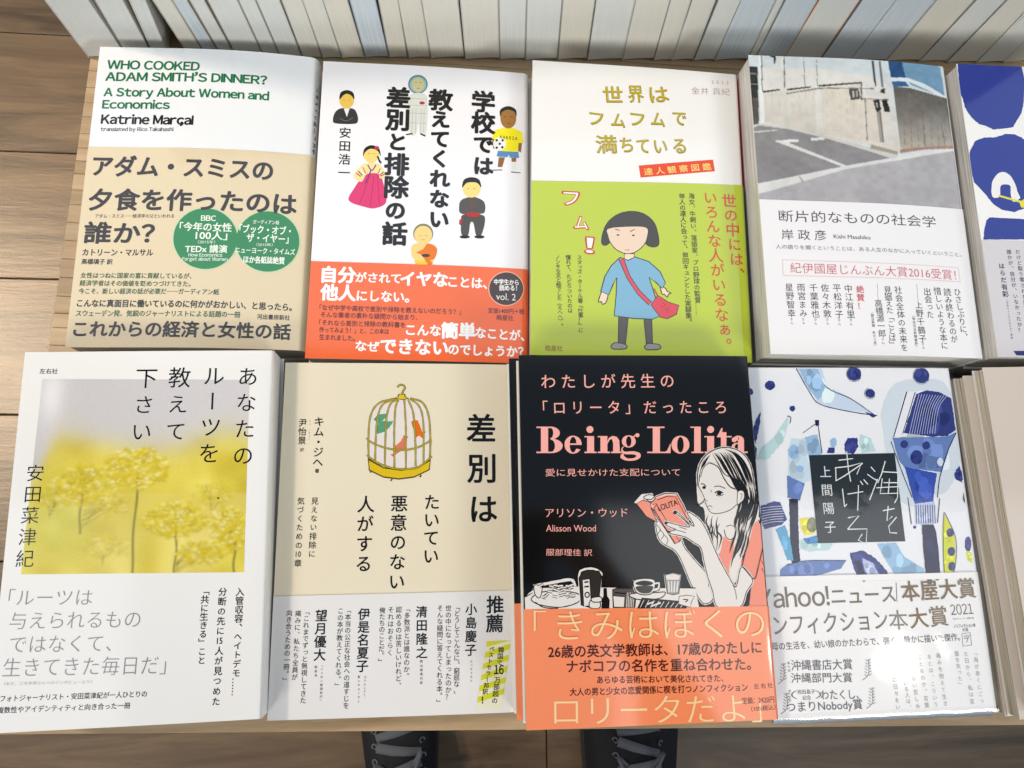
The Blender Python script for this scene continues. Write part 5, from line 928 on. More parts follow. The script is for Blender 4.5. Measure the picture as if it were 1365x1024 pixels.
["P",[829,470,814,430,767,408,728,426,725,471,743,523,786,541,825,521],[79,102,196],1,0.35],
["P",[657,316,895,341,876,97,637,87],[190,196,220],0,0.3],
["P",[779,174,754,136,713,112,686,146,663,175,692,212,728,225,767,209],[209,215,240],1,0.35],
["P",[803,165,792,134,763,122,741,133,743,166,750,200,776,217,793,200],[220,227,240],1,0.35],
["P",[833,130,822,112,803,109,788,113,782,131,794,145,809,149,825,146],[163,168,189],1,0.35],
["P",[765,201,749,181,726,164,699,172,699,202,713,227,735,228,753,222],[176,182,204],1,0.35],
["L",[669,306,649,101],[60,66,124],1,0.49],
["L",[696,306,676,101],[60,66,124],1,0.49],
["L",[724,305,704,100],[60,66,124],1,0.49],
["L",[752,305,732,100],[60,66,124],1,0.49],
["L",[780,305,759,99],[60,66,124],1,0.49],
["L",[808,304,787,99],[60,66,124],1,0.49],
["L",[836,304,815,98],[60,66,124],1,0.49],
["L",[864,304,843,98],[60,66,124],1,0.49],
["L",[892,303,871,97],[60,66,124],1,0.49],
["L",[583,387,587,95],[40,46,72],1,0.49],
["L",[963,371,899,102],[40,46,72],1,0.49],
["P",[643,59,638,49,627,42,614,42,605,49,603,60,608,71,619,77,631,77,641,70],[60,66,124],0,0],
["P",[707,86,846,84,870,-14,869,-198,848,-562,681,-558,689,-195],[40,42,74],0,0.5],
["P",[774,26,763,9,747,-10,728,9,732,26,740,44,756,56,770,48],[37,39,68],1,0.35],
["P",[737,-516,732,-551,705,-554,687,-555,686,-515,689,-480,718,-455,733,-482],[50,52,86],1,0.35],
["P",[853,-337,839,-358,819,-358,799,-353,797,-336,805,-314,826,-307,846,-323],[37,39,68],1,0.35],
["P",[812,52,805,31,780,25,754,29,743,53,760,76,788,84,816,73],[37,39,68],1,0.35],
["P",[838,-485,824,-512,806,-520,786,-514,776,-484,794,-458,815,-456,842,-458],[34,36,63],1,0.35],
["P",[841,-203,831,-242,803,-240,776,-238,770,-202,789,-165,816,-147,839,-176],[50,52,86],1,0.35],
["P",[808,-129,799,-171,763,-195,738,-187,721,-128,746,-85,779,-73,807,-72],[52,55,90],1,0.35],
["P",[989,194,1030,123,1082,-41,1054,-317,942,-564,888,-563,920,-199,951,54],[206,210,40],0,0.3],
["P",[1037,-277,1031,-304,1010,-314,992,-298,989,-276,1000,-254,1021,-238,1035,-250],[226,230,50],1,0.35],
["P",[1040,-254,1037,-273,1011,-284,995,-281,988,-253,992,-228,1022,-212,1047,-230],[238,240,52],1,0.35],
["P",[948,-328,937,-342,927,-348,918,-341,913,-327,918,-314,933,-307,942,-317],[238,240,52],1,0.35],
["P",[976,-273,971,-286,962,-287,952,-287,952,-273,951,-263,966,-258,977,-258],[226,230,50],1,0.35],
["P",[1029,-94,1028,-107,1008,-122,995,-110,993,-93,999,-77,1016,-66,1032,-79],[191,195,37],1,0.35],
["P",[1012,-37,1001,-68,975,-79,954,-63,956,-36,968,-12,988,9,1011,-7],[191,195,37],1,0.35],
["P",[1014,-32,1001,-50,982,-57,957,-53,948,-31,973,-3,990,0,1006,-5],[238,240,52],1,0.35],
["L",[992,217,925,-200,896,-541],[40,46,72],1,0.37],
["L",[1000,217,1092,-64,1051,-340,956,-560],[40,46,72],1,0.37],
["P",[1079,-8,1072,-30,1056,-48,1036,-57,1016,-57,999,-47,989,-29,988,-7,996,15,1011,33,1031,42,1051,42,1068,32,1078,14],[70,70,110],0,0.4],
["P",[1049,-19,1046,-30,1037,-38,1029,-27,1029,-19,1034,-7,1042,-1,1051,-6],[60,60,94],1,0.35],
["P",[1073,8,1072,0,1063,-1,1055,0,1051,9,1059,16,1066,18,1075,14],[60,60,94],1,0.35],
["P",[1034,6,1026,-12,1016,-12,1009,-10,1005,6,1013,24,1022,29,1034,20],[82,82,124],1,0.35],
["P",[1040,29,1040,21,1028,15,1019,22,1016,29,1025,38,1032,38,1041,39],[82,82,124],1,0.35],
["P",[1064,-214,1057,-236,1041,-253,1022,-262,1002,-262,985,-252,975,-234,973,-212,981,-190,996,-173,1016,-164,1036,-164,1053,-174,1063,-192],[70,70,110],0,0.4],
["P",[1010,-211,1005,-225,997,-224,988,-225,985,-211,993,-202,1001,-198,1010,-197],[60,60,94],1,0.35],
["P",[1025,-182,1019,-192,1009,-195,1003,-190,999,-181,1003,-172,1013,-170,1020,-170],[60,60,94],1,0.35],
["P",[1031,-202,1028,-212,1020,-216,1012,-213,1010,-202,1017,-192,1024,-188,1030,-191],[65,65,102],1,0.35],
["P",[1054,-193,1048,-206,1037,-210,1026,-202,1022,-192,1032,-183,1042,-176,1052,-180],[65,65,102],1,0.35],
["P",[1046,-374,1038,-395,1023,-413,1003,-422,983,-421,967,-411,957,-394,955,-372,963,-350,978,-333,998,-324,1018,-324,1035,-334,1045,-352],[70,70,110],0,0.4],
["P",[1029,-370,1027,-381,1015,-383,1002,-384,1002,-369,1006,-358,1019,-355,1032,-354],[86,86,131],1,0.35],
["P",[1029,-379,1023,-388,1017,-387,1009,-385,1008,-378,1013,-370,1020,-370,1028,-372],[60,60,94],1,0.35],
["P",[1022,-388,1022,-397,1010,-407,1000,-397,1002,-388,1007,-374,1015,-374,1024,-379],[82,82,124],1,0.35],
["P",[1000,-381,993,-401,984,-407,975,-394,974,-380,982,-365,991,-356,1002,-362],[60,60,94],1,0.35],
["P",[1203,690,1267,738,1264,545,1189,594],[60,66,124],0,0.5],
["P",[1256,646,1248,625,1236,620,1228,630,1220,646,1227,663,1243,668,1254,663],[51,56,106],1,0.35],
["P",[1264,598,1260,588,1249,583,1239,587,1237,598,1242,606,1254,612,1261,610],[75,81,146],1,0.35],
["P",[1233,677,1229,662,1219,664,1209,668,1209,677,1214,687,1223,691,1233,686],[75,81,146],1,0.35],
["P",[1263,688,1262,682,1255,681,1251,684,1250,688,1251,693,1258,697,1263,695],[55,61,115],1,0.35],
["P",[1266,450,1265,308,1246,355],[60,50,70],0,0.3],
["P",[1275,-137,1267,-169,1254,-196,1238,-213,1221,-219,1207,-213,1196,-195,1191,-167,1193,-136,1201,-104,1214,-77,1230,-59,1247,-53,1261,-60,1272,-78,1277,-105],[70,60,120],0,0.4],
["P",[1246,-67,1244,-76,1235,-76,1230,-72,1227,-67,1232,-60,1237,-59,1245,-60],[86,75,142],1,0.35],
["P",[1250,-157,1247,-170,1233,-173,1224,-167,1224,-156,1228,-148,1238,-138,1251,-143],[82,71,135],1,0.35],
["P",[1228,-156,1226,-162,1220,-164,1215,-164,1215,-155,1216,-147,1222,-146,1229,-150],[86,75,142],1,0.35],
["P",[1231,-86,1229,-92,1223,-95,1219,-92,1217,-86,1219,-79,1226,-77,1231,-79],[86,75,142],1,0.35],
["P",[1198,-205,1258,-229,1253,-344,1201,-320],[206,210,40],0,0.6],
["P",[1241,-249,1237,-262,1225,-267,1214,-260,1214,-249,1219,-230,1230,-232,1238,-236],[177,180,34],1,0.35],
["P",[1241,-247,1237,-256,1228,-258,1220,-255,1215,-246,1219,-234,1232,-234,1239,-238],[238,240,52],1,0.35],
["P",[1240,-294,1235,-304,1227,-309,1221,-305,1218,-293,1224,-283,1230,-283,1238,-281],[177,180,34],1,0.35],
["P",[1253,-280,1246,-292,1238,-297,1232,-291,1226,-280,1236,-267,1244,-259,1252,-266],[238,240,52],1,0.35],
["P",[-525,872,489,888,490,-92,-522,-94],[52,56,58],0,0],
["V","上間陽子",[-354,686],[-363,81],7.01,-0.002,[228,230,228],1],
["L",[-187,812,-13,830],[228,230,228],0,0.55],
["L",[-79,911,-82,702,-70,572],[228,230,228],0,0.55],
["L",[-228,732,-240,581],[228,230,228],0,0.55],
["L",[-245,581,-124,643,96,776],[228,230,228],0,0.54],
["L",[-238,727,-63,744,82,781,12,653],[228,230,228],0,0.55],
["L",[-175,495,-173,295],[228,230,228],0,0.54],
["L",[-173,295,-140,327],[228,230,228],0,0.54],
["L",[-123,434,64,460],[228,230,228],0,0.54],
["L",[17,531,-25,251],[228,230,228],0,0.55],
["L",[43,578,68,535],[228,230,228],0,0.55],
["L",[85,594,128,539],[228,230,228],0,0.55],
["L",[-147,174,-17,195,-166,50],[228,230,228],0,0.54],
["L",[-166,50,60,51,31,-109,-57,-71,-1,-3],[228,230,228],0,0.53],
["L",[186,735,230,680],[228,230,228],0,0.55],
["L",[136,652,201,604,248,580],[228,230,228],0,0.55],
["L",[250,599,127,365],[228,230,228],0,0.55],
["L",[365,798,302,650,244,552],[228,230,228],0,0.56],
["L",[315,679,501,667],[228,230,228],0,0.55],
["L",[306,603,260,434,476,436],[228,230,228],0,0.55],
["L",[497,637,460,389,417,328],[228,230,228],0,0.55],
["L",[223,500,501,511],[228,230,228],0,0.55],
["L",[391,602,355,432],[228,230,228],0,0.55],
["L",[315,556,476,554],[228,230,228],0,0.55],
["L",[267,246,409,268],[228,230,228],0,0.54],
["L",[338,297,303,134,374,184],[228,230,228],0,0.54],
["L",[422,174,315,74,321,5,405,-1],[228,230,228],0,0.54],
["P",[-1341,-435,1264,-440,1266,-508,-1346,-492],[235,231,226],0,0],
["H","~Yahoo!",[-1248,-662],[-460,-646],13.16,0.008,[98,84,56]],
["H","ニュース",[-432,-655],[293,-642],10.58,0.008,[98,84,56]],
["L",[322,-531,306,-731],[98,84,56],0,0.35],
["H","本屋大賞",[369,-626],[1234,-603],11.49,0.01,[112,88,34]],
["H","ノンフィクション",[-1291,-943],[172,-909],11.67,0.004,[98,84,56]],
["H","本",[190,-918],[404,-920],11.08,0.0,[98,84,56]],
["H","大賞",[424,-911],[866,-889],11.38,0.012,[112,88,34]],
["H","~2021",[916,-832],[1180,-826],7.32,-0.004,[98,84,56]],
["H","ノンフィクション本",[928,-1006],[1183,-1000],2.23,0.01,[22,20,18]],
["H","大賞",[1021,-1046],[1091,-1046],2.0,0.01,[22,20,18]],
["H","Yahoo!ニュース｜本屋大賞",[924,-928],[1174,-926],1.06,0.0,[22,20,18]],
["L",[1010,-1087,1111,-1077,1107,-1205,1006,-1215,1010,-1087],[70,70,76],0,0.35],
["L",[1098,-1099,1051,-1177],[70,70,76],0,0.35],
["L",[1026,-1114,1077,-1109],[70,70,76],0,0.35],
["L",[1025,-1136,1073,-1131],[70,70,76],0,0.35],
["H","母の生活を、幼い娘のかたわらで、強く、静かに描いた傑作。",[-1142,-1153],[981,-1117],4.35,0.004,[52,50,50]],
["H","沖縄書店大賞",[-950,-1347],[-277,-1355],5.77,0.004,[52,50,50]],
["H","沖縄部門大賞",[-963,-1473],[-293,-1489],5.3,0.004,[52,50,50]],
["V","第七回",[-976,-1324],[-976,-1399],1.44,0,[52,50,50],0.92],
["V","第十四回",[-991,-1602],[-995,-1692],1.32,0,[52,50,50],0.92],
["H","（",[-979,-1640],[-910,-1643],4.39,-0.01,[52,50,50]],
["H","池田晶子",[-911,-1613],[-713,-1616],2.42,0,[52,50,50]],
["H","記念",[-857,-1674],[-765,-1673],2.42,0,[52,50,50]],
["H","）",[-716,-1645],[-651,-1648],4.41,-0.01,[52,50,50]],
["H","わたくし、",[-656,-1652],[-237,-1658],5.3,0.006,[52,50,50]],
["H","つまりNobody賞",[-1041,-1759],[-211,-1755],5.68,0.004,[52,50,50]],
["L",[-179,-1520,-105,-1459,-92,-1309],[90,92,84],1,0.34],
["L",[-127,-1484,-153,-1464],[90,92,84],0,0.34],
["L",[-105,-1476,-72,-1460],[90,92,84],0,0.34],
["L",[-121,-1454,-147,-1434],[90,92,84],0,0.34],
["L",[-101,-1446,-71,-1430],[90,92,84],0,0.34],
["L",[-115,-1424,-141,-1404],[90,92,84],0,0.34],
["L",[-98,-1416,-70,-1400],[90,92,84],0,0.34],
["L",[-109,-1395,-135,-1375],[90,92,84],0,0.34],
["L",[-94,-1387,-69,-1370],[90,92,84],0,0.34],
["L",[-103,-1365,-130,-1345],[90,92,84],0,0.34],
["L",[-91,-1357,-67,-1340],[90,92,84],0,0.34],
["L",[-98,-1335,-124,-1315],[90,92,84],0,0.34],
["L",[-87,-1327,-66,-1310],[90,92,84],0,0.34],
["L",[-170,-1805,-97,-1745,-84,-1597],[90,92,84],1,0.33],
["L",[-119,-1769,-144,-1749],[90,92,84],0,0.33],
["L",[-97,-1761,-64,-1746],[90,92,84],0,0.33],
["L",[-113,-1740,-139,-1720],[90,92,84],0,0.33],
["L",[-93,-1732,-63,-1716],[90,92,84],0,0.33],
["L",[-107,-1711,-133,-1691],[90,92,84],0,0.33],
["L",[-90,-1703,-62,-1687],[90,92,84],0,0.33],
["L",[-101,-1681,-127,-1661],[90,92,84],0,0.33],
["L",[-86,-1673,-61,-1657],[90,92,84],0,0.33],
["L",[-95,-1652,-121,-1632],[90,92,84],0,0.33],
["L",[-83,-1644,-59,-1628],[90,92,84],0,0.33],
["L",[-89,-1623,-115,-1603],[90,92,84],0,0.34],
["L",[-79,-1615,-58,-1598],[90,92,84],0,0.34],
["L",[-1111,-1531,-1041,-1470,-1032,-1323],[90,92,84],1,0.33],
["L",[-1062,-1495,-1088,-1475],[90,92,84],0,0.33],
["L",[-1040,-1487,-1009,-1471],[90,92,84],0,0.33],
["L",[-1057,-1466,-1083,-1446],[90,92,84],0,0.33],
["L",[-1037,-1458,-1008,-1442],[90,92,84],0,0.33],
["L",[-1052,-1436,-1078,-1417],[90,92,84],0,0.33],
["L",[-1035,-1428,-1008,-1412],[90,92,84],0,0.33],
["L",[-1047,-1407,-1073,-1387],[90,92,84],0,0.33],
["L",[-1032,-1399,-1007,-1383],[90,92,84],0,0.33],
["L",[-1042,-1378,-1067,-1358],[90,92,84],0,0.33],
["L",[-1029,-1369,-1007,-1353],[90,92,84],0,0.33],
["L",[-1036,-1348,-1062,-1328],[90,92,84],0,0.33],
["L",[-1026,-1340,-1006,-1324],[90,92,84],0,0.33],
["L",[-1104,-1823,-1034,-1763,-1025,-1618],[90,92,84],1,0.33],
["L",[-1055,-1787,-1080,-1768],[90,92,84],0,0.33],
["L",[-1033,-1780,-1002,-1764],[90,92,84],0,0.33],
["L",[-1050,-1759,-1075,-1739],[90,92,84],0,0.33],
["L",[-1031,-1751,-1002,-1735],[90,92,84],0,0.33],
["L",[-1045,-1730,-1070,-1710],[90,92,84],0,0.33],
["L",[-1028,-1722,-1001,-1706],[90,92,84],0,0.33],
["L",[-1040,-1701,-1065,-1681],[90,92,84],0,0.33],
["L",[-1025,-1693,-1001,-1677],[90,92,84],0,0.33],
["L",[-1035,-1672,-1060,-1652],[90,92,84],0,0.33],
["L",[-1022,-1664,-1000,-1648],[90,92,84],0,0.33],
["L",[-1030,-1643,-1055,-1623],[90,92,84],0,0.33],
["L",[-1020,-1635,-1000,-1619],[90,92,84],0,0.33],
["V","「海が赤くにごっ",[1134,-1289],[1133,-1777],2.92,-0.004,[128,124,122],0.92],
["V","た日から、私は言",[1029,-1294],[1025,-1777],2.91,-0.004,[128,124,122],0.92],
["V","葉を失った」",[921,-1290],[923,-1606],2.9,-0.004,[128,124,122],0.92],
["V","痛みを抱えて生き",[708,-1301],[717,-1786],2.88,-0.004,[128,124,122],0.92],
["V","るとは、こういう",[599,-1310],[607,-1792],2.88,-0.004,[128,124,122],0.92],
["V","ことなのか。言葉",[493,-1311],[506,-1794],2.87,-0.004,[128,124,122],0.92],
["V","に表せない苦しみ",[383,-1316],[403,-1799],2.86,-0.004,[128,124,122],0.92],
["V","を抱えている人は、",[286,-1322],[306,-1808],2.85,-0.004,[128,124,122],0.92],
["V","どんなに日々をい",[178,-1322],[179,-1803],2.84,-0.004,[128,124,122],0.92],
["V","るのか。",[69,-1315],[74,-1507],2.83,-0.004,[128,124,122],0.92]],"E":[["P",[-1268,1899,-861,1920,-424,1940,-414,1820,-405,1697,-468,1377,-522,1230,-610,1107,-655,1038,-737,1021,-924,995,-1009,1039,-1097,1063,-1157,1120,-1215,1201,-1250,1283,-1263,1391,-1287,1486,-1276,1705],[40,60,142],0,0.4],
["P",[-1273,679,-1216,775,-1174,836,-1053,883,-939,888,-844,912,-771,944,-657,943,-571,906,-492,826,109,287,-616,22,-678,-37,-811,-86,-964,-63,-1065,8,-1157,149,-1214,220,-1272,286,-1288,470],[40,60,142],0,0.4],
["P",[-1062,106,-1043,272,-971,385,-891,433,-806,399,-753,304,-728,167,-712,94,-802,46,-822,141,-816,256,-929,252,-968,109],[236,232,228],1,0.3],
["P",[-980,132,-700,58,-704,31,-988,109],[226,216,40],0,0],
["P",[-729,42,-650,90,50,-60,-713,-26],[226,216,40],0,0],
["P",[-424,1940,402,1985,316,1488,-405,1697,-414,1820],[226,222,216],0,0],
["P",[-1253,-450,-1223,-320,-1180,-207,-1139,-165,-979,-169,-699,-175,31,-171,-11,-416],[40,60,142],0,0.3],
["P",[-1086,-1812,-246,-1794,-261,-1878,-1055,-1863],[28,36,110],0,0],
["V","はらだ有彩",[-1079,-780],[-1082,-1127],3.98,0.012,[40,40,84],0.92],
["V","誰かが、自分が、いなかったか？",[-961,-601],[-963,-1562],3.23,0.0,[40,40,84],0.92],
["V","だけど取り零された日常のなかで",[-850,-598],[-850,-1571],3.23,0.0,[40,40,84],0.92],
["V","描かれてきた物語に",[-733,-595],[-710,-1163],3.24,0,[40,40,84],0.92],
["V","〈日本のふしぎな女の子〉著者",[-1075,-1196],[-1082,-1655],1.31,0,[40,40,84],0.92]],"J":[]}}''')
MM = .001
for its in DATA['items'].values():            # cover coordinates are stored as whole twentieths of a millimetre
    for it in its:
        if it[0] in 'HV': it[2] = [x / 20 for x in it[2]]; it[3] = [x / 20 for x in it[3]]
        elif it[0] in 'PL': it[1] = [x / 20 for x in it[1]]
        elif it[1] == 'flower': it[2] = [x / 20 for x in it[2]]
        else:
            for p in it[2]: p[0] = [x / 20 for x in p[0]]
scene = bpy.context.scene
col = scene.collection

# ---------------------------------------------------------------- camera
CZ = .445                                    # height of the lens above the table top
cam = DATA['cam']
cd = bpy.data.cameras.new('camera'); co = bpy.data.objects.new('camera', cd); col.objects.link(co)
R_, U_, F_ = [Vector(cam[k]) for k in 'RUF']
co.matrix_world = Matrix(((R_.x, U_.x, -F_.x, 0), (R_.y, U_.y, -F_.y, 0), (R_.z, U_.z, -F_.z, CZ), (0, 0, 0, 1)))
cd.sensor_fit = 'HORIZONTAL'; cd.sensor_width = 36; cd.lens = cam['f'] / 1365 * 36
cd.clip_start = .005; cd.clip_end = 60
scene.camera = co
# ---------------------------------------------------------------- light of the shop, plus added fill lights
w = bpy.data.worlds.new('World'); scene.world = w; w.use_nodes = True
bg = w.node_tree.nodes['Background']; bg.inputs[0].default_value = (.54, .75, 1, 1); bg.inputs[1].default_value = .33
def area(name, loc, target, size, power, color, size_y=None, shape='SQUARE'):
    l = bpy.data.lights.new(name, 'AREA'); l.energy = power; l.color = color; l.shape = shape; l.size = size
    if size_y: l.shape = 'RECTANGLE'; l.size_y = size_y
    o = bpy.data.objects.new(name, l); col.objects.link(o); o.location = loc
    o.rotation_euler = (Vector(target) - Vector(loc)).to_track_quat('-Z', 'Y').to_euler(); return o
area('ceiling_light_panel', (.5, 1.2, 2.1), (.5, 1.2, 0), 4.2, 16, (.90, .95, 1.0), 1.15)
area('ceiling_light_panel', (1.47, -.38, 2.1), (1.47, -.38, 0), 1.95, 8.5, (.98, .98, 1.0), .95)
area('ceiling_light_panel', (-1.35, -.25, 2.1), (-1.35, -.25, 0), .75, 2.3, (.95, .97, 1.0), .7)
for x in (-1.5, 1.75):                       # added fill lights behind the photographer's shoulders, to brighten the standing row
    l = area('row_fill_light', (x, -1.8, 1.5), (.1 + x * .12, .36, .16), 1.0, 4.8, (1.0, .98, .93), .6); l.data.spread = rad(58)
area('warm_spotlight', (-2.2, .72, 2.45), (0, .1, 0), .30, 50, (1.0, .86, .72), shape='DISK')
area('small_downlight', (1.504, -.413, 2.09), (.2, 0, 0), .06, 1.3, (1.0, .93, .82), shape='DISK')
l = area('warm_floor_fill', (-2.6, .95, 2.0), (-.50, .42, -.66), .2, 4, (1.0, .80, .55), shape='DISK'); l.data.spread = rad(30)  # added narrow fill, not a shop fixture: warms the floor at the left
scene.view_settings.view_transform = 'Standard'; scene.view_settings.look = 'None'
scene.view_settings.exposure = -.14; scene.view_settings.gamma = 1

# ---------------------------------------------------------------- helpers
def lin(c, k=1.0): return tuple(max(.004, min(.9, k * (v / 255) ** 2.2 * 1.02 - .018)) for v in c[:3])
def tag(o, label=None, cat=None, group=None, kind=None):
    if label: o['label'] = label
    if cat: o['category'] = cat
    if group: o['group'] = group
    if kind: o['kind'] = kind
def empty(name, loc=(0, 0, 0), rot=(0, 0, 0)):
    o = bpy.data.objects.new(name, None); col.objects.link(o); o.location = loc; o.rotation_euler = rot; o.empty_display_size = .02; return o
def link(name, me, parent=None, mat=None):
    o = bpy.data.objects.new(name, me); col.objects.link(o)
    if mat and not me.materials: me.materials.append(mat)
    if parent: o.parent = parent
    return o
def mesh(name, v, f, ink=None, smooth=False):
    me = bpy.data.meshes.new(name); me.from_pydata(v, [], f)
    if ink is not None:
        a = me.attributes.new('ink', 'FLOAT_COLOR', 'FACE')
        a.data.foreach_set('color', np.c_[np.array(ink, dtype=np.float32).reshape(-1, 3), np.ones(len(f), np.float32)].ravel())
    if smooth: me.polygons.foreach_set('use_smooth', [True] * len(me.polygons))
    me.update(); return me
def mat(name):
    m = bpy.data.materials.new(name); m.use_nodes = True
    return m, m.node_tree, m.node_tree.nodes['Principled BSDF']
def N(t, kind, **kw):
    n = t.nodes.new(kind)
    for k, v in kw.items():
        if k.startswith('_'): setattr(n, k[1:], v)
        else: n.inputs[k.replace('__', ' ')].default_value = v
    return n
def noise_mapped(t, scale, nscale, detail=4, rough=.55, dist=0):
    tc = N(t, 'ShaderNodeTexCoord'); mp = N(t, 'ShaderNodeMapping'); mp.inputs['Scale'].default_value = scale
    t.links.new(tc.outputs['Object'], mp.inputs['Vector'])
    n = N(t, 'ShaderNodeTexNoise', Scale=nscale, Detail=detail, Roughness=rough, Distortion=dist); t.links.new(mp.outputs[0], n.inputs['Vector']); return n
def ink_material(name, rough, spec, wav, fine=.02):
    m, t, b = mat(name)
    a = N(t, 'ShaderNodeAttribute', _attribute_name='ink'); t.links.new(a.outputs['Color'], b.inputs['Base Color'])
    b.inputs['Roughness'].default_value = rough; b.inputs['Specular IOR Level'].default_value = spec
    n1 = noise_mapped(t, (1, 1, 1), 11, 2, .4); n2 = noise_mapped(t, (1, 1, 1), 900, 2)
    b1 = N(t, 'ShaderNodeBump', Strength=wav, Distance=.004); b2 = N(t, 'ShaderNodeBump', Strength=fine, Distance=.0002)
    t.links.new(n1.outputs[0], b1.inputs['Height']); t.links.new(n2.outputs[0], b2.inputs['Height']); t.links.new(b1.outputs[0], b2.inputs['Normal']); t.links.new(b2.outputs[0], b.inputs['Normal'])
    r = N(t, 'ShaderNodeMapRange'); r.inputs['To Min'].default_value = rough * .8; r.inputs['To Max'].default_value = rough * 1.3
    t.links.new(n1.outputs[0], r.inputs[0]); t.links.new(r.outputs[0], b.inputs['Roughness'])
    return m
M_lam = ink_material('laminated_print', .09, .6, .10)
M_obi = ink_material('coated_paper_band', .08, 1.0, .14)
def page_material(name, c1, c2):
    m, t, b = mat(name)
    n = noise_mapped(t, (.01, .01, 1), 1500, 2, .6); n2 = noise_mapped(t, (.5, .5, 1), 60, 3)
    r = N(t, 'ShaderNodeValToRGB'); r.color_ramp.elements[0].color = (*c1, 1); r.color_ramp.elements[1].color = (*c2, 1); r.color_ramp.elements[0].position = .36; r.color_ramp.elements[1].position = .6
    t.links.new(n.outputs[0], r.inputs[0])
    mx = N(t, 'ShaderNodeMixRGB', _blend_type='MULTIPLY', Fac=.25); t.links.new(r.outputs[0], mx.inputs[1]); t.links.new(n2.outputs[0], mx.inputs[2]); t.links.new(mx.outputs[0], b.inputs['Base Color'])
    b.inputs['Roughness'].default_value = .8; b.inputs['Specular IOR Level'].default_value = .2
    bp = N(t, 'ShaderNodeBump', Strength=.5, Distance=.0002); t.links.new(n.outputs[0], bp.inputs['Height']); t.links.new(bp.outputs[0], b.inputs['Normal'])
    return m
M_page = page_material('page_edges_cream', (.36, .30, .22), (.68, .61, .49))
M_pagew = page_material('page_edges_white', (.46, .44, .40), (.78, .75, .70))
def standing_page(name, c1, c2):
    m, t, b = mat(name)
    n = noise_mapped(t, (1, .01, .01), 1600, 2, .6); n2 = noise_mapped(t, (.4, .4, 1), 25, 3)
    r = N(t, 'ShaderNodeValToRGB'); r.color_ramp.elements[0].color = (*c1, 1); r.color_ramp.elements[1].color = (*c2, 1); r.color_ramp.elements[0].position = .3; r.color_ramp.elements[1].position = .65
    t.links.new(n.outputs[0], r.inputs[0])
    mx = N(t, 'ShaderNodeMixRGB', _blend_type='MULTIPLY', Fac=.2); t.links.new(r.outputs[0], mx.inputs[1]); t.links.new(n2.outputs[0], mx.inputs[2]); t.links.new(mx.outputs[0], b.inputs['Base Color'])
    b.inputs['Roughness'].default_value = .75; b.inputs['Specular IOR Level'].default_value = .25
    bp = N(t, 'ShaderNodeBump', Strength=.4, Distance=.0002); t.links.new(n.outputs[0], bp.inputs['Height']); t.links.new(bp.outputs[0], b.inputs['Normal'])
    return m

# ---------------------------------------------------------------- glyphs (outlines of Blender's own built-in font)
tcu = bpy.data.curves.new('glyph_source', 'FONT'); tob = bpy.data.objects.new('glyph_source', tcu)
gcache = {}
def glyph(s, wt, res):
    k = (s, wt, res)
    if k not in gcache:
        tcu.body = s; tcu.offset = min(wt, 0); tcu.resolution_u = res
        m = tob.to_mesh(); m.calc_loop_triangles()
        v = np.empty(len(m.vertices) * 3, np.float32); m.vertices.foreach_get('co', v)
        t = np.empty(len(m.loop_triangles) * 3, np.int32); m.loop_triangles.foreach_get('vertices', t)
        gcache[k] = (v.reshape(-1, 3)[:, :2].copy(), t.reshape(-1, 3).copy()); tob.to_mesh_clear()
    return gcache[k]
def parts_dir(it):
    wt, sz = it[5], it[4]
    return range(1 if wt < .003 else 3 if sz < 2.2 else 5 if sz < 5 else 9)
def heavy(parts, wt, sz):
    """a heavier weight: the same glyph again, nudged round a small circle"""
    if wt < .003: return parts
    r = wt * sz; dirs = [(1, 0), (-1, 0)] if sz < 2.2 else ([(1, .9), (-1, .9), (1, -.9), (-1, -.9)] if sz < 5 else [(1.1, 0), (-1.1, 0), (0, 1), (0, -1), (.8, .75), (-.8, .75), (.8, -.75), (-.8, -.75)])
    return [(q + [dx * r, dy * r], t) for dx, dy in dirs for q, t in parts] + parts
def sans_run(s, res):
    """Latin set from the full width grotesque letters, packed by their own widths"""
    x = 0; V, T, n = [], [], 0
    for ch in s[1:]:
        if ch == ' ': x += .27; continue
        base = {'ç': 'c', '’': ','}.get(ch, ch)
        for part in ((base, 0), (',', -.03)) if ch == 'ç' else ((base, .60 if ch == '’' else 0),):
            
            if part[0] in 'Il': v, t = np.array([(.3, 0), (.385, 0), (.385, .735), (.3, .735)]), np.array([(0, 1, 2), (0, 2, 3)])
            else: v, t = glyph(chr(ord(part[0]) + 0xFEE0), 0, res)
            v = v.copy(); x0, x1 = v[:, 0].min(), v[:, 0].max()
            if part[0] == ',' and ch == 'ç': v = v - [(x0 + x1) / 2, 0] + [x - .22, part[1]]
            else: v = v - [x0 - x, -part[1]]; x += x1 - x0 + .075
            V.append(v); T.append(t + n); n += len(v)
    return np.concatenate(V), np.concatenate(T)
ROT = 'ー─…‥「」『』（）〈〉()｜－~〜'
def cjk(s): return any(ord(ch) > 0x2500 for ch in s)
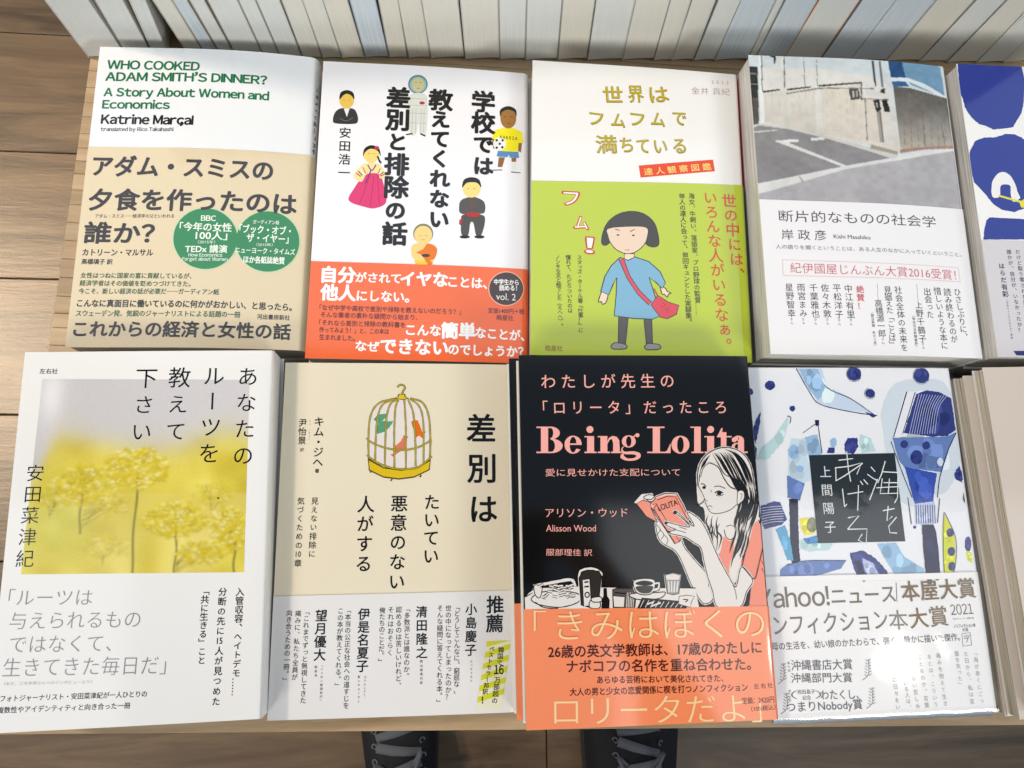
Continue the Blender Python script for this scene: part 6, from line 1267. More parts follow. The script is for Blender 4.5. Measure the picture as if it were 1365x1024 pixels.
def text_item(it):
    """list of (verts Nx2 in mm, tris) for one line of print"""
    kind, s, a, b, sz, wt = it[:6]; a = np.array(a); b = np.array(b); res = 5 if sz > 6 else (3 if sz > 2.2 else 2)
    out = []
    if kind == 'H':
        v, t = sans_run(s, res) if s[0] == '~' else glyph(s, wt, res)
        if not len(v): return out
        x0, x1 = v[:, 0].min(), v[:, 0].max(); d = b - a; W = np.linalg.norm(d)
        ex = d / max(W, 1e-6); ey = np.array([-ex[1], ex[0]])
        q = (v[:, :1] - x0) / max(x1 - x0, 1e-6) * W * ex + (v[:, 1:] - (.385 if cjk(s) or s[0] == '~' else .345)) * sz * ey + a
        out.append((q, t))
        return heavy(out, wt, sz)
    else:
        kr = it[7] if len(it) > 7 else 1
        cells = []; i = 0
        while i < len(s):
            if s[i].isdigit() and i + 1 < len(s) and s[i + 1].isdigit(): cells.append(s[i:i + 2]); i += 2
            else: cells.append(s[i]); i += 1
        n = len(cells)
        for i, ch in enumerate(cells):
            if ch == ' ' or ch == '　': continue
            p = a + (b - a) * (i / max(n - 1, 1))
            v, t = glyph(ch, wt, res)
            if not len(v): continue
            if ord(ch[0]) < 0x2500 and ch not in ROT:
                cx = (v[:, 0].min() + v[:, 0].max()) / 2; q = (v - [cx, .345]) * [.82, 1.0]
                if s == 'LOLITA': q = q[:, ::-1] * [1, -1]
            else: q = v - [.5, .385]
            hira = 0x3040 < ord(ch[0]) < 0x3100 and ch != 'ー'
            if hira: q = q * kr
            if ch in ROT: q = q[:, ::-1] * [1, -1] if ch != 'ー' else q[:, ::-1] * [1, -1]
            if ch in '、。': q = q + [.58, .55]
            if ch in 'っゃゅょッャュョァィゥェォぁ': q = q + [.1, .08]
            out.append((q * sz + p, t))
    return heavy(out, wt, sz)

# ---------------------------------------------------------------- one book
NS = 26
RSP = dict(F=-1.5, G=.3, H=1.0); LCUT = dict(I=4.6)      # how far the spine bulges past the front; hidden left margin
CUT = dict(A=3.6, F=3.4, B=1.6, C=1.2, G=1.0, D=1.2)
def profile(k, w, T, bw):
    us = np.linspace(-w / 2 + LCUT.get(k, 0), w / 2 - CUT.get(k, .6), NS + 1)
    q = (us - us[0]) / w
    q = q / q[-1]; return us, T + bw * np.sin(np.pi * q ** 1.35)
def section(us, zs, w, T, r, off, wrap=True):
    pts = [(u, z + off) for u, z in zip(us, zs)]; cut = w / 2 - us[-1]; rb = r; w0 = w; r = r + cut; w = w - 2 * cut
    if r > T * .6: r = T * .6
    if wrap:
        for i in range(1, 6):
            a = math.pi / 2 * (1 - i / 5); pts.append((w / 2 + (rb + cut + off) * math.cos(a), T - r + (r + off) * math.sin(a)))
        for i in range(0, 6):
            a = -math.pi / 2 * i / 5; pts.append((w0 / 2 + (rb + off) * math.cos(a), rb + (rb + off) * math.sin(a)))
        pts.append((us[0], -off))
    return pts
def shell(sec_o, sec_i, t0, t1, ink_fn, tl=None, tr=None, w=None):
    """thick folded sheet: outer and inner section extruded from t0 to t1 (the top edge may run from tl to tr)"""
    n = len(sec_o); v = []; f = []; ink = []
    for sec in (sec_o, sec_i):
        for (u, z) in sec:
            tt = t1 if tl is None else tl + (tr - tl) * min(max((u + w / 2) / w, 0), 1)
            v += [(u * MM, t0 * MM, z * MM), (u * MM, tt * MM, z * MM)]
    o, i_ = 0, 2 * n
    for k in range(n - 1):
        f.append((o + 2 * k, o + 2 * k + 2, o + 2 * k + 3, o + 2 * k + 1)); ink.append(ink_fn(sec_o[k]))
        f.append((i_ + 2 * k, i_ + 2 * k + 1, i_ + 2 * k + 3, i_ + 2 * k + 2)); ink.append((.75, .74, .72))
        for e in (0, 1):
            q = (o + 2 * k + e, o + 2 * k + 2 + e, i_ + 2 * k + 2 + e, i_ + 2 * k + e)
            f.append(q if e else q[::-1]); ink.append((.72, .71, .68))
    f.append((o, o + 1, i_ + 1, i_)); ink.append((.74, .73, .7)); k = n - 1
    f.append((o + 2 * k, i_ + 2 * k, i_ + 2 * k + 1, o + 2 * k + 1)); ink.append((.74, .73, .7))
    return v, f, ink
STY = {  # cover, spine, band, band spine, page stock, thickness list from the table upwards
 'A': ((232, 234, 236), (226, 228, 232), (219, 201, 166), (213, 197, 164), 'w', [24.09]),
 'B': ((238, 236, 238), (236, 236, 238), (236, 104, 54), (214, 78, 38), 'w', [13.5, 13.3]),
 'C': ((238, 235, 230), (206, 52, 26), (184, 200, 60), (60, 84, 20), 'w', [19.4, 19.3]),
 'D': ((228, 228, 228), (226, 226, 226), (234, 230, 228), (230, 228, 226), 'w', [27.3, 27.3]),
 'E': ((238, 235, 230), (238, 235, 230), (206, 200, 200), (200, 196, 196), 'w', [29.2, 29.2]),
 'F': ((234, 231, 226), (226, 222, 216), None, None, 'c', [21.2, 21.2]),
 'G': ((224, 212, 186), (216, 206, 184), (226, 222, 218), (220, 216, 212), 'c', [14.4, 14.3]),
 'H': ((16, 15, 14), (14, 13, 12), (240, 138, 96), (232, 128, 92), 'c', [14, 14, 14, 14]),
 'I': ((230, 230, 232), (220, 220, 224), (232, 229, 226), (226, 224, 222), 'w', [15.2, 15.1, 15.1]),
 'J': ((208, 194, 180), (202, 188, 174), None, None, 'c', [9.3, 9.2, 9.3, 9.2, 9.2, 9.2]),
}
R_SP = 2.0
def paint_grid(kind, it, W, L):
    """the two photographs printed on covers, as fields of flat colour computed cell by cell"""
    rng = np.random.default_rng(4)
    def blur(a, n):
        for _ in range(n):
            p = np.pad(a, ((1, 1), (1, 1), (0, 0)), 'edge'); a = (p[:-2, 1:-1] + p[2:, 1:-1] + p[1:-1, :-2] + p[1:-1, 2:] + 2 * p[1:-1, 1:-1]) / 6
        return a
    def vnoise(ny, nx, cells):
        g = rng.random((cells + 2, cells + 2)); y = np.linspace(0, cells, ny); x = np.linspace(0, cells, nx)
        yi = y.astype(int); xi = x.astype(int); fy = (y - yi)[:, None]; fx = (x - xi)[None]; fy = fy * fy * (3 - 2 * fy); fx = fx * fx * (3 - 2 * fx)
        return g[yi][:, xi] * (1 - fy) * (1 - fx) + g[yi + 1][:, xi] * fy * (1 - fx) + g[yi][:, xi + 1] * (1 - fy) * fx + g[yi + 1][:, xi + 1] * fy * fx
    if kind == 'flower':
        q = np.array(it[2]).reshape(4, 2); nx, ny = 250, 270
        s = np.linspace(0, 1, nx + 1)[None, :, None]; t = np.linspace(0, 1, ny + 1)[:, None, None]
        P = (q[0] * (1 - s) + q[1] * s) * (1 - t) + (q[3] * (1 - s) + q[2] * s) * t
        S = np.linspace(0, 1, nx)[None]; T = np.linspace(0, 1, ny)[:, None]; n1 = vnoise(ny, nx, 4); n2 = vnoise(ny, nx, 9); n3 = vnoise(ny, nx, 16)
        e = 1 / (1 + np.exp(-(T - .36 + .07 * (n1 - .5) + .05 * np.sin(S * 9) - .18 * np.exp(-(S / .06) ** 2)) * 26))
        sky = np.array([202, 197, 196.])[None, None] + (S * 4 - 2)[..., None] * 1.5 + (30 * np.exp(-((S - .05) / .06) ** 2 - ((T - .08) / .16) ** 2))[..., None]
        ye = np.array([216, 196, 80.])[None, None] + np.array([14, 18, 20.]) * (n2 - .5)[..., None] * 2 + np.array([-26, -14, -6.]) * (np.exp(-((S - .12) / .2) ** 2 - ((T - .75) / .2) ** 2))[..., None] + np.array([14, 16, 70.]) * (np.clip(n1 * 1.6 - .9, 0, 1) * (T > .6))[..., None] + np.array([10, 10, 8]) * (n3 - .5)[..., None]
        C = sky * (1 - e[..., None]) + ye * e[..., None]
        C = blur(C, 3); yy, xx = np.mgrid[0:ny, 0:nx]; xx = xx / nx; yy = yy / ny * 1.0
        def dab(x, y, r, c, a, el=1.0):
            x0, x1 = int(max(0, (x - 3 * r) * nx)), int(min(nx, (x + 3 * r) * nx + 1)); y0, y1 = int(max(0, (y - 3 * r * el) * ny)), int(min(ny, (y + 3 * r * el) * ny + 1))
            if x1 <= x0 or y1 <= y0: return
            w_ = a * np.exp(-((xx[y0:y1, x0:x1] - x) ** 2 + ((yy[y0:y1, x0:x1] - y) / el) ** 2) / (2 * r * r))[..., None]; C[y0:y1, x0:x1] = C[y0:y1, x0:x1] * (1 - w_) + np.array(c) * w_
        for _ in range(40): dab(rng.random(), rng.uniform(.45, 1.05), rng.uniform(.03, .09), [(232, 212, 96), (206, 186, 60), (236, 222, 140), (190, 176, 70)][rng.integers(4)], .22)
        def twig(x0, y0, x1, y1, c, a, r):
            n = int(max(abs(x1 - x0) * nx, abs(y1 - y0) * ny)) + 2
            for q in np.linspace(0, 1, n): dab(x0 + (x1 - x0) * q + .004 * math.sin(q * 9 + x0 * 50), y0 + (y1 - y0) * q, r, c, a)
        for cx, cy, rx, ry, sx, yb, nb, f_ in ((.10, .62, .09, .07, .1, .9, 60, .45), (.36, .86, .10, .06, .36, 1.0, 60, .4), (.84, .60, .08, .06, .84, .9, 50, .4), (.245, .56, .125, .105, .235, .80, 170, .8), (.48, .47, .135, .105, .485, 1.0, 230, 1), (.67, .73, .13, .09, .68, 1.0, 210, .9), (.93, .78, .08, .11, .95, 1.0, 150, .9), (.80, .90, .10, .06, .69, 1.0, 90, .7), (.38, .66, .06, .04, .25, .7, 40, .6)):
            if nb > 100: twig(sx, cy - .01, sx + .003, yb, (118, 108, 56), .5 * f_, .0035)
            for _ in range(10):
                an = rng.uniform(-2.95, -.2); q = rng.uniform(.5, .95); twig(sx, cy + rng.uniform(.02, .11), cx + rx * q * math.cos(an), cy + ry * q * math.sin(an), (136, 122, 56), .33 * f_, .0026)
            for _ in range(int(nb * 1.7)):
                an = rng.uniform(0, 6.28); q = rng.random() ** .6; x, y = cx + 1.1 * rx * q * math.cos(an) + rng.normal(0, .008), cy + ry * q * math.sin(an) * (1 if math.sin(an) < 0 else .95) + rng.normal(0, .008)
                dab(x, y + .004, .007, (150, 132, 40), .30 * f_); dab(x, y, rng.uniform(.004, .009), [(236, 212, 70), (244, 226, 120), (228, 200, 56), (250, 238, 170), (214, 190, 60)][rng.integers(5)], .75 * f_, rng.uniform(.6, 1.1))
        C = blur(C, 1) + rng.normal(0, 2, (ny, nx, 1))
    else:
        polys, tbot = it[2], it[3]; cell = .46
        nx = int((W) / cell); ny = int((L / 2 - tbot) / cell)
        us = np.linspace(-W / 2 + .05, W / 2, nx + 1); ts = np.linspace(L / 2 - .05, tbot, ny + 1)
        P = np.stack(np.meshgrid(us, ts), -1); ctr = (P[:-1, :-1] + P[1:, 1:]) / 2; X, Y = ctr[..., 0], ctr[..., 1]
        C = np.zeros((ny, nx, 3))
        for pts, c1, c2, _ in polys:
            p = np.array(pts).reshape(-1, 2); ins = np.zeros(X.shape, bool); j = len(p) - 1
            for i in range(len(p)):
                (xi, yi), (xj, yj) = p[i], p[j]
                cnd = ((yi > Y) != (yj > Y)) & (X < (xj - xi) * (Y - yi) / ((yj - yi) or 1e-9) + xi); ins ^= cnd; j = i
            if c2 is None: C[ins] = c1
            else:
                g = np.clip((p[:, 1].max() - Y) / (np.ptp(p[:, 1]) or 1), 0, 1) ** 1.5
                C[ins] = (np.array(c1) * (1 - g[..., None]) + np.array(c2) * g[..., None])[ins]
        C = blur(C, 1); n1 = vnoise(ny, nx, 30) - .5; n2 = vnoise(ny, nx, 7) - .5
        C = C + (n1 * 12 + n2 * 12)[..., None] + rng.normal(0, 2.5, (ny, nx, 1))
    C = np.clip(C, 4, 250); A = np.clip(INK * (C / 255) ** 2.2 * 1.02 - .018, .004, .85).reshape(-1, 3)
    ny1, nx1 = P.shape[:2]; idx = np.arange(ny1 * nx1).reshape(ny1, nx1)
    f = np.stack([idx[:-1, :-1], idx[1:, :-1], idx[1:, 1:], idx[:-1, 1:]], -1).reshape(-1, 4)
    return P.reshape(-1, 2), f, A
INK = 1.0
def catmull(p, closed, n=5):
    m = len(p)
    if m < 3: return p
    out = []
    for i in range(m if closed else m - 1):
        P = [p[(i + k) % m] if closed else p[min(max(i + k, 0), m - 1)] for k in (-1, 0, 1, 2)]
        for s in range(n):
            t = s / n; out.append(tuple(.5 * ((2 * P[1][d]) + (-P[0][d] + P[2][d]) * t + (2 * P[0][d] - 5 * P[1][d] + 4 * P[2][d] - P[3][d]) * t * t + (-P[0][d] + 3 * P[1][d] - 3 * P[2][d] + P[3][d]) * t ** 3) for d in (0, 1)))
    if not closed: out.append(p[-1])
    return out
def clip_poly(p, W, L, L0=0):
    for ax, lim, sg in ((0, W / 2, 1), (0, -W / 2 + L0, -1), (1, L / 2, 1), (1, -L / 2, -1)):
        out = []
        for i in range(len(p)):
            a, b = p[i - 1], p[i]; da = sg * a[ax] - abs(lim) if True else 0; db = sg * b[ax] - abs(lim)
            if (da <= 0) != (db <= 0):
                t = da / (da - db); out.append((a[0] + (b[0] - a[0]) * t, a[1] + (b[1] - a[1]) * t))
            if db <= 0: out.append(b)
        p = out
        if len(p) < 3: return []
    return p
def prints(k, W, L, us, zs, T, cover, band):
    R_SP = RSP.get(k, 2.0); n_st = len(us); cut = W / 2 - us[-1]; rv = min(R_SP + cut, T * .6)
    arc = [(W / 2 - cut + (R_SP + cut) * math.cos(a), T - rv + rv * math.sin(a)) for a in np.radians([80, 70, 60, 50, 40, 30, 20, 10])]
    us = np.append(us, [p[0] for p in arc]); zs = np.append(zs, [p[1] for p in arc])
    items = DATA['items'][k]; obi = DATA['obi'].get(k)
    boxes = []; rnd = random.Random(k)
    groups = {}
    bmc = {}
    def bucket(y): return 'band' if obi and y < (obi[0] + obi[1]) / 2 and band else 'cover'
    def zl(lay, where): return (.10 if where == 'cover' else .53) + .004 * lay
    for it in items:
        kd = it[0]
        if kd == 'IMG':
            P, f, A = paint_grid(it[1], it, W, L)
            z = np.interp(P[:, 0], us, zs) + .08
            me = mesh('printed_photo', np.c_[P, z] * MM, f.tolist(), A); link('printed_photo', me, cover, M_lam); continue
        if kd in 'HV': parts = text_item(it); color = it[6]
        elif kd == 'P':
            pts = [tuple(it[1][i:i + 2]) for i in range(0, len(it[1]), 2)]
            if it[3]: pts = catmull(pts, True)
            if it[4]:
                q = []
                for i in range(len(pts)):
                    a, b = pts[i], pts[(i + 1) % len(pts)]; d = math.dist(a, b); m = max(1, int(d / 1.0))
                    for s in range(m): q.append((a[0] + (b[0] - a[0]) * s / m + rnd.gauss(0, .22 * it[4]), a[1] + (b[1] - a[1]) * s / m + rnd.gauss(0, .22 * it[4])))
                pts = q
            pts = clip_poly(pts, W, L, LCUT.get(k, 0))
            if len(pts) < 3: continue
            tr = tessellate_polygon([[Vector((x, y, 0)) for x, y in pts]]); parts = [(np.array(pts), np.array(tr))]; color = it[2]
            if not len(tr): continue
        else:
            pts = [tuple(it[1][i:i + 2]) for i in range(0, len(it[1]), 2)]
            closed = math.dist(pts[0], pts[-1]) < 1e-3
            if it[3]: pts = catmull(pts[:-1] if closed and len(pts) > 3 else pts, closed and len(pts) > 3) + ([pts[0]] if closed else [])
            hw = it[4] / 2; v = []; t = []
            n = len(pts)
            for i, (x, y) in enumerate(pts):
                if closed: a = pts[i - 1] if i else pts[-2]; b = pts[i + 1] if i < n - 1 else pts[1]
                else: a = pts[max(i - 1, 0)]; b = pts[min(i + 1, n - 1)]
                dx, dy = b[0] - a[0], b[1] - a[1]; m = math.hypot(dx, dy) or 1
                ww = hw * (1 + .12 * math.sin(i * 2.1 + len(boxes)))
                v += [(min(max(x - dy / m * ww, -W / 2), W / 2), y + dx / m * ww), (min(max(x + dy / m * ww, -W / 2), W / 2), y - dx / m * ww)]
                if i: t += [(2 * i - 2, 2 * i - 1, 2 * i + 1), (2 * i - 2, 2 * i + 1, 2 * i)]
            parts = [(np.array(v), np.array(t))]; color = it[2]
        if not parts: continue
        allv = np.concatenate([p[0] for p in parts]); bb = (*allv.min(0), *allv.max(0))
        where = bucket((bb[1] + bb[3]) / 2)
        lay = 1 + max([b[4] for b in boxes if b[0] < bb[2] and b[2] > bb[0] and b[1] < bb[3] and b[3] > bb[1]], default=-1)
        boxes.append((*bb, lay + (3 if kd in 'HV' and it[5] >= .003 else 0))); h = zl(lay, where); c = lin(color, INK)
        if kd in 'HV':
            g = groups.setdefault(where, [[], [], [], 0])
            for j, (q, t) in enumerate(parts):
                q = q.copy(); q[:, 0] = np.clip(q[:, 0], -W / 2 + LCUT.get(k, 0), W / 2 + R_SP - .05); z = np.interp(q[:, 0], us, zs) + h + .03 + .0012 * (j * len(parts_dir(it)) // len(parts))
                q[:, 0] += np.clip(q[:, 0] - W / 2, 0, 2) * .04
                g[0].append(np.c_[q, z] * MM); g[1].append(t + g[3]); g[2] += [c] * len(t); g[3] += len(q)
        else:
            if where not in bmc: bm = bmesh.new(); bmc[where] = (bm, bm.faces.layers.int.new('ci'), [])
            bm, ly, cols = bmc[where]; cols.append(c)
            for q, t in parts:
                vs = [bm.verts.new((x, y, h)) for x, y in q]
                for tri in t:
                    if len(set(tri)) < 3: continue
                    a, b2, c3 = [Vector(vs[j].co) for j in tri]
                    if (b2 - a).cross(c3 - a).z < 0: tri = tri[::-1]
                    try: fa = bm.faces.new([vs[j] for j in tri]); fa[ly] = len(cols) - 1
                    except ValueError: pass
    for where, (bm, ly, cols) in bmc.items():
        for u in us[1:-1]:
            bmesh.ops.bisect_plane(bm, geom=list(bm.verts) + list(bm.edges) + list(bm.faces), plane_co=(u, 0, 0), plane_no=(1, 0, 0), dist=1e-5)
        v = np.array([tuple(x.co) for x in bm.verts]); bm.verts.index_update()
        f = [[x.index for x in fa.verts] for fa in bm.faces]; ink = [cols[fa[ly]] for fa in bm.faces]; bm.free()
        v[:, 2] += np.interp(v[:, 0], us, zs); me = mesh('printed_artwork', v * MM, f, ink)
        link('printed_artwork', me, cover if where == 'cover' else band, M_lam if where == 'cover' else M_obi)
    for where, (vv, tt, ink, _) in groups.items():
        me = mesh('printed_lettering', np.concatenate(vv), np.concatenate(tt).tolist(), ink)
        link('printed_lettering', me, cover if where == 'cover' else band, M_lam if where == 'cover' else M_obi)
def make_book(k, T, top):
    b = DATA['books'][k]; W, L = b['w'], b['l']; cc, cs, oc, osp, stock, _ = STY[k]
    bw = DATA['bow'][k] if top else 0.
    us, zs = profile(k, W, T, bw); R_SP = RSP.get(k, 2.0)
    root = empty('book')
    o = section(us, zs, W, T, R_SP, 0); i = section(us, zs, W, T, R_SP, -.35); i[-1] = (us[0], .35)
    fn = lambda p: lin(cc, INK) if p[0] < W / 2 - .01 else lin(cs, INK)
    cover = link('cover', mesh('cover', *shell(o, i, -L / 2, L / 2, fn), smooth=False), root, M_lam)
    for p in cover.data.polygons: p.use_smooth = abs(p.normal.y) < .5
    cover.data.set_sharp_from_angle(angle=rad(35))
    band = None
    if oc:
        ob = DATA['obi'][k]; o = section(us, zs, W, T, R_SP, .42); i = section(us, zs, W, T, R_SP, .12)
        fn = lambda p: lin(oc, INK) if p[0] < W / 2 - .01 else lin(osp, INK)
        band = link('paper_band', mesh('paper_band', *shell(o, i, -L / 2 - .12, 0, fn, ob[0], ob[1], W)), root, M_obi)
        for p in band.data.polygons: p.use_smooth = abs(p.normal.y) < .5
        band.data.set_sharp_from_angle(angle=rad(35))
    # page block
    x0 = us[0] + .9; sec = [(x0 + .15, .4)] + [(W / 2 + R_SP - .6, .9), (W / 2 + R_SP - .6, T - 2.6 - CUT.get(k, .6))] + [(max(u, x0 - .1), z - .42) for u, z in zip(us[::-1], zs[::-1])]
    n = len(sec); v = [(u * MM, s * (L / 2 - .8) * MM, z * MM) for s in (-1, 1) for u, z in sec]
    f = [(j, (j + 1) % n, n + (j + 1) % n, n + j) for j in range(n)] + [tuple(range(n))[::-1], tuple(range(n, 2 * n))]
    pg = link('page_block', mesh('page_block', v, f), root, M_page if stock == 'c' else M_pagew)
    if top:
        prints(k, W, L, us, zs, T, cover, band)
    return root
def copy_tree(o, parent=None):
    c = o.copy(); col.objects.link(c); c.parent = parent
    for ch in o.children: copy_tree(ch, c)
    return c
LBL = {
 'A': ('paperback with green English title and beige band, beside bare wood table edge', None),
 'B': ('white paperback with small painted figures and orange-red band, top of its stack', 'white paperback lying directly under the one with painted figures and orange-red band'),
 'C': ('white paperback with lime green band and drawing of girl with red bag', 'white paperback lying under the one with the lime green band'),
 'D': ('paperback with photograph of an empty parking corner above white band, topmost', 'paperback lying under the one with the parking corner photograph'),
 'E': ('paperback with large navy blue blobs on white, cut off by right edge', 'paperback lying under the one with navy blue blobs'),
 'F': ('white paperback with yellow flower photograph, topmost at the lower left', 'cream paged paperback hidden under the one with the yellow flowers'),
 'G': ('beige paperback with a golden birdcage of three birds, topmost', 'beige paperback lying under the one with the birdcage'),
 'H': ('black paperback with pink title and woman reading above salmon band, topmost', 'black paperback with salmon band at {} of the stack under the reading woman cover'),
 'I': ('plastic wrapped paperback with blue watercolour brushes and dark square title panel, topmost', 'paperback at {} of the stack under the blue watercolour cover'),
 'J': ('plain pinkish beige booklet, topmost of the stack at lower right edge', '{} booklet up from the table in the thin booklet stack at lower right'),
}
GRP = {k: g for k, g in zip('ABCDEFGHIJ', [None, 'stack of paperbacks with painted figures', 'stack of lime banded paperbacks', 'stack of parking photograph paperbacks', 'stack of navy blob paperbacks', 'stack of yellow flower paperbacks', 'stack of birdcage paperbacks', 'stack of black paperbacks with salmon band', 'stack of blue watercolour paperbacks', 'stack of thin beige booklets'])}
rnd = random.Random(11)
tops = {}
for k in 'ABCDEFGHIJ':
    b = DATA['books'][k]; th = STY[k][5]; z = .0006; tot = b['h'] - .6
    gap = (tot - sum(th)) / len(th)
    gap = max(gap, .45) if len(th) > 1 else 0; sc = (tot - gap * (len(th) - 1)) / sum(th)
    low = None; z = .6
    for i, t in enumerate(th):
        T = t * sc; top = i == len(th) - 1
        if top or low is None: r = make_book(k, T, top); low = low or r
        else: r = copy_tree(low)
        if top: dx = dy = dr = 0
        else:
            dx, dy, dr = rnd.uniform(-1.2, .6), rnd.uniform(-.7, .7), rnd.uniform(-.35, .35)
            if k == 'H': dx = (.6, .2, -3.6)[i]; dr = (0, .1, .25)[i]; dy = (.4, 0, 1.8)[i]
            if k == 'G': dx, dy, dr = -.9, -.6, .75
            if k == 'F': dx, dr = -.8, 0
            if k == 'J': dx = -6.5 + (1.4, .4, 1.6, .2, 1.2)[i]; dy = (.5, -.5, .8, 0, .4)[i] - 3; dr = .3 * rnd.uniform(-1, 1)
            if k == 'I': dx = (1.5, .6)[i]; dy = -.6
        r.location = ((b['x'] + dx) * MM, (b['y'] + dy) * MM, z * MM); r.rotation_euler = (0, 0, rad(b['rot'] + dr))
        z += T + gap
        if top: tag(r, LBL[k][0], 'book', GRP[k]); tops[k] = (r, T)
        else:
            nm = (['bottom', 'second level', 'third level'] if k == 'H' else ['bottom', 'middle'])[i] if k in 'HI' else ['lowest', 'second', 'third', 'fourth', 'fifth'][i]
            tag(r, LBL[k][1].format(nm), 'booklet' if k == 'J' else 'book', GRP[k])
tops['J'][0]['category'] = 'booklet'

# shrink wrap on the watercolour book
mw, t, b = mat('shrink_wrap_film'); nt = t.nodes; out = nt['Material Output']
tr = N(t, 'ShaderNodeBsdfTransparent'); gl = N(t, 'ShaderNodeBsdfGlossy', Roughness=.045); lw = N(t, 'ShaderNodeLayerWeight', Blend=.5); fr = N(t, 'ShaderNodeMapRange'); fr.inputs['To Min'].default_value = .045; fr.inputs['To Max'].default_value = .5; pw = N(t, 'ShaderNodeMath', _operation='POWER'); pw.inputs[1].default_value = 5; t.links.new(lw.outputs['Facing'], pw.inputs[0]); t.links.new(pw.outputs[0], fr.inputs[0]); mx = N(t, 'ShaderNodeMixShader')
nn = noise_mapped(t, (1, 1, 1), 26, 3, .5); bp = N(t, 'ShaderNodeBump', Strength=.16, Distance=.002); t.links.new(nn.outputs[0], bp.inputs['Height']); t.links.new(bp.outputs[0], gl.inputs['Normal'])
t.links.new(fr.outputs[0], mx.inputs[0]); t.links.new(tr.outputs[0], mx.inputs[1]); t.links.new(gl.outputs[0], mx.inputs[2]); t.links.new(mx.outputs[0], out.inputs['Surface'])
r, T = tops['I']; W, L = DATA['books']['I']['w'], DATA['books']['I']['l']
g = []; f = []; nx, ny = 40, 51; rw = random.Random(2)
for j in range(ny + 1):
    for i in range(nx + 1):
        u = -W / 2 + 4.2 + (W - 2.4) * i / nx; v_ = -L / 2 - 2.4 + .25 * math.sin(i * .9) if j == 0 else -L / 2 - .35 + (L + .9) * (j - 1) / (ny - 1); zt = T + 1.05 + .1 * math.sin(i * .7 + j * .3)
        if v_ < -L / 2 - .3: zt = T - .9 if j == 0 else T + 1.0
        g.append((u * MM, v_ * MM, zt * MM))
for j in range(ny):
    for i in range(nx): a = j * (nx + 1) + i; f.append((a, a + 1, a + nx + 2, a + nx + 1))
link('plastic_wrap', mesh('plastic_wrap', g, f, smooth=True), r, mw)
mf, t, b = mat('wrap_seam_film'); b.inputs['Base Color'].default_value = (.42, .46, .50, 1); b.inputs['Roughness'].default_value = .45
g = []; f = []
for i in range(41):
    u = -W / 2 + 5 + (W - 5) * i / 40; a = .25 * math.sin(i * 1.7) ; g += [(u * MM, (-L / 2 - .4) * MM, (T - .8) * MM), (u * MM, (-L / 2 - 3.0 + a) * MM, (T - 2.2 + a * .5) * MM), (u * MM, (-L / 2 - .4) * MM, (T - 2.6) * MM)]
    if i: k3 = 3 * i; f += [(k3 - 3, k3 - 2, k3 + 1, k3), (k3 - 2, k3 - 1, k3 + 2, k3 + 1)]
link('wrap_seam', mesh('wrap_seam', g, f, smooth=True), r, mf)

# ---------------------------------------------------------------- wood
def wood(name, c1, c2, c3, axis_scale, nscale, rough=.45, bump=.15, per_obj=.25):
    m, t, b = mat(name)
    tc = N(t, 'ShaderNodeTexCoord'); oi = N(t, 'ShaderNodeObjectInfo'); mp = N(t, 'ShaderNodeMapping'); mp.inputs['Scale'].default_value = axis_scale
    add = N(t, 'ShaderNodeVectorMath', _operation='ADD'); mul = N(t, 'ShaderNodeVectorMath', _operation='SCALE'); mul.inputs['Scale'].default_value = 40
    cmb = N(t, 'ShaderNodeCombineXYZ'); t.links.new(oi.outputs['Random'], cmb.inputs[0]); t.links.new(oi.outputs['Random'], cmb.inputs[2]); t.links.new(cmb.outputs[0], mul.inputs[0])
    t.links.new(tc.outputs['Object'], add.inputs[0]); t.links.new(mul.outputs[0], add.inputs[1]); t.links.new(add.outputs[0], mp.inputs['Vector'])
    n1 = N(t, 'ShaderNodeTexNoise', Scale=nscale, Detail=6, Roughness=.6, Distortion=1.1); n2 = N(t, 'ShaderNodeTexNoise', Scale=nscale * 9, Detail=4, Roughness=.7)
    t.links.new(mp.outputs[0], n1.inputs['Vector']); t.links.new(mp.outputs[0], n2.inputs['Vector'])
    r = N(t, 'ShaderNodeValToRGB'); e = r.color_ramp.elements; e[0].color = (*c1, 1); e[0].position = .3; e[1].color = (*c3, 1); e[1].position = .72; q = e.new(.5); q.color = (*c2, 1)
    t.links.new(n1.outputs[0], r.inputs[0])
    mx = N(t, 'ShaderNodeMixRGB', _blend_type='MULTIPLY', Fac=.3); t.links.new(r.outputs[0], mx.inputs[1]); t.links.new(n2.outputs[0], mx.inputs[2])
    hs = N(t, 'ShaderNodeHueSaturation'); mr = N(t, 'ShaderNodeMapRange'); mr.inputs['To Min'].default_value = 1 - per_obj; mr.inputs['To Max'].default_value = 1 + per_obj
    t.links.new(oi.outputs['Random'], mr.inputs[0]); t.links.new(mr.outputs[0], hs.inputs['Value']); t.links.new(mx.outputs[0], hs.inputs['Color']); t.links.new(hs.outputs[0], b.inputs['Base Color'])
    b.inputs['Roughness'].default_value = rough
    bp = N(t, 'ShaderNodeBump', Strength=bump, Distance=.001); t.links.new(n2.outputs[0], bp.inputs['Height']); t.links.new(bp.outputs[0], b.inputs['Normal'])
    return m
M_table = wood('laminated_pale_wood', (.40, .26, .13), (.52, .36, .20), (.62, .45, .27), (1, 12, 12), 6, .5, .12, .14)
M_floor = wood('oiled_oak_floor', (.070, .044, .024), (.145, .094, .052), (.24, .158, .085), (.8, 7, 7), 3.2, .38, .3, .18)
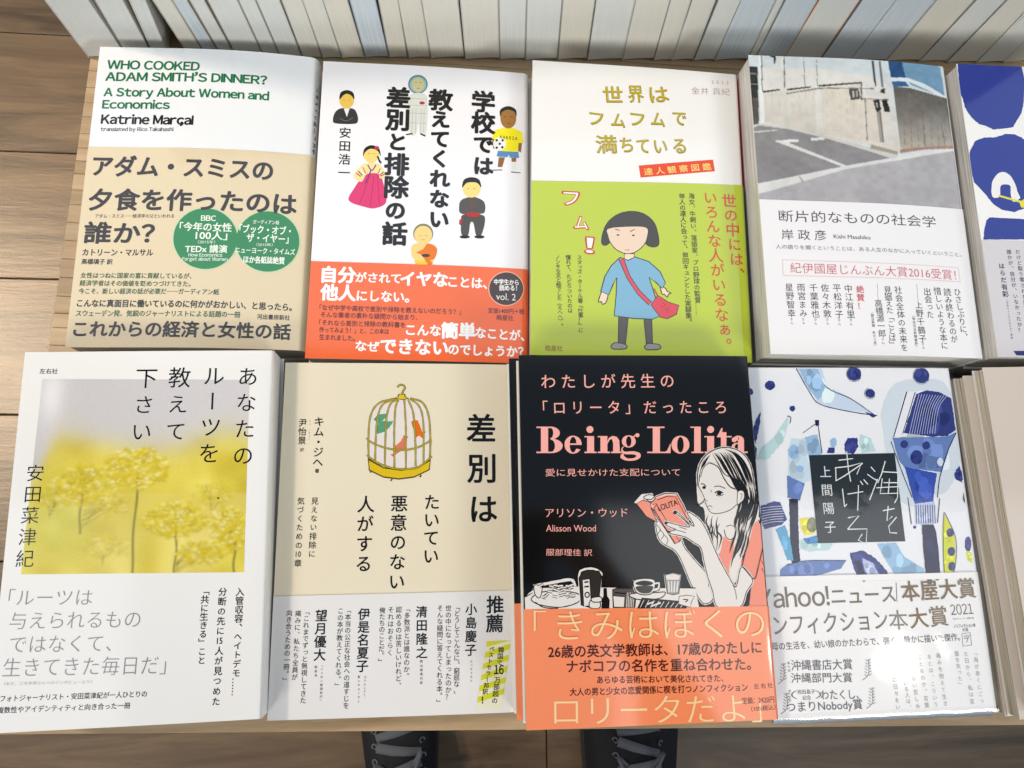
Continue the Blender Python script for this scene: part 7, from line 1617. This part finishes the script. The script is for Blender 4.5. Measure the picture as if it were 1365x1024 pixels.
def board(name, x0, x1, y0, y1, z0, z1, bev=.0006):
    bm = bmesh.new(); bmesh.ops.create_cube(bm, size=1)
    for v in bm.verts: v.co = ((x1 - x0) * v.co.x, (y1 - y0) * v.co.y, (z1 - z0) * v.co.z)
    bmesh.ops.bevel(bm, geom=bm.edges[:], offset=bev, segments=1, affect='EDGES')
    me = bpy.data.meshes.new(name); bm.to_mesh(me); bm.free(); return me, ((x0 + x1) / 2, (y0 + y1) / 2, (z0 + z1) / 2)
# display table: staves glued side by side, four legs, apron
table = empty('display_table', (-.2345, -.1005, -.66), (0, 0, rad(-1.3)))
tag(table, 'pale laminated wood display table carrying all the books', 'table')
y = 0; rt = random.Random(3); i = 0; stave_cache = {}
while y < .62:
    wd = rt.choice([.0085, .0095, .0105, .0115])
    if wd not in stave_cache: stave_cache[wd] = board('stave', 0, .98, 0, wd, 0, .03, .0004)[0]
    o = link('stave', stave_cache[wd], table, M_table); o.location = (.49, y + wd / 2, .66 - .015 - .0 + (0 if i % 2 else -.00008)); y += wd + .0002; i += 1
for x, yy in ((.05, .05), (.93, .05), (.05, .57), (.93, .57)):
    me, c = board('leg', x - .022, x + .022, yy - .022, yy + .022, 0, .56, .003); o = link('leg', me, table, M_table); o.location = c
for a in ((.05, .93, .04, .06), (.05, .93, .56, .58)):
    me, c = board('apron', *a, .56, .6295, .002); o = link('apron', me, table, M_table); o.location = c
# floor
floor = empty('floor', (0, 0, -.66)); tag(floor, None, None, None, 'structure')
pm = {}
for j in range(-8, 12):
    yb = .175 + j * .2033; x = -2.6 + (j * .73) % 1.1
    while x < 2.8:
        ln = 1.37
        if 'p' not in pm: pm['p'] = board('plank', 0, ln - .0012, 0, .2033 - .0014, -.02, 0, .0012)[0]
        o = link('plank', pm['p'], floor, M_floor); o.location = (x + ln / 2, yb + .1017, -.01); x += ln
sub, t, b = mat('dark_underfloor'); b.inputs['Base Color'].default_value = (.02, .014, .01, 1); b.inputs['Roughness'].default_value = .9
me, c = board('subfloor', -6, 6, -6, 6, -.08, -.021); o = link('subfloor', me, None, sub); o.location = (c[0], c[1], c[2] - .66); tag(o, kind='structure')

# ---------------------------------------------------------------- row of standing books behind
P0, e_, n_ = [np.array(v) for v in DATA['row_o']]
rowm = [standing_page('standing_pages_%s' % nm, c1, c2) for nm, c1, c2 in (('warm', (.74, .71, .63), (.79, .76, .68)), ('grey', (.72, .73, .69), (.77, .78, .74)), ('cream', (.74, .70, .60), (.79, .75, .65)), ('bluish', (.56, .64, .70), (.70, .76, .80)))]
covm = []
for nm, c in (('white', (.74, .74, .71)), ('grey', (.40, .40, .38)), ('tan', (.50, .46, .39)), ('blue', (.42, .50, .58)), ('orange', (.70, .20, .05)), ('dark', (.04, .04, .04))):
    m, t, b = mat('standing_cover_' + nm); n = noise_mapped(t, (1, 1, 1), 40, 3); r = N(t, 'ShaderNodeMixRGB', _blend_type='MULTIPLY', Fac=.2); r.inputs[1].default_value = (*c, 1); t.links.new(n.outputs[0], r.inputs[2]); t.links.new(r.outputs[0], b.inputs['Base Color']); b.inputs['Roughness'].default_value = .3; covm.append(m)
row = DATA['row']; rz = math.atan2(e_[1], e_[0]); rr2 = random.Random(8)
pg_of = {0: 1, 1: 1, 2: 1, 5: 3, 6: 1, 7: 1, 12: 2, 13: 3, 14: 2, 25: 1, 26: 3, 28: 3, 29: 1, 30: 3, 31: 3}
cv_of = {29: 4, 13: 3, 26: 0, 30: 3, 3: 5}
names = []
for i in range(len(row) - 1):
    if i == 3: continue
    s0, l0 = row[i]; s1, l1 = row[i + 1]; lean = .5 * (l0 + l1); ang = math.atan(lean)
    wid = (s1 - s0) * math.cos(ang) - rr2.choice([.25, .3, .4, .6]); hgt = rr2.uniform(183, 190); dep = rr2.uniform(126, 129)
    pv = s1 - .12 if ang > 0 else s0 + .12
    base = P0 + e_ * pv
    rt_ = empty('standing_book', (base[0] * MM, base[1] * MM, .0006)); 
    rt_.rotation_mode = 'XYZ'; rt_.rotation_euler = (Matrix.Rotation(rz, 3, 'Z') @ Matrix.Rotation(ang, 3, 'Y')).to_euler()
    xa, xb = (-wid, 0) if ang > 0 else (0, wid)
    jit = rr2.uniform(0, 1.2)
    # page block with a shallow hollow fore edge
    v = []; f = []; nz = 8; nx = 6
    ph = hgt - 1.2
    for a in range(nz + 1):
        for q in range(nx + 1):
            u = q / nx; v.append(((xa + .5 + (wid - 1.0) * u) * MM, (jit + .25 + .45 * math.sin(math.pi * u)) * MM, (.8 + ph * a / nz) * MM))
    for a in range(nz):
        for q in range(nx): k0 = a * (nx + 1) + q; f.append((k0, k0 + 1, k0 + nx + 2, k0 + nx + 1))
    nb = len(v); v += [((xa + .5) * MM, (dep - 2) * MM, .8 * MM), ((xb - .5) * MM, (dep - 2) * MM, .8 * MM), ((xa + .5) * MM, (dep - 2) * MM, (ph + .8) * MM), ((xb - .5) * MM, (dep - 2) * MM, (ph + .8) * MM)]
    tl = nz * (nx + 1); f += [tuple([nb + 2] + list(range(tl, tl + nx + 1)) + [nb + 3]), (nb, nb + 2, nb + 3, nb + 1), tuple(list(range(nx, -1, -1)) + [nb, nb + 1]), (0, *[a * (nx + 1) for a in range(1, nz + 1)], nb + 2, nb), tuple([a * (nx + 1) + nx for a in range(nz, -1, -1)] + [nb + 1, nb + 3])]
    link('page_block', mesh('page_block', v, f), rt_, rowm[pg_of.get(i, rr2.choice([0, 1, 2, 0, 1]))])
    cm = covm[cv_of.get(i, rr2.choice([0, 1, 1, 2, 1, 0]))]
    # folded cover: two boards and a spine at the back
    tk = .42
    o_ = [(xa, jit), (xa, dep), (xb, dep), (xb, jit)]; i_ = [(xa + tk, jit), (xa + tk, dep - tk), (xb - tk, dep - tk), (xb - tk, jit)]
    v = [(x * MM, yy * MM, zz * MM) for zz in (0, hgt) for x, yy in o_ + i_]; f = []
    for a, b2 in ((0, 1), (1, 2), (2, 3)): f += [(a, a + 8, b2 + 8, b2), (a + 4, b2 + 4, b2 + 12, a + 12), (a, b2, b2 + 4, a + 4), (a + 8, a + 12, b2 + 12, b2 + 8)]
    f += [(0, 4, 12, 8), (3, 11, 15, 7)]
    link('cover', mesh('cover', v, f), rt_, cm)
    names.append((rt_, i, wid))
hid = ['standing book, page edges facing out, ']
for rt_, i, wid in names:
    n_i = [q[1] for q in names].index(i)
    ordn = ['first', 'second', 'third', 'fourth', 'fifth', 'sixth', 'seventh', 'eighth', 'ninth', 'tenth', 'eleventh', 'twelfth', 'thirteenth', 'fourteenth', 'fifteenth', 'sixteenth', 'seventeenth', 'eighteenth', 'nineteenth']
    tot = len(names)
    where = ordn[n_i] + ' from the left end of the row' if n_i < tot / 2 else ordn[tot - 1 - n_i] + ' from the right end of the row'
    if i == 29: lab = 'standing book with an orange cover edge in the back row'
    elif n_i == 0: lab = 'leftmost standing book of the back row, above the bare table corner'
    else: lab = ('thin' if wid < 12 else 'thick' if wid > 17 else 'medium') + ' standing book with page edges outward, ' + where
    tag(rt_, lab, 'book', 'books standing in a row behind the stacks')

# ---------------------------------------------------------------- the person taking the picture (shoes show under the table edge)
def simple(name, c, rough=.7, sc=300, amt=.3):
    m, t, b = mat(name); n = noise_mapped(t, (1, 1, 1), sc, 3); r = N(t, 'ShaderNodeMixRGB', _blend_type='MULTIPLY', Fac=amt); r.inputs[1].default_value = (*c, 1); t.links.new(n.outputs[0], r.inputs[2]); t.links.new(r.outputs[0], b.inputs['Base Color'])
    b.inputs['Roughness'].default_value = rough; bp = N(t, 'ShaderNodeBump', Strength=.3, Distance=.0006); t.links.new(n.outputs[0], bp.inputs['Height']); t.links.new(bp.outputs[0], b.inputs['Normal']); return m
M_skin = simple('skin', (.55, .34, .25), .5, 60, .1); M_trs = simple('black_trousers', (.012, .012, .014), .85); M_jkt = simple('dark_jacket', (.03, .032, .04), .8)
M_shoe = simple('navy_black_shoe_leather', (.004, .005, .009), .8, 500); M_lace = simple('grey_lace', (.11, .12, .14), .8, 900); M_sole = simple('shoe_sole', (.03, .03, .03), .7); M_hair = simple('black_hair', (.012, .01, .009), .45)
person = empty('person', (.06, -.36, -.66)); tag(person, 'person in black laced shoes standing against the front edge of the table', 'person')
def skin_mesh(name, verts, edges, m, sub=2, parent=person, root=0):
    me = bpy.data.meshes.new(name); me.from_pydata([v[:3] for v in verts], edges, []); o = link(name, me, None, m)
    sk = o.modifiers.new('skin', 'SKIN'); sk.use_smooth_shade = True
    for v, d in zip(me.skin_vertices[0].data, verts): v.radius = (d[3], d[3] if len(d) < 5 else d[4]); v.use_root = False
    me.skin_vertices[0].data[root].use_root = True
    o.modifiers.new('sub', 'SUBSURF').levels = sub; o.modifiers['sub'].render_levels = sub
    dg = bpy.context.evaluated_depsgraph_get(); m2 = bpy.data.meshes.new_from_object(o.evaluated_get(dg)); bpy.data.objects.remove(o)
    m2.name = name
    if not m2.materials: m2.materials.append(m)
    for p in m2.polygons: p.use_smooth = True
    o = link(name, m2, parent); o.matrix_parent_inverse = Matrix.Translation(-Vector(parent.location)); return o
fx1, fx2 = -.060, .268
body = [(.08, -.47, .30, .10), (.08, -.45, .50, .13, .11), (.07, -.40, .70, .10), (.06, -.36, .78, .055), (.05, -.33, .86, .085, .095), (.045, -.30, .95, .075, .09)]
V_ = list(body); E_ = [(0, 1), (1, 2), (2, 3), (3, 4), (4, 5)]
def chain(start, pts):
    p = start
    for q in pts: V_.append(q); E_.append((p, len(V_) - 1)); p = len(V_) - 1
    return p
for sgn, hx in ((-1, -.105), (1, .105)):
    h = chain(2, [(.07 + sgn * .17, -.42, .69, .055), (.08 + sgn * .23, -.34, .50, .042), (hx + sgn * .09, -.10, .44, .03), (hx + sgn * .045, -.02, .465, .026, .018)])
    for q in range(4): chain(h, [(hx + sgn * .02, -.022 + q * .014, .482 - .003 * q, .008), (hx - sgn * .004, -.02 + q * .014, .488 - .004 * q, .0072), (hx - sgn * .022, -.018 + q * .013, .478 - .004 * q, .0062)])
    chain(h, [(hx + sgn * .03, .008, .46, .009), (hx + sgn * .012, .022, .462, .007)])
skin_mesh('body', V_, E_, M_skin, 1, root=1)
V_ = [(.08, -.47, .16, .15, .12), (.08, -.47, .32, .135, .11), (.08, -.45, .50, .165, .125), (.07, -.41, .68, .14, .11), (.065, -.385, .745, .075)]; E_ = [(0, 1), (1, 2), (2, 3), (3, 4)]
for sgn, hx in ((-1, -.105), (1, .105)): chain(3, [(.07 + sgn * .18, -.42, .68, .075), (.08 + sgn * .235, -.34, .50, .058), (hx + sgn * .11, -.14, .445, .045)])
skin_mesh('jacket', V_, E_, M_jkt, 2, root=1)
V_ = [(.08, -.47, .20, .14, .12), (fx1 + .03, -.46, .02, .085), (fx1 + .005, -.44, -.25, .065), (fx1, -.415, -.56, .055), (fx2 - .05, -.46, .02, .085), (fx2 - .02, -.44, -.25, .065), (fx2, -.415, -.56, .055)]
skin_mesh('trousers', V_, [(0, 1), (1, 2), (2, 3), (0, 4), (4, 5), (5, 6)], M_trs, 2)
skin_mesh('hair', [(.05, -.36, .90, .08, .085), (.047, -.325, .985, .082, .09), (.045, -.36, .82, .06)], [(0, 1), (0, 2)], M_hair, 2)
def shoe(cx, wmul, toe_y, ang):
    """lofted upper: sections from toe to heel, then sole, tongue and laces"""
    secs = [(0, .012, .018), (.012, .032, .032), (.035, .044, .045), (.07, .049, .055), (.11, .047, .072), (.15, .043, .095), (.19, .040, .11), (.235, .040, .108), (.27, .034, .10), (.285, .015, .085)]
    root = bpy.data.objects.new('shoe', None)
    M = Matrix.Translation((cx, toe_y, -.66)) @ Matrix.Rotation(ang, 4, 'Z')
    v = []; f = []; n = 14
    for (d, hw, h) in secs:
        for q in range(n + 1):
            a = math.pi * q / n; v.append(M @ Vector((hw * wmul * math.cos(a) * (1 + .08 * math.sin(a)), -d, .016 + (h - .016) * math.sin(a) ** .72)))
    for s in range(len(secs) - 1):
        for q in range(n): k0 = s * (n + 1) + q; f.append((k0, k0 + 1, k0 + n + 2, k0 + n + 1))
    up = link('shoe', mesh('shoe', v, f, smooth=True), person, M_shoe); up.matrix_parent_inverse = Matrix.Translation(-Vector(person.location))
    v = []; f = []
    for zz, gr in ((0.0005, .98), (.008, 1.06), (.017, 1.04)):
        for sg in (1, -1):
            for (d, hw, h) in (secs if sg > 0 else secs[::-1]): v.append(M @ Vector((sg * hw * wmul * gr, -d * 1.01 + .002, zz)))
    m = 2 * len(secs)
    for a in range(2):
        for q in range(m): f.append((a * m + q, a * m + (q + 1) % m, (a + 1) * m + (q + 1) % m, (a + 1) * m + q))
    f += [tuple(range(m))[::-1], tuple(range(2 * m, 3 * m))]
    link('sole', mesh('sole', v, f), up, M_sole)
    def hgt(d, x):
        for a, b in zip(secs, secs[1:]):
            if a[0] <= d <= b[0]:
                q = (d - a[0]) / (b[0] - a[0]); hw = (a[1] + (b[1] - a[1]) * q) * wmul; h = a[2] + (b[2] - a[2]) * q; s = math.sqrt(max(0, 1 - min(1, (x / hw) ** 2))); return .016 + (h - .016) * s ** .72
        return .1
    def ribbon(pts, wd, name='lace'):
        v = []; f = []
        for i, p in enumerate(pts):
            a = pts[max(i - 1, 0)]; b = pts[min(i + 1, len(pts) - 1)]; dx, dy = b[0] - a[0], b[1] - a[1]; mm = math.hypot(dx, dy) or 1
            for q in (-1, -.5, .5, 1): v.append(M @ Vector((p[0] - dy / mm * wd / 2 * q, p[1] + dx / mm * wd / 2 * q, p[2] + (.0028 if abs(q) < .9 else .0))))
            if i: k0 = 4 * (i - 1); f += [(k0 + j, k0 + j + 1, k0 + j + 5, k0 + j + 4) for j in range(3)]
        link(name, mesh(name, v, f, smooth=True), up, M_lace)
    for i in range(5):
        d0 = .075 + i * .021; s = 1 if i % 2 else -1
        ribbon([(x, -(d0 + .012 * (x * s / .026 + 1) / 2), hgt(d0, x) + .004) for x in np.linspace(-.028, .028, 9)], .0125)
    for s in (-1, 1):
        for i in range(6):
            d0 = .078 + i * .017; cx_, cz_ = s * .031, hgt(d0, .031) + .002; v = []; f = []
            for q in range(10):
                a = q * math.pi / 5
                for rr_ in (.0022, .0042): v.append(M @ Vector((cx_ + rr_ * math.cos(a), -d0 + rr_ * math.sin(a), cz_ - s * rr_ * math.cos(a) * .8)))
                f.append((2 * q, 2 * q + 1, (2 * q + 3) % 20, (2 * q + 2) % 20))
            link('eyelet', mesh('eyelet', v, f), up, M_lace)
    for s in (-1, 1):
        ribbon([(s * (.004 + .026 * math.sin(t_ * 2.6)), -.15 - .004 + .035 * math.sin(t_ * 3.0) * (1 if s > 0 else .7) + .03 * t_, hgt(.12, s * .02) + .012 - .008 * t_) for t_ in np.linspace(0, 1, 12)], .005)
    return up
shoe(fx1 - .002, 1.02, -.168, rad(6)); shoe(fx2 + .004, 1.34, -.175, rad(-5))
# phone held over the books, just behind the lens
pm_, t, b = mat('phone_body'); b.inputs['Base Color'].default_value = (.02, .02, .022, 1); b.inputs['Roughness'].default_value = .35
bm = bmesh.new(); bmesh.ops.create_cube(bm, size=1)
for v in bm.verts: v.co = Vector((v.co.x * .150, v.co.y * .074, v.co.z * .0085))
bmesh.ops.bevel(bm, geom=bm.edges[:], offset=.003, segments=2, affect='EDGES'); me = bpy.data.meshes.new('phone'); bm.to_mesh(me); bm.free()
ph = link('phone', me, None, pm_); ph.matrix_world = co.matrix_world @ Matrix.Translation((.03, -.014, .0105)); tag(ph, 'black phone held level above the birdcage book by the person', 'phone')
bpy.data.objects.remove(tob)
